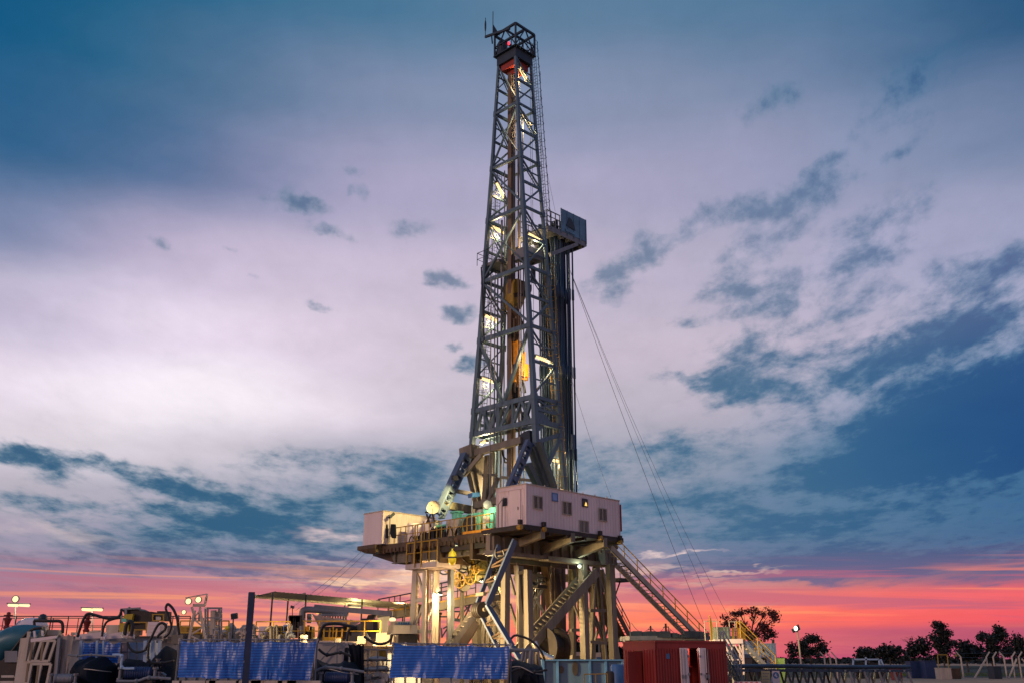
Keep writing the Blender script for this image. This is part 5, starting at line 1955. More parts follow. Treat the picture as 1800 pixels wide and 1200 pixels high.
def cloth_mound(poly_px, Y, depth=1.2, seed=0, n=10):
    """cloth thrown over a machine: outline in pixels, bulging towards the viewer"""
    pts = [P(x, y, Y) for x, y in poly_px]
    c = sum(pts, V()) / len(pts)
    mb = MB()
    vs = []
    out = []
    for i in range(len(pts)):
        for k in range(8):
            out.append(pts[i].lerp(pts[(i + 1) % len(pts)], k / 8))
    m = len(out)
    rings = 9
    for r in range(rings):
        t = r / rings
        for p in out:
            q = p.lerp(c, t * .95)
            w = (mnoise.noise(V((q.x * 2.6, q.z * .7, seed))) * .34 + abs(mnoise.noise(V((q.x * 6 + q.z * 1.5, q.z * 1.3, seed + 4)))) * .20 + mnoise.noise(q * 4 + V((0, seed, 0))) * .05) * min(1, t * 2 + .3)
            q = q + UP * (mnoise.noise(V((q.x * 3, seed, 2))) * .16 * (1 - t))
            vs.append(q - V((0, 1, 0)) * (depth * (1 - (1 - t) ** 2) + w))
    vs.append(c - V((0, depth, 0)))
    fs = []
    for r in range(rings - 1):
        for i in range(m):
            fs.append((r * m + i, r * m + (i + 1) % m, (r + 1) * m + (i + 1) % m, (r + 1) * m + i))
    for i in range(m):
        fs.append(((rings - 1) * m + i, (rings - 1) * m + (i + 1) % m, rings * m))
    k = len(vs)
    for p in out:
        vs.append(p + V((0, .5, 0)))
    for i in range(m):
        fs.append((i, (i + 1) % m, k + (i + 1) % m, k + i))
    fs.append(tuple(k + i for i in range(m)))
    mb.add(vs, fs)
    return mb


def solid(name, m, parent, *pieces, Y=40, smooth=False):
    """flat-fronted pieces: (pixel outline, depth offset, thickness)"""
    mb = MB()
    for poly, dy, th in pieces:
        mb.prism([P(x, y, Y + dy) for x, y in poly], V((0, th, 0)))
    return mb.build(name, m, parent, smooth=smooth)


def rect(x0, y0, x1, y1): return [(x0, y0), (x1, y0), (x1, y1), (x0, y1)]


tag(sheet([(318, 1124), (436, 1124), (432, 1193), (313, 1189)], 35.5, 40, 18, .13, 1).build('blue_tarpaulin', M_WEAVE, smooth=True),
    'blue woven tarpaulin with painted-in white glints hung left of the dark steel post', 'tarpaulin')
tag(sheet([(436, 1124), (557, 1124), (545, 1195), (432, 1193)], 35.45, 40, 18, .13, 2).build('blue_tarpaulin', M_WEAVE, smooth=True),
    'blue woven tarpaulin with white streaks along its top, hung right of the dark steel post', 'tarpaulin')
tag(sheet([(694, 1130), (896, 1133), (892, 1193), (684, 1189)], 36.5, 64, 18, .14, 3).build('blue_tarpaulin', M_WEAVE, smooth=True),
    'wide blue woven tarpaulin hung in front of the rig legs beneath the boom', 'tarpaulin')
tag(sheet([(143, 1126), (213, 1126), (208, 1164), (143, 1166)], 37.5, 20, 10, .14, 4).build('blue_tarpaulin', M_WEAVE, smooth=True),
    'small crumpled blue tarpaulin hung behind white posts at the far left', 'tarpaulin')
# the rails the tarps hang from, with stanchions down to the tank edge
for nm, x0, y0, x1, y1, Y, lab in (('tarp_stand', 316, 1123.5, 558, 1123.5, 35.62, 'thin pipe frame holding the two joined blue tarpaulins'), ('tarp_stand', 690, 1130, 898, 1132.5, 36.7, 'thin pipe frame holding the wide blue tarpaulin')):
    t = thing(nm, tuple(P((x0 + x1) / 2, 1200, Y)), lab, 'frame')
    p, q = P(x0, y0, Y), P(x1, y1, Y)
    m = MB(); m.tube([p, q], .03, 6); m.build('top_pipe', M_STEELG, t)
    for k in range(5):
        m = MB()
        c = p.lerp(q, k / 4); m.tube([c, V((c.x, c.y, 0))], .03, 6)
        m.build('stanchion', M_STEELG, t)
    m = MB()
    for k in range(10):
        c = p.lerp(q, k / 9)
        ti = MB(); ti.tube([c + V((0, -.06, .05)), c + V((.02, -.10, -.05)), c + V((0, -.12, -.14))], .012, 5); ti.tube([c + V((math.cos(a) * .045, -.02 + 0 * a, math.sin(a) * .045)) for a in [2 * math.pi * k2 / 8 for k2 in range(8)]], .012, 5, closed=True); ti.build('rope_tie', M_WHITED, t)
    for k in range(9):
        c = p.lerp(q, (k + .5) / 9) + UP * -1.42 + V((RND.uniform(-.2, .2), 0, 0))
        w = RND.uniform(.1, .6)
        m.obox(c, (w, 0, 0), (0, .12, 0), (0, 0, .05))
    m.build('foot_boards', M_WHITED, t)
# steel post (H section)
pt = thing('steel_post', tuple(P(430, 1240, 34)), 'tall dark blue steel H-section post rising in front of the blue tarpaulins', 'post')
p, q = P(429, 1230, 34.2), P(442.5, 1040, 34.2)
m = MB()
d = V((.94, .34, 0))
e = V((-.34, .94, 0))
hx = (q - p) / 2
for k in (-1, 1):
    m.obox((p + q) / 2 + e * .13 * k, hx, d * .10, e * .012)
m.obox((p + q) / 2, hx, d * .010, e * .118)
m.build('post', mat('navy_post', (.035, .05, .10), .4, .3, .3, 2.0, rust=.15), pt)
m = MB()
for f in (.12, .35, .62):
    c = p.lerp(q, f); m.obox(c, d * .09, e * .117, UP * .03)
m.build('stiffeners', M_WHITED, pt)

# far left: teal elbow, leaning white frames, hoses
el = thing('teal_pump', tuple(P(25, 1200, 37)), 'curved teal blue pipe casing of a pump at the far left edge', 'pump')
m = MB()
m.tube(smooth_path([P(-25, 1205, 37.5), P(-10, 1165, 37.5), P(8, 1132, 37.5), P(38, 1121, 37.5), P(70, 1124, 37.6)], 6), [.5] * 25, 14)
m.build('casing', mat('teal_blue_paint', (.03, .125, .17), .4, .1, .25, 1.5, rust=.1), el, smooth=True)
solid('cabinet', M_STEELG, el, (rect(8, 1143, 30, 1163), 0, .5), Y=36.8)
solid('base', M_DARK, el, (rect(-10, 1160, 32, 1215), 0, .8), Y=36.9)
solid('pipe_ends', M_WHITED, el, (rect(2, 1186, 24, 1190), 0, .3), (rect(0, 1196, 24, 1204), 0, .3), Y=36.3)

fr = thing('panel_frame', tuple(P(70, 1200, 36)), 'leaning cream panel frames with tall window slots beside the teal pump', 'panel')
Yp = 36.0
solid('sheet', M_WHITED, fr, ([(36, 1121), (61, 1118), (56, 1160), (52, 1205), (24, 1205)], .1, .06), ([(48, 1109), (53, 1109), (45, 1160), (41, 1160)], 0, .08), Y=Yp)


def grid_frame(x0, x1, y0, y1, lean, cols, rows, bar, Y):
    mb = MB()
    def q(u, v): return P(lerp(x0, x1, u) + lean * (1 - v), lerp(y0, y1, v), Y)
    for k in range(cols + 1):
        mb.beam(q(k / cols, 0), q(k / cols, 1), bar, .08, up=V((0, 1, 0)))
    for k in range(rows + 1):
        mb.beam(q(0, k / rows), q(1, k / rows), bar * .98, .082, up=V((0, 1, 0)))
    return mb


grid_frame(50, 86, 1125, 1161, 12, 3, 1, .09, Yp).build('upper_frame', M_WHITED, fr)
grid_frame(48, 82, 1166, 1204, 8, 2, 1, .09, Yp).build('lower_frame', M_WHITED, fr)
solid('backing', M_DARK, fr, ([(62, 1124), (100, 1122), (92, 1205), (46, 1205)], .5, .1), Y=Yp)
mb = MB()
for (x0, y0, x1, y1) in ((58, 1128, 53, 1160), (76, 1128, 72, 1160), (50, 1165, 46, 1198), (68, 1168, 64, 1200)):
    mb.beam(P(x0, y0, Yp - .02), P(x1, y1, Yp - .02), .07, .06, up=V((0, 1, 0)))
mb.build('wooden_slats', M_WOOD, fr)
solid('top_bars', M_WHITE, fr, ([(54, 1122), (99, 1116), (99, 1121), (54, 1128)], -.05, .12), ([(58, 1108), (61, 1108), (62, 1119), (59, 1119)], 0, .08), ([(72, 1107), (75, 1107), (75, 1117), (73, 1117)], 0, .08), Y=Yp)
solid('post', M_STEELG, fr, ([(101, 1121), (106, 1121), (98, 1205), (92, 1205)], -.1, .15), Y=Yp)
cv = sheet([(101, 1114), (130, 1112), (118, 1188), (95, 1192)], 36.1, 12, 14, .10, 6)
tag(cv.build('canvas_sheet', M_GTARP, smooth=True), 'buff canvas sheet draped beside the leaning cream frames', 'canvas')
for pts, r, lab in (((( -6, 1174), (20, 1145), (42, 1118), (58, 1105), (74, 1103)), .075, 'thick black hose rising from the left edge over the teal pump'),
                    (((136, 1119), (141, 1103), (148, 1085), (155, 1078), (170, 1081), (190, 1086), (208, 1083), (213, 1074), (213, 1070)), .075, 'long black hose swinging from the cream tank top up to the raised machine'),
                    (((179, 1118), (182, 1103), (188, 1092), (200, 1087), (212, 1085)), .06, 'black hose joining the long hose above the small blue tarpaulin'),
                    (((219, 1116), (222, 1098), (228, 1091), (233, 1098), (230, 1117)), .10, 'thick black hose bent in a tight upright loop'),
                    (((256, 1140), (266, 1120), (276, 1100), (284, 1094), (291, 1098), (290, 1106), (280, 1114), (276, 1120)), .07, 'grey black hose looping over beside the pale tank'),
                    (((291, 1068), (295, 1061), (304, 1069), (311, 1085), (313, 1100), (315, 1115)), .07, 'black hose arching highest between the machine and the floodlight mast'),
                    (((291, 1068), (296, 1083), (301, 1098), (297, 1112), (288, 1120)), .06, 'black hose hanging down from the top of the highest arch'),
                    (((224, 1128), (228, 1138), (238, 1145), (250, 1144), (258, 1140)), .06, 'black hose sagging low in front of the pale tanks'),
                    (((558, 1128), (563, 1110), (570, 1098), (590, 1095), (612, 1099), (628, 1102)), .08, 'black hose arching before the yellow rails right of the tarpaulins'),
                    (((610, 1126), (612, 1110), (618, 1102)), .07, 'short black hose dropping to the dark curtain'),
                    (((640, 1118), (655, 1128), (670, 1131), (684, 1126), (690, 1114)), .07, 'black hose sagging under the white tank left of the wide tarpaulin'),
                    (((898, 1122), (905, 1116), (918, 1118), (935, 1126), (950, 1142), (958, 1160)), .06, 'black hose curving down in front of the forked leg')):
    m = MB()
    m.tube(smooth_path([P(x, y, 37.0 if x < 500 else 38.5) for x, y in pts], 6), r * .72, 8)
    tag(m.build('hose', M_RUBBER, smooth=True), lab, 'hose')
m = MB()
m.tube(smooth_path([P(60, 1090, 38), P(90, 1090.5, 38), P(105, 1091, 38), P(110, 1097, 38), P(110, 1112, 38)], 5), .06, 8)
m.tube([P(60, 1090, 38), P(62, 1117, 38)], .05, 8)
tag(m.build('pipe_arch', M_DARK, smooth=True), 'dark pipe arch standing behind the leaning cream frames', 'pipe')

tk = thing('open_tank', tuple(P(180, 1200, 37.6)), 'cream cloth-covered tank rim with white pipe elbows above the small blue tarpaulin', 'tank')
mb = MB()
for k, (x0, x1) in enumerate(((140, 177), (186, 212))):
    mb.prism([P(x, y, 37.6) for x, y in ((x0, 1114), (x1, 1110), (x1 + 1, 1121), (x0, 1122))], V((0, .6, 0)))
mb.build('cloth_cover', M_WHITE, tk)
mb = MB()
mb.beam(P(130, 1124, 37.7), P(285, 1124, 37.7), .3, .09)
mb.build('rim_beam', M_STEELG, tk)
for (x, y) in ((137, 1121), (181, 1121), (221, 1117), (231, 1118)):
    mb = MB()
    mb.tube([P(x, y, 37.3), P(x - 1, y - 9, 37.3)], .08, 8)
    mb.tube([P(x - 3, y, 37.3), P(x + 5, y, 37.3)], .08, 8)
    mb.build('pipe_elbow', M_WHITE, tk)
for (x0, x1, w) in ((143, 140, .1), (171, 168, .08), (182, 180, .06), (256, 254, .12), (270, 268, .14), (281, 279, .10)):
    mb = MB()
    mb.beam(P(x0, 1125, 37.2), P(x1, 1206, 37.2), w, w, up=V((0, 1, 0)))
    mb.build('post', M_BLUEL, tk)
bt_ = thing('pale_tank', tuple(P(232, 1200, 38.2)), 'pale blue and white cube tank in a pipe cage behind the black hoses', 'tank')
solid('body', M_BLUEL, bt_, (rect(224, 1128, 258, 1182), .2, 1.2), Y=38)
solid('front_panel', M_WHITE, bt_, (rect(213, 1129, 223.5, 1160), 0, .5), (rect(209, 1173, 219, 1180), 0, .4), Y=38)
mb = MB()
for x in (213, 224, 240, 257):
    mb.tube([P(x, 1127, 37.9), P(x, 1205, 37.9)], .025, 6)
for y in (1145, 1164):
    mb.tube([P(211, y, 37.9), P(258, y, 37.9)], .025, 6)
mb.build('pipe_cage', M_STEELG, bt_)
for poly, dep, sd, lab in ((((126, 1200), (130, 1176), (140, 1158), (160, 1154), (185, 1156), (197, 1170), (199, 1215), (122, 1215)), 1.2, 1, 'dark tarpaulin bundled over a machine in front of the small blue tarpaulin'),
                           (((282, 1142), (296, 1138), (303, 1142), (308, 1170), (306, 1215), (262, 1215), (266, 1160)), .8, 2, 'dark tarpaulin cover left of the joined blue tarpaulins'),
                           (((206, 1165), (222, 1158), (262, 1160), (285, 1172), (288, 1215), (200, 1215)), .7, 3, 'black sheeting heaped low under the pale cube tank'),
                           (((556, 1160), (575, 1166), (600, 1164), (622, 1162), (634, 1180), (632, 1215), (545, 1215)), .9, 4, 'dark tarpaulin heap right of the joined blue tarpaulins'),
                           (((896, 1163), (908, 1158), (925, 1166), (940, 1166), (954, 1172), (960, 1215), (893, 1215)), .9, 5, 'dark tarpaulin heap right of the wide blue tarpaulin')):
    tag(cloth_mound(poly, 37.2, dep, sd).build('tarp_cover', M_DTARP, smooth=True), lab, 'tarpaulin')
tag(sheet([(612, 1128), (640, 1130), (641, 1205), (622, 1205)], 37.5, 16, 12, .2, 9).build('dark_curtain', M_DTARP, smooth=True), 'dark slate curtain hanging in folds beside the shelf of sacks', 'curtain')
tag(sheet([(606, 1134), (614, 1134), (612, 1168), (603, 1168)], 37.4, 8, 8, .1, 10).build('dark_curtain', M_DTARP, smooth=True), 'narrow dark curtain strip beside the grey cabin wall', 'curtain')
# valves and metal gear glinting in the gap
gv_ = thing('valve_manifold', tuple(P(275, 1190, 36.6)), 'glinting steel valve manifold among the dark covers left of the tarpaulins', 'valves')
mb = MB()
for k in range(7):
    x, y = RND.uniform(258, 288), RND.uniform(1160, 1196)
    mb.tube([P(x, y, 36.5), P(x + RND.uniform(-14, 14), y + RND.uniform(-2, 6), 36.5)], .06, 8)
mb.lathe(P(278, 1190, 36.3), [(.07, 0), (.07, .15), (.11, .16), (.11, .2)], 12)
mb.lathe(P(277, 1165, 36.3), [(.06, 0), (.06, .12), (.1, .13), (.1, .16)], 12)
mb.build('pipes', mat('bright_steel', (.20, .20, .22), .3, .8, .3, 3), gv_, smooth=True)

# grey cabin wall and shelf between the tarpaulins
gw = thing('grey_cabin', tuple(P(580, 1200, 40)), 'low grey cabin wall with pipe braces right of the joined tarpaulins', 'cabin')
solid('wall', mat('grey_cabin_paint', (.34, .31, .29), .6, 0, .2, 1.2, rust=.15), gw, (rect(552, 1128, 612, 1215), 0, 2.0), Y=40)
mb = MB()
for (x0, y0, x1, y1) in ((556, 1129, 606, 1129), (560, 1164, 582, 1138), (592, 1130, 592, 1168), (606, 1130, 604, 1168), (582, 1138, 592, 1131)):
    mb.tube([P(x0, y0, 39.8), P(x1, y1, 39.8)], .03, 6)
mb.build('braces', M_STEELG, gw)
shf = thing('sack_shelf', tuple(P(662, 1200, 42)), 'open pipe shelf with pale sacks and a bucket between dark curtain and wide tarpaulin', 'shelf')
mb = MB()
for x in (647, 664, 680):
    mb.tube([P(x, 1140, 41.5), P(x - 1, 1206, 41.5)], .03, 6)
mb.tube([P(640, 1141, 41.5), P(690, 1141, 41.5)], .03, 6)
mb.build('frame', M_STEELG, shf)
mb = MB()
for y in (1160, 1178, 1194):
    mb.obox(P(664, y, 42.2), (.62, 0, 0), (0, .6, 0), (0, 0, .03))
mb.build('boards', M_DARK, shf)
for (x, y, w, lab) in ((664, 1157, .42, 'pale sack lying on the top board of the pipe shelf'), (655, 1175, .42, 'pale sack on the middle board left side of the pipe shelf'), (672, 1174, .3, 'small yellowish sack on the middle board right side of the pipe shelf'), (668, 1191, .36, 'flattened pale sack on the lowest board of the pipe shelf')):
    mb = MB(); mb.sphere(P(x, y, 41.7), .26, 12, (w / .26, .9, .42)); tag(mb.build('sack', M_WHITED, smooth=True), lab, 'sack')
mb = MB(); mb.lathe(P(673, 1154, 41.8) - UP * .0, [(.16, 0), (.2, .36), (.21, .38), (.18, .38)], 16); tag(mb.build('bucket', M_YEL), 'orange yellow bucket standing on top of the pipe shelf', 'bucket')
mb = MB()
for k in range(26):
    x, y = RND.uniform(640, 690), RND.uniform(1184, 1203)
    s = RND.uniform(.05, .16)
    mb.obox(P(x, y, 41.2 + k * .012), (s, 0, .02), (0, s, 0), (0, 0, s * .6))
tag(struct(mb.build('scrap_pile', M_WHITED), 'stuff'), 'pile of pale fittings and scrap at the foot of the pipe shelf', 'scrap')
# pipe bench right of the wide tarp
pb = thing('pipe_bench', tuple(P(925, 1200, 38.5)), 'grey pipe frame with hanging hoses right of the wide blue tarpaulin', 'pipe frame')
mb = MB()
mb.tube([P(894, 1142, 38.5), P(946, 1142, 38.5)], .07, 8)
for (x0, y0, x1, y1, r) in ((896, 1150, 912, 1168, .04), (920, 1142, 916, 1168, .06), (925, 1142, 923, 1170, .05), (933, 1142, 931, 1172, .08), (938, 1142, 937, 1172, .05), (945, 1140, 950, 1172, .05), (896, 1145, 905, 1215, .03), (928, 1136, 936, 1150, .06)):
    mb.tube([P(x0, y0, 38.5), P(x1, y1, 38.5)], r, 8)
mb.build('pipes', M_STEELG, pb)

# ---- yard behind: long tank with railing
tl = thing('mud_tank', tuple(P(160, 1150, 62)), 'long grey mud tank top with thin dark railing at the far left', 'tank')
Yt = 62
mb = MB()
mb.wbox(P(-40, 1120, Yt).x, P(330, 1120, Yt).x, Yt, Yt + 3, 0, P(0, 1117, Yt).z)
mb.build('tank', M_STEELG, tl)
mb = MB()
z = P(0, 1116, Yt).z
rail(mb, [V((P(-40, 1120, Yt).x, Yt + .1, z)), V((P(330, 1120, Yt).x, Yt + .1, z))], 1.15, .035, 1.05, 1)
mb.build('railing', M_MASTD, tl)
mb = MB()
rail(mb, [V((P(-40, 1120, Yt).x, Yt + 2.8, z)), V((P(330, 1120, Yt).x, Yt + 2.8, z))], 1.15, .03, 1.6, 1)
mb.build('far_railing', M_MASTD, tl)
sg = thing('white_hopper', tuple(P(60, 1110, 61)), 'rounded white hopper on the mud tank at the far left', 'hopper')
mb = MB(); c = P(55, 1106, 61); mb.lathe(c, [(.9, 0), (.95, .25), (.8, .5), (.4, .68), (.1, .72)], 20); mb.build('dome', M_WHITE, sg, smooth=True)
mb = MB(); mb.lathe(c - UP * .7, [(.7, 0), (.9, .7)], 18); mb.build('cone', M_WHITED, sg)
tag(MB().sphere(P(75, 1086, 61), .28, 10).tube([P(75, 1086, 61), P(76, 1112, 61)], .07, 6).build('tank_agitator_cap', M_MASTD, smooth=True), 'dark round cap on a stub post behind the pipe arch', 'cap')
for (x, y, lab) in ((11, 1097, 'dark red valve spindle standing on the tank near the left edge'), (151, 1102, 'dark red valve spindle standing behind the small blue tarpaulin')):
    mb = MB()
    c = P(x, y + 8, 60)
    mb.lathe(c, [(.16, 0), (.2, .1), (.12, .2), (.18, .45), (.24, .6), (.12, .7), (.12, .95), (.05, 1.0)], 12)
    mb.tube([c + UP * .8 + V((math.cos(t) * .24, math.sin(t) * .24, 0)) for t in [2 * math.pi * k / 12 for k in range(12)]], .03, 5, closed=True)
    tag(mb.build('valve', mat('dark_red_paint', (.16, .02, .02), .5), smooth=True), lab, 'valve')
mb = MB()
for k in range(30):
    x = RND.uniform(-10, 320); s = RND.uniform(.12, .4)
    c = P(x, 1116, 61.5 + k * .04)
    mb.obox(c + UP * s * .5, (s, 0, 0), (0, s * .6, 0), (0, 0, s * RND.uniform(.4, 1.2)))
tag(struct(mb.build('tank_fittings', M_WHITED), 'stuff'), 'small pale pumps, lids and fittings cluttering the mud tank top', 'fittings')

# engine set on the tank
en = thing('engine_set', tuple(P(250, 1112, 60)), 'raised dark engine set with mustard shroud behind the black hoses', 'engine')
solid('block', M_DARK, en, ([(214, 1070), (238, 1068), (247, 1072), (247, 1095), (228, 1096)], .3, 1.6), (rect(247.2, 1074, 266, 1092), .3, 1.4), (rect(276, 1073, 290, 1090), .3, 1.2), (rect(230, 1096, 262, 1106), .4, 1.0), Y=60)
solid('shroud', mat('mustard_shroud', (.40, .30, .02), .5, 0, .3, 2, rust=.2), en, ([(216, 1086), (219, 1079), (234, 1078), (231, 1090), (214, 1092)], 0, 1.0), (rect(210, 1094, 226, 1112), .2, .8), Y=60)
solid('yellow_frame', M_YEL, en, (rect(267, 1078, 269, 1091), 0, .1), (rect(286, 1078, 288, 1091), 0, .1), (rect(269, 1078, 286, 1080), 0, .1), (rect(269, 1089, 286, 1091), 0, .1), (rect(234, 1092, 260, 1094), 0, .1), (rect(256, 1092, 259, 1112), -.1, .1), (rect(234, 1105, 256, 1107), 0, .1), Y=59.8)
solid('control_box', M_TEAL, en, (rect(214, 1086.5, 222, 1092), -.1, .09), Y=60)
solid('grille', M_WHITED, en, (rect(274, 1083, 281, 1089), -.05, .2), Y=59.9)
mb = MB(); mb.tube([P(227, 1068, 60.5), P(227, 1066, 60.5)], .08, 6); mb.beam(P(212, 1070, 60.2), P(247, 1068, 60.2), .1); mb.beam(P(213, 1070, 60.2), P(214, 1094, 60.2), .1); mb.beam(P(222, 1070, 60.2), P(221, 1082, 60.2), .14); mb.build('exhaust_frame', M_STEELG, en)
wc = thing('white_cabinet', tuple(P(268, 1122, 58)), 'white ribbed cabinet standing right of the dark engine set', 'cabinet')
mb = MB(); mb.wbox(P(259, 1100, 58).x, P(282, 1100, 58).x, 58, 59.2, P(0, 1117, 58).z, P(0, 1092, 58).z)
for k in range(3):
    y = 1097 + k * 6
    mb.wbox(P(261, 1100, 58).x, P(280, 1100, 58).x, 57.97, 58, P(0, y + 1, 58).z, P(0, y, 58).z)
mb.build('housing', M_WHITE, wc)

# floodlights of the yard


def flood_pole(name, label, x, y_top, y_base, Y, heads, tubes=(), power=900, lattice=False, dark_heads=()):
    t = thing(name, tuple(P(x, y_base, Y)), label, 'floodlight')
    top, bot = P(x, y_top, Y), P(x, y_base, Y)
    bot = V((bot.x, bot.y, max(0, bot.z)))
    mb = MB()
    if lattice:
        for dx in (-.35, .35):
            mb.beam(bot + V((dx * 1.8, 0, 0)), top + V((dx * .4, 0, 0)), .12, .12)
        for k in range(6):
            s = -1 if k % 2 else 1
            c0, c1 = bot.lerp(top, k / 6), bot.lerp(top, (k + 1) / 6)
            w0, w1 = lerp(.63, .14, k / 6), lerp(.63, .14, (k + 1) / 6)
            mb.beam(c0 + V((w0 * s, 0, 0)), c1 - V((w1 * s, 0, 0)), .07, .07)
    else:
        mb.tube([bot, top], .045, 6)
    mb.build('pole', M_WHITED if lattice else M_STEELG, t)
    for (hx, hy, r, sx) in heads:
        c = P(hx, hy, Y)
        mb = MB(); mb.lathe(c, [(r * .5, .25), (r * 1.15, .1), (r * 1.2, -.02), (r * 1.02, -.02), (r * 1.0, .05), (r * .4, .2)], 16, V((0, 1, 0)))
        hd = mb.build('lamp_head', M_MASTD, t)
        mb = MB(); mb.lathe(c, [(r * .98, .0), (r * .98, .03)], 16, V((0, 1, 0)))
        mb.build('lens', M_FLOOD, hd)
        lamp('flood_light', c + (V((1.5, -.6, .1)) if hx > 300 else V((.9, -.5, .3))), power, (1.0, .68, .30), .3, t, spot=50, aim=V((5.0, 61.5, 0.5)), blend=.25)
    for (x0, y0, x1, y1) in tubes:
        mb = MB(); mb.beam(P(x0 - 1, y0 - 3, Y), P(x1 + 1, y1 - 3, Y), .22, .06)
        hd = mb.build('tube_reflector', M_MASTD, t)
        xm = (x0 + x1) / 2
        for (xa, xb) in ((x0, xm - .6), (xm + .6, x1)):
            mb = MB(); mb.tube([P(xa, y0, Y), P(xa + 1, y0, Y), P(xb - 1, y1, Y), P(xb, y1, Y)], [.05, .09, .09, .05], 8)
            mb.build('lit_tube', M_FLOOD if x0 < 60 else M_TUBE, hd)
        lamp('tube_light', P(xm, y0 + 5, Y - .6), min(power, 900) * .12, (1.0, .75, .42), .2, t)
    return t


flood_pole('floodlight_pole', 'glaring square floodlight over a lit tube lamp at the far left edge', 27, 1063, 1112, 64, [(27, 1052, .2, 1)], [(14, 1062.5, 52, 1063.5)], 2500)
flood_pole('floodlight_pole', 'pair of lit tube lamps on a thin pole left of the engine set', 162, 1070, 1112, 64, [], [(144, 1070, 180, 1071)], 800)
ft = flood_pole('floodlight_mast', 'lattice mast with two blazing round floodlights left of the blue tarpaulins', 347, 1072, 1160, 52, [(331, 1056, .15, 1), (348.5, 1053, .15, 1)], [], 36000, True)
mb = MB(); mb.beam(P(326, 1050, 52.2), P(364, 1043, 52.2), .05); mb.beam(P(364, 1043, 52.2), P(363, 1055, 52.2), .08); mb.beam(P(363, 1048, 52.2), P(360, 1063, 52.2), .25, .06); mb.beam(P(340, 1063, 52.2), P(360, 1063, 52.2), .2, .14); mb.beam(P(337, 1066, 52.2), P(344, 1090, 52.2), .1); mb.beam(P(352, 1066, 52.2), P(350, 1090, 52.2), .1)
mb.build('head_frame', M_WHITED, ft)
fs = flood_pole('floodlight_pole', 'small bright lamp on a bent bracket left of the lattice floodlight mast', 314, 1080, 1118, 54, [(323, 1075, .11, 1)], [], 1200)
dl = thing('dark_floodlight', tuple(P(409, 1120, 56)), 'unlit dark square floodlight on a thin pole left of the steel post', 'floodlight')
mb = MB(); mb.tube([P(409, 1120, 56), P(410, 1087, 56)], .04, 6); mb.build('pole', M_MASTD, dl)
mb = MB(); mb.obox(P(412, 1082, 56), (.17, 0, .02), (0, .1, .03), (-.02, -.03, .14)); mb.build('lamp_head', M_MASTD, dl)

# yellow-railed machines between mast and post
ym = thing('pump_skid', tuple(P(345, 1122, 58)), 'yellow-railed pump skid with pale pumps behind the floodlight mast', 'pump skid')
mb = MB(); rail(mb, [P(314, 1122, 58), P(400, 1122, 58)], 1.0, .04, .75, 2); mb.build('railing', M_YELR, ym)
mb = MB()
for (x0, y0, x1, y1, w) in ((318, 1106, 352, 1106, .35), (333, 1118, 360, 1118, .4)):
    mb.beam(P(x0, y0, 58.5), P(x1, y1, 58.5), w, w)
mb.build('beams', M_YEL, ym)
mb = MB()
for (x, y, r, h) in ((366, 1122, .3, 1.0), (380, 1122, .22, .8), (395, 1122, .35, .55), (405, 1122, .3, .9), (417, 1122, .25, .6), (428, 1122, .3, .8)):
    mb.lathe(P(x, y, 58.8), [(r, 0), (r, h * .7), (r * .6, h * .85), (r * .3, h)], 14)
mb.build('pumps', M_WHITED, ym, smooth=True)
mb = MB(); mb.sphere(P(399, 1103, 57.5), .14, 10); mb.build('yellow_lamp_globe', M_YELB, ym)
cg = thing('pipe_cage', tuple(P(374, 1122, 57)), 'open square pipe cage standing among the pumps right of the floodlight mast', 'cage')
mb = MB()
for (x, d) in ((365, 0), (389, 0), (361, 1), (385, 1)):
    mb.beam(P(x, 1122, 57 + d), P(x, 1068, 57 + d), .09, .09)
for d in (0, 1):
    mb.beam(P(365 - 4 * d, 1068, 57 + d), P(389 - 4 * d, 1068, 57 + d), .1, .1)
    mb.beam(P(365 - 4 * d, 1085, 57 + d), P(389 - 4 * d, 1085, 57 + d), .07, .07)
mb.beam(P(365, 1068, 57), P(361, 1068, 58), .1); mb.beam(P(389, 1068, 57), P(385, 1068, 58), .1)
mb.build('frame', M_STEELG, cg)
mb = MB(); mb.beam(P(375, 1115, 57.5), P(376, 1072, 57.5), .3, .3); mb.beam(P(380, 1090, 57.5), P(380, 1074, 57.5), .15, .5); mb.build('pump_column', M_WHITED, cg)

# canopy over the shakers
cn = thing('shaker_canopy', tuple(P(580, 1128, 60)), 'long thin metal canopy roof on poles over the shale shakers', 'canopy')
zc = P(447, 1046, 60).z
c0, c1 = P(447, 1047, 60), V((P(724, 1078, 75).x, 75, zc))
ax = (c1 - c0).normalized()
sd = V((ax.y, -ax.x, 0))
mb = MB()
nn = 46
for k in range(nn):
    p = c0.lerp(c1, k / nn); q = c0.lerp(c1, (k + .5) / nn); r_ = c0.lerp(c1, (k + 1) / nn)
    w = sd * 1.5
    mb.add([p, q + UP * .03, q + UP * .03 + w + UP * .22, p + w + UP * .22], [(0, 1, 2, 3)])
    mb.add([q + UP * .03, r_, r_ + w + UP * .22, q + UP * .03 + w + UP * .22], [(0, 1, 2, 3)])
mb.beam(c0, c1, .06, .22)
mb.build('roof', mat('canopy_sheet', (.40, .38, .30), .5, .1, .2, 1.0, rust=.25), cn, recalc=False)
for f in (.0, .18, .52, .82, .93):
    p = c0.lerp(c1, f)
    for w, h in ((0, 0), (1.45, .2)):
        mb = MB()
        mb.tube([p + sd * w + UP * h, V((p.x, p.y, 1.0)) + sd * w], .055, 6)
        mb.build('pole', M_MASTD, cn)
for f in (.24, .72, .85):
    mb = MB()
    p = c0.lerp(c1, f)
    mb.tube([p + UP * .1 - ax * .9, p + UP * .45 + ax * .6, p + ax * .65], .04, 5)
    mb.build('roof_bracket', M_STEELG, cn)
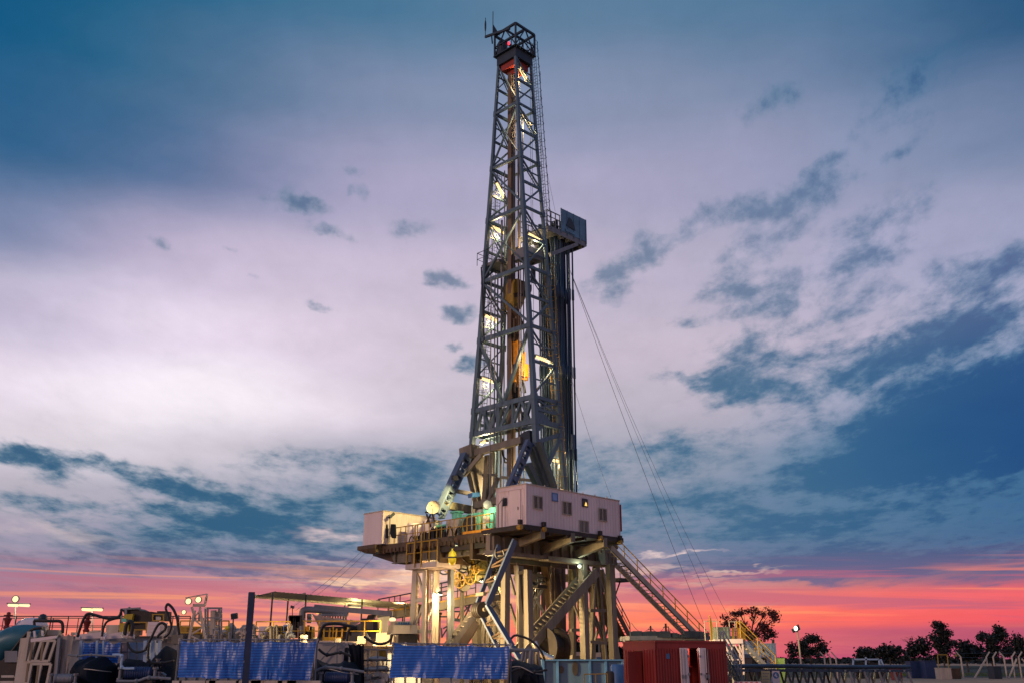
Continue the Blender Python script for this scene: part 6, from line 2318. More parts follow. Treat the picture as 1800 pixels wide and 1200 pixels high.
cl_ = thing('canopy_lamp', tuple(c0.lerp(c1, .55)), 'yellow lit lamp box under the canopy roof', 'lamp')
mb = MB(); p = c0.lerp(c1, .55) - UP * .15 + sd * .5; mb.obox(p, ax * .7, sd * .12, UP * .08); mb.build('housing', M_STEELG, cl_)
mb = MB(); mb.obox(p - UP * .1, ax * .6, sd * .09, UP * .015); mb.build('lit_panel', M_TUBE, cl_)
lamp('canopy_light', p - UP * .6, 240, (1.0, .76, .34), .3, cl_)

# shale shakers
sk = thing('shale_shaker', tuple(P(600, 1128, 62)), 'shale shaker assembly with pipe header and grey canvas sheet under the canopy', 'shaker')
Ys = 62
mb = MB()
mb.beam(P(553, 1066, Ys), P(690, 1078, Ys), .35, .3)
mb.tube(smooth_path([P(532, 1112, Ys), P(531, 1080, Ys), P(536, 1071, Ys), P(556, 1071, Ys)], 6), .2, 10)
mb.tube([P(556, 1071, Ys), P(612, 1077, Ys)], .2, 10)
for (x, y) in ((540, 1082), (540, 1090)):
    mb.tube([P(x, y, Ys), P(x + 8, y, Ys)], .14, 8)
mb.build('pipe_header', M_STEELG, sk, smooth=True)
mb = MB()
for k in range(11):
    x = 562 + k * 4.6
    mb.lathe(P(x, 1080, Ys - .3), [(.07, 0), (.1, .02), (.1, .14), (.07, .16)], 8, V((0, 1, 0)))
    mb.tube([P(x, 1080, Ys - .1), P(x, 1090, Ys + .2)], .05, 6)
mb.build('nozzles', M_STEELG, sk)
mb = MB(); mb.prism([P(x, y, Ys + .6) for x, y in ((556, 1072), (612, 1076), (612, 1081), (556, 1078))], V((0, .05, 0))); mb.build('glow_strip', M_GLOW, sk)  # emissive orange strip behind the nozzles
mb = sheet([(548, 1077), (594, 1084), (622, 1098), (560, 1100)], Ys - .8, 16, 10, .15, 12)
mb.build('canvas', M_GTARP, sk, smooth=True)
mb = sheet([(594, 1085), (616, 1088), (634, 1092), (622, 1099)], Ys - .7, 10, 8, .15, 13)
mb.build('canvas', M_GTARP, sk, smooth=True)
solid('basket', M_DARK, sk, (rect(512, 1082, 520, 1120), .2, .6), (rect(524, 1100, 548, 1122), .3, 1), (rect(560, 1100, 628, 1122), .5, 1.2), (rect(524, 1082, 527, 1105), 0, .2), (rect(540, 1098, 544, 1122), -.1, .2), Y=Ys)
solid('hopper', M_STEEL, sk, ([(624, 1098), (650, 1088), (664, 1088), (668, 1122), (628, 1122)], .6, 1.2), (rect(618, 1110, 640, 1124), .2, 1), (rect(636, 1086, 648, 1122), 1, .8), Y=Ys)
solid('dark_box', M_DARK, sk, ([(647, 1080), (660, 1079), (657, 1087), (644, 1087)], 0, .6), (rect(656, 1090, 664, 1106), .3, .5), Y=Ys)
solid('orange_box', M_ORANGE, sk, (rect(537, 1100, 543, 1108), -.3, .2), Y=Ys)
mb = MB()
for (x0, x1) in ((508, 610), (612, 668)):
    rail(mb, [P(x0, 1126, Ys - 2.5), P(x1, 1126, Ys - 2.5)], 1.15, .04, .95, 1)
for x in (548, 560, 568, 578, 590, 600):
    mb.beam(P(x + 2, 1104, Ys - 2.6), P(x, 1126, Ys - 2.6), .12, .08)
mb.beam(P(570, 1122, Ys - 2.7), P(600, 1122, Ys - 2.7), .1, .2)
mb.build('yellow_railing', M_YELR, sk)
mb = MB()
mb.beam(P(508, 1128, Ys - 2.6), P(690, 1131, Ys - 2.6), .5, .24)
mb.build('walkway_edge', M_WHITED, sk)
mb = MB()
for (x0, y0, x1, y1) in ((636, 1108, 640, 1126), (640, 1108, 652, 1128), (690, 1114, 676, 1130), (668, 1110, 672, 1128)):
    mb.beam(P(x0, y0, Ys - 2), P(x1, y1, Ys - 2), .14)
mb.build('props', M_STEELG, sk)
dp = thing('dark_pump_rack', tuple(P(513, 1122, 58)), 'dark rack of hanging dusters and hoses at the left of the shakers', 'rack')
mb = MB()
for k in range(7):
    x = 510 + k * 3
    mb.beam(P(x, 1082, 58), P(x + RND.uniform(-2, 2), 1082 + RND.uniform(10, 24), 58), .14, .2)
mb.beam(P(508, 1082, 58), P(532, 1082, 58), .1)
mb.tube([P(514, 1082, 58), P(514, 1068, 58)], .025, 5)
mb.build('rack', M_DARK, dp)
tag(MB().obox(P(514, 1066, 58), (.1, 0, -.03), (0, .08, 0), (.02, 0, .07)).build('camera_box', M_MASTD), 'tiny dark lamp box on a thin rod above the dark rack', 'lamp')

# white tank under the walkway and cabinets right of the post
wt = thing('white_trough_tank', tuple(P(705, 1120, 70)), 'dirty white trough tank with blue stencilled band below the sloping walkway', 'tank')
solid('body', M_WHITED, wt, (rect(666, 1098, 734, 1113), 0, 2.0), ([(663, 1085), (684, 1082), (680, 1112), (666, 1112)], -.3, .3), (rect(686, 1091, 726, 1098), .3, .5), Y=70)
solid('blue_band', M_BLUE, wt, *[(rect(700 + k * 4.2, 1092.5 + (k % 2) * .4, 703 + k * 4.2, 1096), 0, .1) for k in range(5)], (rect(696, 1096.7, 722, 1097.4), 0, .1), Y=70.2)
solid('base', M_DARK, wt, (rect(666, 1113.2, 734, 1135), .2, 1.6), Y=70)
for (x0, y0, x1, y1, mm, lab) in ((450, 1100, 463, 1124, M_WHITE, 'white rounded bin left of the yellow cabinet'), (472, 1099, 480, 1124, M_WHITED, 'cream cabinet left of the mustard locker'),
                                  (480.5, 1099, 491, 1124, mat('mustard_locker', (.42, .27, .02), .5), 'mustard yellow locker with a dark door beside the cream cabinet'), (493, 1097, 505, 1112, M_BLUEL, 'pale blue box behind the mustard locker')):
    t = thing('yard_cabinet', tuple(P((x0 + x1) / 2, y1, 58)), lab, 'cabinet')
    mb = MB(); mb.wbox(P(x0, 1163, 58).x, P(x1, 1163, 58).x, 58, 58.8, P(0, y1, 58).z, P(0, y0, 58).z); mb.build('body', mm, t, bevel=.03)
    mb = MB(); mb.wbox(P(x0 + 2, 1163, 58).x, P(x1 - 2, 1163, 58).x, 57.97, 57.998, P(0, y1 - 3, 58).z, P(0, y0 + 3, 58).z); mb.build('door', M_DARK if 'mustard' in lab else mm, t)
yr = thing('yellow_yard_rail', tuple(P(470, 1126, 56)), 'yellow pipe rail before the cabinets right of the steel post', 'railing')
mb = MB(); rail(mb, [P(448, 1126, 56), P(508, 1126, 56)], 1.05, .035, .9, 1); mb.build('rails', M_YELR, yr)
mb = MB()
for k in range(70):
    x = RND.uniform(300, 700); y = 1127
    Yc = RND.uniform(56, 66); s = RND.uniform(.1, .35)
    mb.obox(P(x, y, Yc) + UP * s * .4, (s, 0, 0), (0, s, 0), (0, 0, s * RND.uniform(.5, 1.5)))
tag(struct(mb.build('yard_clutter', M_STEEL), 'stuff'), 'pallets, drums and fittings crowded on the tanks behind the tarpaulins', 'clutter')
# solid tank fronts so that the yard reads full behind the tarps
for (x0, x1, y0, Y, lab) in ((300, 520, 1126, 56.5, 'grey mud tank wall behind the joined blue tarpaulins'), (500, 740, 1132, 60.5, 'grey shaker tank wall behind the pipe shelf')):
    t = thing('mud_tank', tuple(P((x0 + x1) / 2, 1180, Y + 1)), lab, 'tank')
    mb = MB(); mb.wbox(P(x0, 1163, Y).x, P(x1, 1163, Y).x, Y, Y + 9, 0, P(0, y0, Y).z); mb.build('wall', M_STEELG, t)
    mb = MB()
    for k in range(12):
        x = lerp(P(x0, 1163, Y).x, P(x1, 1163, Y).x, (k + .5) / 12); mb.wbox(x - .06, x + .06, Y - .12, Y - .001, 0, P(0, y0, Y).z - .05)
    mb.build('ribs', M_STEELG, t)

# pumps and pipe runs crowding the near tank edge
def pump_unit(x, y, Y, r, L, label, m_body):
    t = thing('pump_unit', tuple(P(x, 1205, Y)), label, 'pump')
    c = P(x, y, Y)
    mb = MB()
    prof = [(r * .5, 0), (r, .05), (r, .12)]
    for k in range(9):
        z0 = .14 + k * (L - .3) / 9
        prof += [(r * .92, z0), (r, z0 + .02), (r, z0 + .05), (r * .92, z0 + .07)]
    prof += [(r, L - .1), (r * .7, L), (r * .3, L + .03)]
    mb.lathe(c - V((L / 2, 0, 0)), prof, 18, V((1, .15, 0)))
    mb.build('motor', m_body, t, smooth=True)
    for s in (-1, 1):
        mb = MB()
        q = c + V((s * L * .62, -.05, 0))
        mb.lathe(q - V((0, 0, r)), [(r * .5, 0), (r * .5, .05), (r * .28, .06), (r * .28, r * 1.5), (r * .5, r * 1.5 + .02), (r * .5, r * 1.5 + .07)], 14)
        for k in range(6):
            a = k * math.pi / 3
            mb.lathe(q + V((math.cos(a) * r * .4, math.sin(a) * r * .4, r * .5 + .06)), [(.018, 0), (.018, .04)], 6)
        mb.build('flanged_pipe', M_STEELG, t)
    mb = MB()
    mb.obox(c - UP * (r + .06), (L * .6, 0, 0), (0, r, 0), (0, 0, .05))
    mb.build('bed', M_DARK, t)
    return t


pump_unit(243, 1182, 36.2, .22, 1.0, 'dark finned electric pump low in front of the pale cube tank', M_NAVY)
pump_unit(592, 1190, 36.1, .2, .9, 'dark blue finned pump at the foot of the dark curtain', M_NAVY)
pump_unit(112, 1192, 35.6, .17, .7, 'grey finned pump below the buff canvas sheet', M_STEELG)
for pts, r, m_, lab in ((((205, 1196), (240, 1196), (262, 1190), (300, 1192)), .05, M_STEELG, 'grey pipe running low before the finned pump at the left'),
                        (((198, 1150), (214, 1152), (214, 1172), (236, 1174)), .045, M_BLUEL, 'pale blue pipe stepping down before the cube tank'),
                        (((555, 1178), (572, 1172), (600, 1174), (640, 1180)), .045, M_STEELG, 'grey pipe crossing the dark heap right of the joined tarpaulins'),
                        (((262, 1130), (262, 1160), (284, 1164), (306, 1160)), .04, M_RUBBER, 'thin black hose hanging at the dark cover left of the tarpaulins'),
                        (((120, 1150), (136, 1152), (160, 1150), (205, 1153)), .035, M_STEELG, 'thin grey pipe rail above the dark bundle at the left'),
                        (((560, 1140), (575, 1150), (598, 1146), (616, 1152)), .045, M_RUBBER, 'black hose slung on the grey cabin wall'),
                        (((898, 1180), (915, 1174), (940, 1180), (962, 1176)), .04, M_RUBBER, 'black hose over the dark heap right of the wide tarpaulin')):
    mb = MB()
    pp_ = [P(x, y, 35.9) for x, y in pts]
    mb.tube(smooth_path(pp_, 6), r, 8)
    for q in (pp_[1], pp_[2]):
        mb.sphere(q, r * 1.7, 8)
    tag(mb.build('pipe_run', m_, smooth=True), lab, 'pipe')
for i, (x0, y0, x1, y1, lab) in enumerate(((132, 1176, 196, 1180, 'rope lashed across the dark bundle in front of the small blue tarpaulin'), (556, 1176, 630, 1184, 'rope lashed across the dark heap right of the joined tarpaulins'), (897, 1172, 956, 1184, 'rope lashed across the dark heap right of the wide tarpaulin'))):
    mb = MB()
    mb.tube(smooth_path([P(x0, y0, 36.9), P(lerp(x0, x1, .3), y0 - 1, 35.9), P(lerp(x0, x1, .7), y1 - 2, 35.9), P(x1, y1, 36.9)], 8), .014, 5)
    tag(mb.build('lashing_rope', M_WHITED), lab, 'rope')
yp = thing('yard_pipework', tuple(P(450, 1126, 55.5)), 'tangle of cream pipes, elbows and valves standing above the joined blue tarpaulins', 'pipework')
for k in range(22):
    x = RND.uniform(372, 515)
    h = RND.uniform(6, 26)
    w = RND.uniform(-14, 14)
    mb = MB()
    r = RND.uniform(.05, .11)
    mb.tube(smooth_path([P(x, 1127, 55.6), P(x, 1127 - h, 55.6), P(x + w * .4, 1127 - h - 2, 55.6), P(x + w, 1127 - h * .9, 55.7)], 4), r, 8)
    if k % 3 == 0:
        mb.lathe(P(x, 1127 - h * .6, 55.6), [(r, 0), (r * 2.2, .02), (r * 2.2, .08), (r, .1)], 10)
        c = P(x, 1127 - h - 2, 55.5)
        mb.tube([c + V((math.cos(a) * .16, math.sin(a) * .16, .1)) for a in [2 * math.pi * j / 10 for j in range(10)]], .02, 5, closed=True)
    mb.build('pipe', (M_WHITED, M_STEELG, M_STEEL)[k % 3], yp, smooth=True)
# the low skid deck that all the near gear stands on (its top lies just below the picture's edge)
lt = thing('skid_deck', (P(460, 1163, 37).x, 37, 0), 'low grey skid deck under the tarpaulins and pumps along the bottom edge', 'skid')
mb = MB(); mb.wbox(P(-45, 1163, 36).x, P(962, 1163, 36).x, 34.9, 39.6, .12, .80); mb.build('deck', M_STEELG, lt)
mb = MB()
mb.wbox(P(-46, 1163, 36).x, P(963, 1163, 36).x, 34.82, 34.9, .62, .82)
mb.build('edge_beam', M_STEEL, lt)
for k in range(9):
    mb = MB(); x = lerp(P(-40, 1163, 36).x, P(950, 1163, 36).x, k / 8); mb.wbox(x - .12, x + .12, 34.98, 39.4, 0, .12); mb.build('runner', M_DARK, lt)

# ------------------------------------------------------------------ red container on the right
rc = thing('red_container', tuple(P(1180, 1230, 46)), 'dark red steel container with open white doors showing fire extinguishers inside', 'container')
zt_ = P(1152, 1128, 44.0).z
A0, B0 = P(1152, 1128, 44.0), P(1274, 1128.5, 45.4)
B0.z = A0.z
D0 = P(1096, 1126.5, 46.5)
fx = (B0 - A0); fx.z = 0
fxn = fx.normalized()
lx = V((D0.x - A0.x, D0.y - A0.y, 0))
lxn = lx.normalized()
Wf, Wl = fx.length, lx.length
O_ = V((A0.x, A0.y, 0))
def fc(u, d, z): return O_ + fxn * (u * Wf) + lxn * d + UP * z
def wall_piece(mb, u0, u1, z0, z1, d0=0.0, th=.06):
    mb.prism([fc(u0, d0, z0), fc(u1, d0, z0), fc(u1, d0, z1), fc(u0, d0, z1)], lxn * th)
def u_at(px): return (P(px, 1160, 44.7) - O_).dot(fxn) / Wf
ud0, ud1 = u_at(1205), u_at(1231)
dtop = P(1215, 1138, 44.6).z
m = MB()
wall_piece(m, 0, ud0, .15, zt_)
wall_piece(m, ud1, 1, .15, zt_)
wall_piece(m, ud0, ud1, dtop, zt_)
for k in range(26):
    u = .01 + k * .038
    if u + .016 < ud0 - .12 or u > ud1 + .12:
        wall_piece(m, u, u + .016, .3, zt_ - .25, -.03, .03)
def lf(v, d, z): return O_ + lxn * (v * Wl) + fxn * d + UP * z
dv0, dv1 = .42, .66
m.prism([lf(0, 0, .15), lf(dv0 - .02, 0, .15), lf(dv0 - .02, 0, zt_), lf(0, 0, zt_)], fxn * .06)
m.prism([lf(dv1, 0, .15), lf(1, 0, .15), lf(1, 0, zt_), lf(dv1, 0, zt_)], fxn * .06)
m.prism([lf(dv0 - .02, 0, zt_ - .35), lf(dv1, 0, zt_ - .35), lf(dv1, 0, zt_), lf(dv0 - .02, 0, zt_)], fxn * .06)
m.prism([fc(0, Wl, .15), fc(1, Wl, .15), fc(1, Wl, zt_), fc(0, Wl, zt_)], lxn * .06)
m.prism([fc(1, 0, .15), fc(1, Wl, .15), fc(1, Wl, zt_), fc(1, 0, zt_)], fxn * .06)
for k in range(12):
    v = k / 12
    if not (dv0 - .08 < v < dv1):
        m.prism([lf(v + .01, -.03, .3), lf(v + .04, -.03, .3), lf(v + .04, -.03, zt_ - .3), lf(v + .01, -.03, zt_ - .3)], fxn * .03)
m.build('wall', M_RED, rc)
m = MB()
m.prism([fc(-.01, -.05, zt_), fc(1.01, -.05, zt_), fc(1.01, Wl + .05, zt_), fc(-.01, Wl + .05, zt_)], UP * .08)
m.build('roof', M_RED, rc)
m = MB()
m.prism([fc(0, 0, .1), fc(1, 0, .1), fc(1, Wl, .1), fc(0, Wl, .1)], UP * .05)
m.build('floor', M_DARK, rc)
for (x0, x1, dx) in ((1188, 1205, 1), (1231, 1245.5, 0)):
    u0, u1 = u_at(x0), u_at(x1)
    m = MB()
    wall_piece(m, u0, u1, .2, dtop + .0, -.12, .05)
    o = m.build('door', M_WHITE, rc)
    if not dx:
        m = MB(); uu = u_at(1243.5); m.obox(fc(uu, -.15, 1.0), fxn * .02, lxn * .03, UP * .05); m.obox(fc(uu, -.15, 1.22), fxn * .02, lxn * .03, UP * .03); m.build('latch', M_DARK, o)
m = MB()
m.prism([lf(dv0 - .01, -.05, .2), lf(dv0 + .01, -.05, .2), lf(dv0 + .01, -.05, zt_ - .38), lf(dv0 - .01, -.05, zt_ - .38)], -fxn * .7)
m.build('side_door', M_RED, rc)
for u in (ud0 - .10, ud0 - .055, ud1 + .06, ud1 + .105):
    m = MB()
    m.tube([fc(u, -.175, .22), fc(u, -.175, dtop - .05)], .016, 6)
    m.obox(fc(u, -.175, 1.1), fxn * .035, lxn * .02, UP * .08)
    m.build('lock_rod', M_STEELG, rc)
for z in (.45, 1.2, 1.95):
    for u in (ud0 - .003, ud1 + .003):
        m = MB()
        m.obox(fc(u, -.14, z), fxn * .03, lxn * .03, UP * .05)
        m.build('hinge', M_STEELG, rc)
m = MB()
u = u_at(1163)
zz = P(1163, 1153, 44.3).z
wall_piece(m, u - .022, u + .022, zz - .09, zz + .12, -.045, .012)
m.build('blue_sign', M_BLUE, rc)
m = MB()
uc = u_at(1220)
c = fc(u_at(1222), .5, 1.0)
zs = P(1215, 1170, 45).z
m.prism([fc(ud0 + .0, .5, zs - .04), fc(ud1, .5, zs - .04), fc(ud1, 1.0, zs - .04), fc(ud0, 1.0, zs - .04)], UP * .04)
m.build('shelf', M_REDB, rc)
m = MB(); m.prism([fc(ud0, 1.1, .2), fc(ud1, 1.1, .2), fc(ud1, 1.1, dtop), fc(ud0, 1.1, dtop)], lxn * .03); m.build('inner_back', M_RED, rc)
for (px, h, w, lab) in ((1211.5, .62, .085, 'small fire extinguisher left on the shelf in the red container'), (1221, .72, .10, 'larger red fire extinguisher in the middle of the container shelf')):
    t = thing('fire_extinguisher', tuple(fc(u_at(px), .75, zs)), lab, 'extinguisher')
    m = MB(); m.lathe(fc(u_at(px), .75, zs + .003), [(w, 0), (w, h * .66), (w * .7, h * .76), (w * .3, h * .8)], 14); m.build('cylinder', M_REDB, t, smooth=True)
    m = MB(); m.lathe(fc(u_at(px), .75, zs + h * .8), [(w * .3, 0), (w * .35, .06), (w * .7, .08), (w * .6, .12)], 10); m.build('valve_head', mat('chrome', (.7, .7, .7), .2, .9), t)
m = MB(); m.prism([fc(u_at(1208), .6, zs + .003), fc(u_at(1216), .6, zs + .003), fc(u_at(1216), .6, zs + .22), fc(u_at(1208), .6, zs + .22)], lxn * .1); tag(m.build('yellow_box', M_YEL), 'yellow box lying on the shelf in the red container', 'box')
m = MB(); m.prism([fc(u_at(1226.5), .6, zs + .01), fc(u_at(1229), .6, zs + .01), fc(u_at(1229), .6, zs + .75), fc(u_at(1226.5), .6, zs + .75)], lxn * .1); tag(m.build('red_pipe', M_REDB), 'upright red pipe at the right end of the container shelf', 'pipe')
cl2 = thing('container_lamp', tuple(fc(u_at(1217), .35, dtop - .05)), 'small lamp lighting the shelf inside the red container', 'lamp')
m = MB(); m.obox(fc(u_at(1217), .4, dtop + .05), fxn * .15, lxn * .05, UP * .03); m.build('housing', M_MASTD, cl2)
lamp('container_light', fc(u_at(1217), .35, dtop - .05), 14, (1.0, .85, .7), .05, cl2)
# water drums and clutter left of the container
for (x, y, w, h, mm, lab) in ((1086, 1150, .35, 1.0, M_BLUE, 'blue plastic drum standing left of the red container'), (1075, 1152, .3, .8, M_DARK, 'dark drum standing beside the blue drum')):
    m = MB(); c = P(x, 1188, 50); m.lathe(V((c.x, c.y, 0)), [(w, 0), (w, .3), (w * 1.04, .33), (w, .36), (w, 1.5 * h), (w * .8, 1.6 * h)], 16); tag(m.build('drum', mm, smooth=True), lab, 'drum')
ml = thing('yellow_low_rail', tuple(P(1046, 1200, 42)), 'low yellowish pipe rail in front of the blue base box', 'railing')
m = MB(); rail(m, [P(1027, 1200, 42), P(1068, 1199, 42)], .35, .025, .5, 0); m.build('rails', M_YEL, ml)
# white site boxes seen between the legs
for (x0, x1, y0, lab) in ((990, 1003, 1145, 'white site box seen left between the inner legs'), (1008, 1027, 1145, 'white lorry-sized box seen between the right legs'), (1042, 1057, 1146, 'white site box with small dark marks right of the legs')):
    t = thing('site_box', tuple(P((x0 + x1) / 2, 1170, 84)), lab, 'box')
    m = MB(); m.wbox(P(x0, 1163, 84).x, P(x1, 1163, 84).x, 84, 86, 0.2, P(0, y0, 84).z); m.build('body', M_WHITE, t)
    m = MB()
    for k in range(2):
        xx = lerp(P(x0, 1163, 84).x, P(x1, 1163, 84).x, .45 + k * .25); m.wbox(xx, xx + .18, 83.97, 83.998, P(0, 1158, 84).z, P(0, 1154, 84).z)
    m.build('marks', M_BLUE, t)

# catwalk deck behind the container and the platform with a water tank
cw = thing('catwalk_deck', tuple(P(1170, 1126, 66)), 'long low cluttered catwalk deck behind the red container', 'catwalk')
m = MB(); p, q = P(1098, 1121, 64), P(1285, 1121, 66); m.beam(p, q, 1.6, .25); m.build('deck', M_STEELG, cw)
for k in range(8):
    m = MB()
    c = p.lerp(q, k / 7); m.beam(c, V((c.x, c.y, 0)), .15)
    m.build('post', M_STEELG, cw)
m = MB()
for k in range(26):
    x = 1115 + k * 5; s = RND.uniform(.1, .3)
    m.obox(P(x, 1119, 64) + UP * s * .6, (s, 0, 0), (0, s, 0), (0, 0, s * .7))
m.build('loose_gear', M_MASTD, cw)
pf = thing('tank_platform', tuple(P(1290, 1190, 58)), 'floodlit white platform on crossed legs behind the red container', 'platform')
Yp2 = 60
def pq(x, y, d=0): return P(x, y, Yp2 + d)
m = MB(); m.beam(pq(1252, 1127.5), pq(1300, 1126.5), 1.8, .26); m.build('deck', M_WHITE, pf)
for (x0, y0, x1, y1, d) in ((1278, 1130, 1281, 1185, -.7), (1305, 1130, 1308, 1185, -.7), (1262, 1130, 1264, 1185, .7), (1300, 1130, 1303, 1185, .7)):
    m = MB(); m.beam(pq(x0, y0, d), pq(x1, y1, d), .10, .10); m.build('leg', M_WHITE, pf)
for (x0, y0, x1, y1) in ((1290, 1130, 1281, 1152), (1290, 1130, 1305, 1155), (1281, 1158.5, 1307, 1158.5), (1298, 1130, 1306, 1150)):
    m = MB(); m.beam(pq(x0, y0, -.72), pq(x1, y1, -.72), .07, .07); m.build('brace', M_WHITE, pf)
m = MB(); rail(m, [pq(1240, 1125, -.8), pq(1262, 1125, -.8)], 1.1, .03, .5, 1); rail(m, [pq(1284, 1125, .6), pq(1304, 1125, .6)], 1.1, .03, .4, 1); m.build('railing', M_WHITED, pf)
wt2 = thing('water_tank', tuple(pq(1271, 1124)), 'square grey green water tank on the white platform', 'tank')
m = MB(); m.wbox(pq(1259, 1163, 0).x, pq(1283, 1163, 0).x, Yp2 - .5, Yp2 + .6, pq(0, 1124).z, pq(0, 1102.5).z)
for k in range(4):
    m.wbox(pq(1261 + k * 6, 1163).x, pq(1262.5 + k * 6, 1163).x, Yp2 - .54, Yp2 - .5, pq(0, 1123).z, pq(0, 1103).z)
m.build('tank', mat('grey_green_paint', (.16, .20, .17), .6, 0, .3, 1.5, rust=.2), wt2)
m = MB(); m.wbox(pq(1258, 1163).x, pq(1284, 1163).x, Yp2 - .56, Yp2 + .66, pq(0, 1102.4).z, pq(0, 1101.6).z); m.build('lid', M_STEELG, wt2)
m = MB()
c0_ = pq(1250, 1127, -1)
m.prism([c0_, c0_ + UP * 1.45 + V((.05, 0, 0)), c0_ + UP * .9 + V((.16, 0, 0)), c0_ + UP * .2 + V((.12, 0, 0))], V((0, .06, 0)))
m.tube([c0_, c0_ + UP * 1.5], .03, 5)
tag(m.build('yellow_flag', M_YEL), 'narrow yellow flag on a pole at the left end of the white platform', 'flag')
ws = stair('white_stair', 'floodlit white steel stair with yellow handrails descending right from the platform', pq(1303, 1125, -.6), pq(1366, 1188, -.9), .9, V((0, 1, 0)), M_YEL, M_STEELG, True, 1.0, .18, M_WHITE)
m = MB()
for x in (1289, 1298, 1304, 1308):
    m.beam(pq(x, 1127, -.5), pq(x, 1103, -.5), .12, .14)
m.build('yellow_posts', M_YEL, ws)
lpf = thing('platform_lamp', tuple(pq(1284, 1136, -2.0)), 'small work lamp below the white platform', 'lamp')
m = MB(); m.lathe(pq(1282, 1150, -2.2), [(.1, 0), (.14, .06), (.04, .2)], 10); m.build('housing', M_MASTD, lpf)
lamp('platform_light', pq(1284, 1120, -2.6), 75, (1.0, .80, .42), .15, lpf)
st3 = stair('dark_stair', 'dark steel stair with pipe rails at the right end of the red container', P(1274, 1150, 50), P(1305, 1205, 49), .8, V((0, 1, 0)), M_STEELG, M_MASTD, True, 1.0, .14)

# site containers behind
for (x0, x1, y0, Y, mm, lab) in ((1340, 1366, 1131, 88, M_BLUEL, 'pale blue tall site container behind the white stair'), (1316, 1339, 1127, 92, M_BLUEL, 'pale blue container half hidden by the white stair'), (1293, 1325, 1150, 86, M_NAVY, 'dark blue low container under the white stair'), (1322, 1348, 1156, 80, M_DARK, 'black open box left of the pale green cabinet'), (1282, 1312, 1136, 95, M_BROWN, 'rust brown container behind the crossed platform legs')):
    t = thing('site_container', tuple(P((x0 + x1) / 2, 1170, Y + 1)), lab, 'container')
    m = MB(); X0, X1 = P(x0, 1163, Y).x, P(x1, 1163, Y).x; zt2 = P(0, y0, Y).z
    m.wbox(X0, X1, Y, Y + 2.4, .1, zt2)
    for k in range(10):
        xx = lerp(X0, X1, (k + .3) / 10); m.wbox(xx, xx + .05, Y - .03, Y, .2, zt2 - .1)
    m.build('wall', mm, t)
    m = MB(); m.wbox(X0 - .05, X1 + .05, Y - .06, Y + 2.45, zt2, zt2 + .06); m.build('roof', mm, t)
    if x0 == 1340:
        m = MB(); m.wbox(P(1340, 1163, Y).x + .1, P(1345, 1163, Y).x, Y - .05, Y - .031, P(0, 1146, Y).z, P(0, 1138, Y).z); m.build('window', M_GLASS, t)
        m = MB(); m.tube([P(1359, 1130, Y + 1), P(1359, 1123, Y + 1)], .12, 8); m.build('vent_pipe', M_DARK, t)
t = thing('green_cabinet', tuple(P(1375, 1170, 79)), 'pale lime green cabinet standing right of the white stair', 'cabinet')
m = MB(); m.wbox(P(1369, 1163, 79).x, P(1380, 1163, 79).x, 79, 80, 0, P(0, 1156, 79).z); m.build('body', M_GREEN, t)
m = MB(); m.wbox(P(1370, 1163, 79).x, P(1379, 1163, 79).x, 78.96, 78.998, .2, P(0, 1158, 79).z); m.build('door', M_GREEN, t)

# street-lamp like light pole
lp2 = thing('light_pole', tuple(V((P(1408, 1163, 82).x, 82, 0))), 'slender leaning light pole with a bright spot on its unlit lamp head before the right trees', 'light pole')
p, q = P(1408.5, 1170, 82), P(1402, 1110, 82)
m = MB(); m.tube([p + (p - q) * .2, q, P(1400, 1103, 82)], .07, 8); m.build('pole', M_WHITED, lp2)
m = MB(); m.obox(P(1398, 1106, 82), (.22, 0, .1), (0, .18, 0), (-.06, 0, .14)); m.obox(P(1402, 1103, 82), (.14, 0, .1), (0, .1, 0), (-.06, 0, .2)); m.build('lamp_head', M_MASTD, lp2)
m = MB(); m.sphere(P(1398.8, 1103.5, 81.8), .16, 10, (1, .6, 1.2)); m.build('lens', M_BULB, lp2)  # lamp is unlit, its bright spot is put in as a glowing lens

# pipe rack: long bundle of pipes on trestles
pr = thing('pipe_rack', tuple(P(1430, 1200, 56)), 'long low rack of dark pipes on steel trestles at the lower right', 'pipe rack')
ra, rb_ = P(1276, 1170.5, 54), P(1600, 1171.5, 58)
m = MB()
for k in range(7):
    o = V((0, k * .28, .0))
    zo = UP * RND.uniform(-.02, .03)
    m.tube(smooth_path([ra + o + zo, ra.lerp(rb_, .33) + o + zo + UP * .02, ra.lerp(rb_, .66) + o + zo - UP * .02, rb_ + o + zo], 4), .095, 8)
m.build('pipes', M_PIPE, pr, smooth=True)
m = MB()
for k in range(3):
    m.beam(ra.lerp(rb_, .0) + V((0, k * .6, -.2)), rb_ + V((0, k * .6, -.2)), .12, .14)
m.build('bearers', M_PIPE, pr)
n = 12
for k in range(n):
    c = ra.lerp(rb_, (k + .5) / n)
    m = MB()
    for o in (0, 1.5):
        m.beam(c + V((-.25, o, -.25)), V((c.x - .55, c.y + o, 0)), .1)
        m.beam(c + V((.25, o, -.25)), V((c.x + .55, c.y + o, 0)), .1)
    m.beam(c + V((0, -.15, -.2)), c + V((0, 1.7, -.2)), .1)
    m.build('trestle', M_MASTD if k < 7 else M_STEELG, pr)
sgn = (('notice_board', 1338, 1178, 1354, 1201, M_WOOD, 'weathered yellowish notice board with faded lines below the pipe rack'), ('safety_sign', 1357, 1178, 1371, 1201, M_WHITE, 'white sign with a round blue mandatory emblem below the pipe rack'))
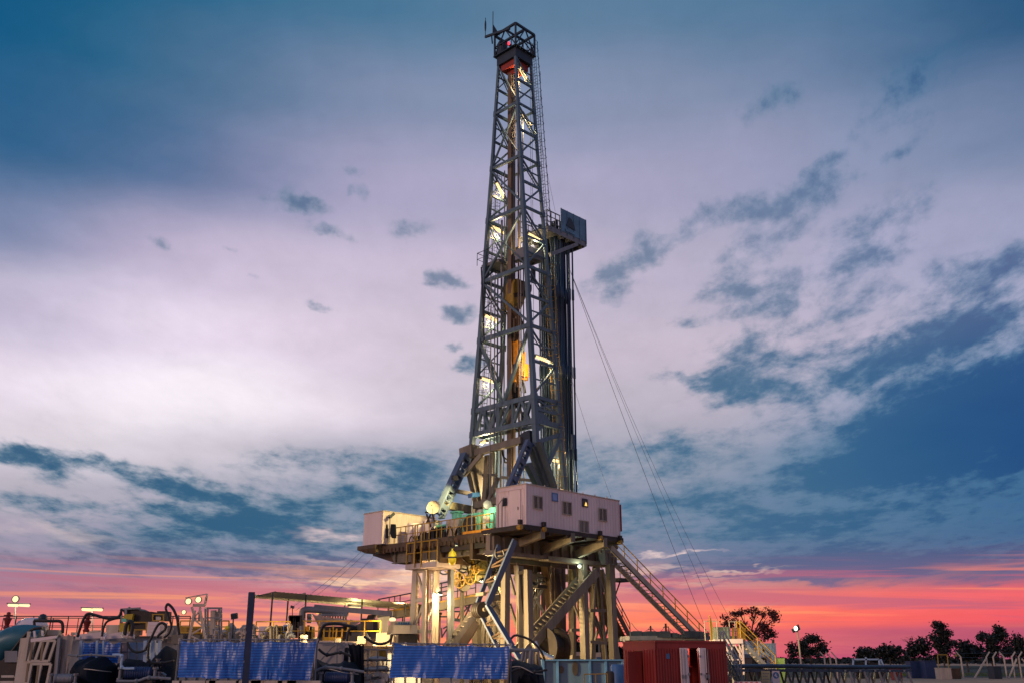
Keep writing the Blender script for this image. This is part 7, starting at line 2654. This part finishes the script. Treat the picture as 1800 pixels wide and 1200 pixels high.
for nm, x0, y0, x1, y1, mm, lab in sgn:
    Y = 50
    t = thing(nm, tuple(P((x0 + x1) / 2, 1215, Y)), lab, 'sign')
    m = MB(); m.prism([P(x, y, Y) for x, y in ((x0, y0), (x1 - 1, y0 + .5), (x1 + 1, y1 + 3), (x0 + 2, y1 + 3))], V((0, .03, 0))); m.build('board', mm if mm is M_WHITE else mat('faded_board', (.42, .36, .20), .7, 0, .2, 3, rust=.1), t)
    m = MB(); m.tube([P((x0 + x1) / 2, y1, Y + .06), V((P((x0 + x1) / 2, 1163, Y).x, Y + .06, 0))], .03, 6); m.build('post', M_STEELG, t)
    if nm == 'safety_sign':
        c = P(1364, 1186, Y - .002)
        m = MB(); m.lathe(c, [(.155, 0), (.155, .006)], 28, V((0, -1, 0))); m.build('blue_disc', M_BLUE, t)
        m = MB()
        m.lathe(c + V((-.01, -.008, .05)), [(.035, 0), (.035, .004)], 14, V((0, -1, 0)))
        m.prism([c + V((x, -.012, z)) for x, z in ((-.06, .02), (.02, .0), (.07, -.07), (.03, -.10), (-.03, -.04), (-.09, -.02))], V((0, .003, 0)))
        m.build('white_figure', M_WHITE, t)
    else:
        m = MB()
        for k in range(4):
            y = y0 + 4 + k * 5
            for j in range(4 - (k % 2)):
                xx = x0 + 3 + j * 3
                m.prism([P(x, yy, Y - .006) for x, yy in rect(xx, y, xx + 2.2, y + 1.6)], V((0, .004, 0)))
        m.build('faded_lines', M_STEELG, t)
t = thing('kerb_board', tuple(P(1315, 1205, 46)), 'white and red striped barrier board at the bottom edge', 'barrier')
m = MB(); m.prism([P(x, y, 46) for x, y in rect(1290, 1197, 1338, 1204)], V((0, .06, 0))); m.build('board', M_WHITE, t)
m = MB()
for k in range(5):
    m.prism([P(x, y, 45.99) for x, y in rect(1292 + k * 9, 1198, 1296 + k * 9, 1204)], V((0, .006, 0)))
m.build('red_stripes', M_REDB, t)

# vegetation ------------------------------------------------------------------
def tree(name, label, x, Y, h, crown, n_leaf, leaf, seed, trunk_r=.18, m_leaf=M_LEAF, group=None, z0=0.0, red=0.0, lean=0.0, bare=False, cat='tree'):
    """tapered trunk with limbs; crown of leaf quads in clumps. crown: list of (dx, z, rx, rz) clump ellipses in metres"""
    rnd = random.Random(seed)
    bx = P(x, 1163, Y).x
    base = V((bx, Y, z0))
    t = thing(name, tuple(base), label, cat, group)
    m = MB()
    top = max(c[1] for c in crown)
    th = min(c[1] - c[3] * .4 for c in crown) if not bare else h * .55
    fork = base + V((lean * .5, 0, max(.5, th)))
    m.tube([base, base.lerp(fork, .5) + V((rnd.uniform(-.1, .1) * h * .1, 0, 0)), fork], [trunk_r, trunk_r * .8, trunk_r * .65], 7)
    ends = []
    for (dx, z, rx, rz) in crown:
        e = base + V((dx, rnd.uniform(-.3, .3) * rx, z))
        mid = fork.lerp(e, .5) + V((rnd.uniform(-.3, .3), rnd.uniform(-.3, .3), .2)) * rx * .4
        m.tube([fork - UP * .2, mid, e], [trunk_r * .5, trunk_r * .3, trunk_r * .1], 5)
        ends.append(e)
        for _ in range(3):
            f = e + V((rnd.uniform(-1, 1) * rx, rnd.uniform(-1, 1) * rx, rnd.uniform(-.8, .8) * rz)) * .8
            m.tube([mid, f], [trunk_r * .16, trunk_r * .05], 4)
            if bare:
                for _ in range(5):
                    g_ = f + V((rnd.uniform(-1, 1) * rx, rnd.uniform(-.5, .5) * rx, rnd.uniform(0, 1) * rz)) * .6
                    m.tube([f, g_], [trunk_r * .08, trunk_r * .03], 3)
    m.build('trunk', M_BARK, t)
    if bare:
        return t
    tot = sum(c[2] * c[3] for c in crown)
    mb, mr = MB(), MB()
    for (dx, z, rx, rz), e in zip(crown, ends):
        nclump = max(4, int(5.5 * math.sqrt(rx * rz)))
        clumps = [e + V((rnd.gauss(0, .5) * rx, rnd.gauss(0, .5) * rx, rnd.gauss(0, .45) * rz)) for _ in range(nclump)]
        nl = int(n_leaf * rx * rz / tot)
        for i in range(nl):
            c = rnd.choice(clumps)
            s = leaf * rnd.uniform(.6, 1.5)
            rr_ = leaf * 1.9
            p = c + V((rnd.gauss(0, 1), rnd.gauss(0, 1), rnd.gauss(0, .7))) * rr_
            a = V((rnd.uniform(-1, 1), rnd.uniform(-1, 1), rnd.uniform(-1, 1))).normalized()
            b = a.cross(V((rnd.uniform(-1, 1), rnd.uniform(-1, 1), rnd.uniform(-1, 1)))).normalized()
            tgt = mr if (red and p.z > z0 + red and rnd.random() < .8) else mb  # upper leaves take the painted red sky glow
            tgt.add([p - a * s, p + b * s * .5, p + a * s, p - b * s * .5], [(0, 1, 2, 3)])
    mb.build('crown', m_leaf, t, recalc=False)
    if mr.v:
        mr.build('sky_glow_top', M_LEAFR, t, recalc=False)
    return t


def px2m(Y): return 1.0 / (F_PX * CP / Y) * 1.0


def crown_px(x, Y, rows):
    """clump ellipses given in photo pixels"""
    k = Y / 1772.0
    bx = P(x, 1163, Y).x
    return [(P(cx, cy, Y).x - bx, P(cx, cy, Y).z, rx * k, ry * k) for cx, cy, rx, ry in rows]


tree('drooping_tree', 'spreading tree with drooping boughs and red sky glow painted on its top behind the water tank', 1322, 105, 7.5,
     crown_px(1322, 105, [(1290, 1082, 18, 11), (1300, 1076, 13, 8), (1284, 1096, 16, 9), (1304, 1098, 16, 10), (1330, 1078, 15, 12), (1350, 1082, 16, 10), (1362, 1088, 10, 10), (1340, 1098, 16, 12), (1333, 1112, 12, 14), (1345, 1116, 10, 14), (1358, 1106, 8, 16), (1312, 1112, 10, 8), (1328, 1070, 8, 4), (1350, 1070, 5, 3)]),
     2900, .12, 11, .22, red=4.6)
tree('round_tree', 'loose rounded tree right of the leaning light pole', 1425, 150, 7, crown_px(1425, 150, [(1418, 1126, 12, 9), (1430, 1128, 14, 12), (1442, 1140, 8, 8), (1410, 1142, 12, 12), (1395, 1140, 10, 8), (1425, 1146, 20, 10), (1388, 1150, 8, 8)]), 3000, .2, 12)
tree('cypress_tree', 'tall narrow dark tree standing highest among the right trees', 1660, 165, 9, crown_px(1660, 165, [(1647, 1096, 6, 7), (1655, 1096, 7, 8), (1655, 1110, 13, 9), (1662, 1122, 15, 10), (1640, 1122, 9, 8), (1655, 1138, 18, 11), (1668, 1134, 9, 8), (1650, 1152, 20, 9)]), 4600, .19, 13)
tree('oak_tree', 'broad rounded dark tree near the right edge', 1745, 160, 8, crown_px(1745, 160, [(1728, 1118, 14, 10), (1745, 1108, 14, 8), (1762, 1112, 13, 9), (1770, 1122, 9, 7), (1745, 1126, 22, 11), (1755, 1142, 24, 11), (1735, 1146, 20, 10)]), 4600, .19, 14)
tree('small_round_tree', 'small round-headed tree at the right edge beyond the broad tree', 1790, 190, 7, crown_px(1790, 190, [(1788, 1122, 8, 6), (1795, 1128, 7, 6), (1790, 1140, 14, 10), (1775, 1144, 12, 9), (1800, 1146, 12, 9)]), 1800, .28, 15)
tree('bare_tree', 'leafless tree with thin fanned twigs left of the tall narrow tree', 1602, 200, 9, crown_px(1602, 200, [(1590, 1122, 12, 6), (1602, 1118, 12, 7), (1615, 1122, 12, 6)]), 0, .2, 16, bare=True, trunk_r=.2)
for i, (x, Y, rows, lab) in enumerate((
        (1565, 190, [(1560, 1139, 11, 6), (1568, 1146, 15, 9), (1553, 1150, 9, 7)], 'dark bushy tree left of the bare tree'),
        (1610, 185, [(1608, 1136, 13, 7), (1622, 1132, 9, 7), (1598, 1147, 14, 9), (1620, 1147, 16, 9)], 'dark dense tree under the bare tree'),
        (1700, 175, [(1700, 1138, 12, 7), (1710, 1145, 14, 9), (1692, 1150, 10, 7)], 'low dark domed tree between the tall narrow and the broad tree'),
        (1518, 230, [(1518, 1144, 6, 4), (1516, 1152, 8, 6)], 'small far tree with a round top at the left of the far row'),
        (1533, 235, [(1532, 1146, 8, 4), (1534, 1154, 9, 6)], 'small far tree right beside the round-topped one'),
        (1000, 170, [(1000, 1122, 10, 8), (1008, 1132, 8, 8), (996, 1138, 8, 8)], 'dark tree seen between the inner legs of the rig'),
        (1020, 175, [(1016, 1140, 8, 6), (1026, 1144, 9, 5)], 'low bush seen between the right legs of the rig'),
        (1052, 175, [(1050, 1138, 8, 6), (1060, 1142, 8, 6), (1072, 1140, 7, 7)], 'low bush seen behind the outer right legs'),
        (1085, 178, [(1086, 1148, 8, 5)], 'low bush seen left of the red container'))):
    tree('bushy_tree', lab, x, Y, 6, crown_px(x, Y, rows), 1500, .30, 30 + i)
# far tree line
rnd = random.Random(5)
mb = MB()
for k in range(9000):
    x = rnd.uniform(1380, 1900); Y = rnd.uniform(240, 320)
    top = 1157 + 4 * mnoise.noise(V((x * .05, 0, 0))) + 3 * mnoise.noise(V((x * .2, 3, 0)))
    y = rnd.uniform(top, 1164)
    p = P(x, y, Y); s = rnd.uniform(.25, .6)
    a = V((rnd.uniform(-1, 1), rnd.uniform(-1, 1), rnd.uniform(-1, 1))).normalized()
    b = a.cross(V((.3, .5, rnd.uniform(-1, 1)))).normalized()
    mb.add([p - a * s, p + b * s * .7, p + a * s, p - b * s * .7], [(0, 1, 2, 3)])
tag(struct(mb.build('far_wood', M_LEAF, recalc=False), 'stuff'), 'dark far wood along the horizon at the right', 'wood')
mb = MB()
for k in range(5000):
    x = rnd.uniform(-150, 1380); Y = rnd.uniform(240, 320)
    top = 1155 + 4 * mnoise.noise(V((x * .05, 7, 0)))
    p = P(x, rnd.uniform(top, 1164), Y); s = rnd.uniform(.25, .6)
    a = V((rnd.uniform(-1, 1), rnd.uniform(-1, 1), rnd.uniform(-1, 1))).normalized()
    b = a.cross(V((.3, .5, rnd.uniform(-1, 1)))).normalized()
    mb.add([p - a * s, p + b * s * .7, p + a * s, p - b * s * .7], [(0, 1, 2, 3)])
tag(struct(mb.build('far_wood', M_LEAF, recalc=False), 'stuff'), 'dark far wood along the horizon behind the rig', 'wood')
mb = MB()
for k in range(1500):
    x = rnd.uniform(1560, 1900); Y = rnd.uniform(128, 150)
    p = V((P(x, 1163, Y).x, Y, 0)); h = rnd.uniform(.1, .35); a = rnd.uniform(0, 6.28)
    mb.add([p + V((math.cos(a) * .12, math.sin(a) * .12, 0)), p - V((math.cos(a) * .12, math.sin(a) * .12, 0)), p + V((rnd.uniform(-.1, .1), rnd.uniform(-.1, .1), h))], [(0, 1, 2)])
tag(struct(mb.build('grass_verge', mat('verge_grass', (.06, .11, .03), .8, 0, .4, 1), recalc=False), 'stuff'), 'strip of green grass behind the fence at the right', 'grass')

# fence with outward-bent posts at the right
Yf = 112
fence = thing('wire_fence', tuple(V((P(1740, 1163, Yf).x, Yf, 0))), 'pale concrete post fence with bent tops and wires at the right edge', 'fence')
for (x, bend) in ((1690, -1), (1735, 1), (1747, 1), (1766, -1.0), (1780, 1), (1792, 1), (1808, 1), (1826, 1), (1846, 1), (1450, -1), (1460, -1), (1470, -1)):
    m = MB()
    c = V((P(x, 1163, Yf).x, Yf, 0))
    h = P(x, 1153 if abs(bend) == 1 else 1158, Yf).z
    m.beam(c, c + UP * h, .14, .14)
    m.beam(c + UP * (h - .05), c + UP * (h + .5) + V((.45 * bend, 0, 0)), .11, .11)
    m.build('post', M_WHITED, fence)
for (x, d) in ((1733, -26), (1787, -20), (1796, 24)):
    m = MB(); m.beam(P(x, 1157, Yf - .2), V((P(x + d, 1163, Yf).x, Yf - .2, .0)), .14); m.build('strut', M_WHITED, fence)
m = MB()
for h in (.4, 1.0, 1.6, 2.2, 2.65):
    m.tube([V((P(1690, 1163, Yf).x, Yf, h)), V((P(1860, 1163, Yf).x, Yf, h))], .012, 4)
m.build('wires', M_CABLE, fence)
# site items on the far ground at right
t = thing('goal_frame', tuple(V((P(1658, 1163, 106).x, 106, 0))), 'thin yellowish pipe frame standing in front of the tall narrow tree', 'frame')
m = MB()
for (x0, y0, x1, y1) in ((1648, 1150, 1651, 1190), (1665, 1150, 1669, 1190), (1648, 1150, 1665, 1150), (1674, 1153, 1682, 1150), (1682, 1150, 1681, 1153)):
    m.tube([P(x0, y0, 106), P(x1, y1, 106)], .05, 6)
m.build('pipes', M_YEL, t)
for (x0, x1, y0, Y, mm, lab) in ((1652, 1670, 1174, 104, M_WHITED, 'leaning pale board under the yellowish pipe frame'), (1672, 1686, 1175, 108, M_BROWN, 'brown crate right of the leaning pale board'), (1626, 1646, 1161, 110, M_NAVY, 'dark blue shed left of the pipe frame'), (1600, 1622, 1162, 112, M_NAVY, 'low dark blue container left of the dark blue shed'), (1745, 1758, 1171, 108, M_MASTD, 'dark crate between the fence posts'), (1573, 1583, 1176, 100, M_RED, 'dark red drum-like crate behind the pipe rack end')):
    m = MB(); c0_, c1_ = P(x0, 1163, Y).x, P(x1, 1163, Y).x
    m.wbox(c0_, c1_, Y, Y + 1.5, 0.01, P(0, y0, Y).z); m.wbox(c0_ - .04, c1_ + .04, Y - .05, Y + 1.55, P(0, y0, Y).z, P(0, y0, Y).z + .06)
    for k in range(5):
        xx = lerp(c0_, c1_, (k + .4) / 5); m.wbox(xx, xx + .06, Y - .03, Y, .05, P(0, y0, Y).z - .05)
    tag(m.build('site_crate', mm), lab, 'crate')
t = thing('flatbed_trailer', tuple(V((P(1525, 1163, 110).x, 110, 0))), 'pale framed flatbed trailer far behind the pipe rack', 'trailer')
m = MB()
for (x0, y0, x1, y1) in ((1498, 1158, 1545, 1158), (1500, 1158, 1499, 1176), (1522, 1154, 1522, 1176), (1545, 1158, 1547, 1178), (1548, 1158, 1556, 1176), (1498, 1176, 1556, 1176)):
    m.beam(P(x0, y0, 110), P(x1, y1, 110), .14, .16)
m.build('frame', M_BLUEL, t)
m = MB(); m.wbox(P(1502, 1163, 110).x, P(1545, 1163, 110).x, 110.3, 112, .8, P(0, 1165, 110).z); m.build('load', M_DARK, t)
for x in (1506, 1514, 1540, 1548):
    m = MB()
    c = P(x, 1163, 110); m.lathe(V((c.x, 110.0, .45)), [(.45, 0), (.45, .3)], 14, V((0, 1, 0)))
    m.build('wheel', M_RUBBER, t)

# power line posts seen behind the stair
for (x, y, r, lab) in ((1143.5, 1099, .12, 'slim power pole standing nearest the back stair'), (1170, 1095, .15, 'taller power pole right of the slim one'), (1175, 1100, .06, 'thin rod close beside the taller power pole')):
    m = MB(); c = P(x, y, 140); m.tube([c, V((c.x, c.y, 0))], r, 6); m.beam(c - UP * .5 - V((.4, 0, 0)), c - UP * .5 + V((.4, 0, 0)), .08)
    tag(m.build('power_pole', M_BARK), lab, 'pole')
for i, (x0, y0, x1, y1, s) in enumerate(((1110, 1094, 1143.5, 1100, 1.0), (1143.5, 1100, 1170, 1097, .9), (1170, 1097, 1235, 1112, 1.2))):
    m = MB(); m.tube(catenary(P(x0, y0, 140), P(x1, y1, 140), s), .03, 4)
    tag(m.build('power_cable', M_CABLE), ('sagging power cable running left from the slim pole', 'sagging power cable between the two power poles', 'sagging power cable running right from the taller pole')[i], 'cable')

# guy lines
def guy(p, q, lab, r=.018, sag=.6):
    m = MB(); m.tube(catenary(p, q, sag, 14), r * .62, 5); tag(m.build('guy_wire', M_CABLE), lab, 'wire rope')


top = PB(1003, 478, 6.5)
guy(top, PZ(1240, 1092, 3.0) if False else P(1237, 1095, 86), 'steel guy wire from the mast to the ground, leftmost of the three right ones', .03)
guy(top, P(1262, 1090, 86), 'steel guy wire from the mast to the ground, middle of the three right ones', .022)
guy(PB(1000, 470, 6.0), P(1282, 1086, 86), 'steel guy wire from the mast to the ground, rightmost of the three', .022, 1.2)
guy(PB(1006, 670, 6.0), R(9.0, .2, CZ1 + .2), 'thin wire from the pipe bundle down to the cabin roof end', .02, .3)
guy(PB(1004, 760, 6.0), PB(1017, 862, 2.0), 'short thin wire from the pipe bundle to the cabin roof', .016, .1)
guy(PB(948, 235, 5.2), PB(976, 372, 5.2), 'thin wire from the upper mast to the racking board rail, right one', .02, .05)
guy(PB(950, 330, 5.2), PB(967, 372, 5.2), 'thin wire from the mast to the racking board rail, left one', .02, .05)
guy(R(-.1, 17.0, FLOOR - .3), P(505, 1072, 66), 'thin wire slanting left from the white shed corner, highest one', .022, .2)
guy(R(-.1, 16.4, FLOOR - .4), P(520, 1072, 65), 'thin wire slanting left from the white shed corner, middle one', .022, .2)
guy(R(.2, 15.3, FLOOR - .4), P(590, 1040, 66), 'thin wire slanting left from under the deck to the canopy', .022, .1)
guy(P(835, 690, 58.0) if False else PA(835, 790, MA - .4), PA(833, 690, MA - .4), 'black cable hanging down the left mast leg', .02, .01)
guy(PA(918, 690, MA - .5), PA(916, 560, MA - .5), 'black cable hanging down the near mast face', .035, .01)
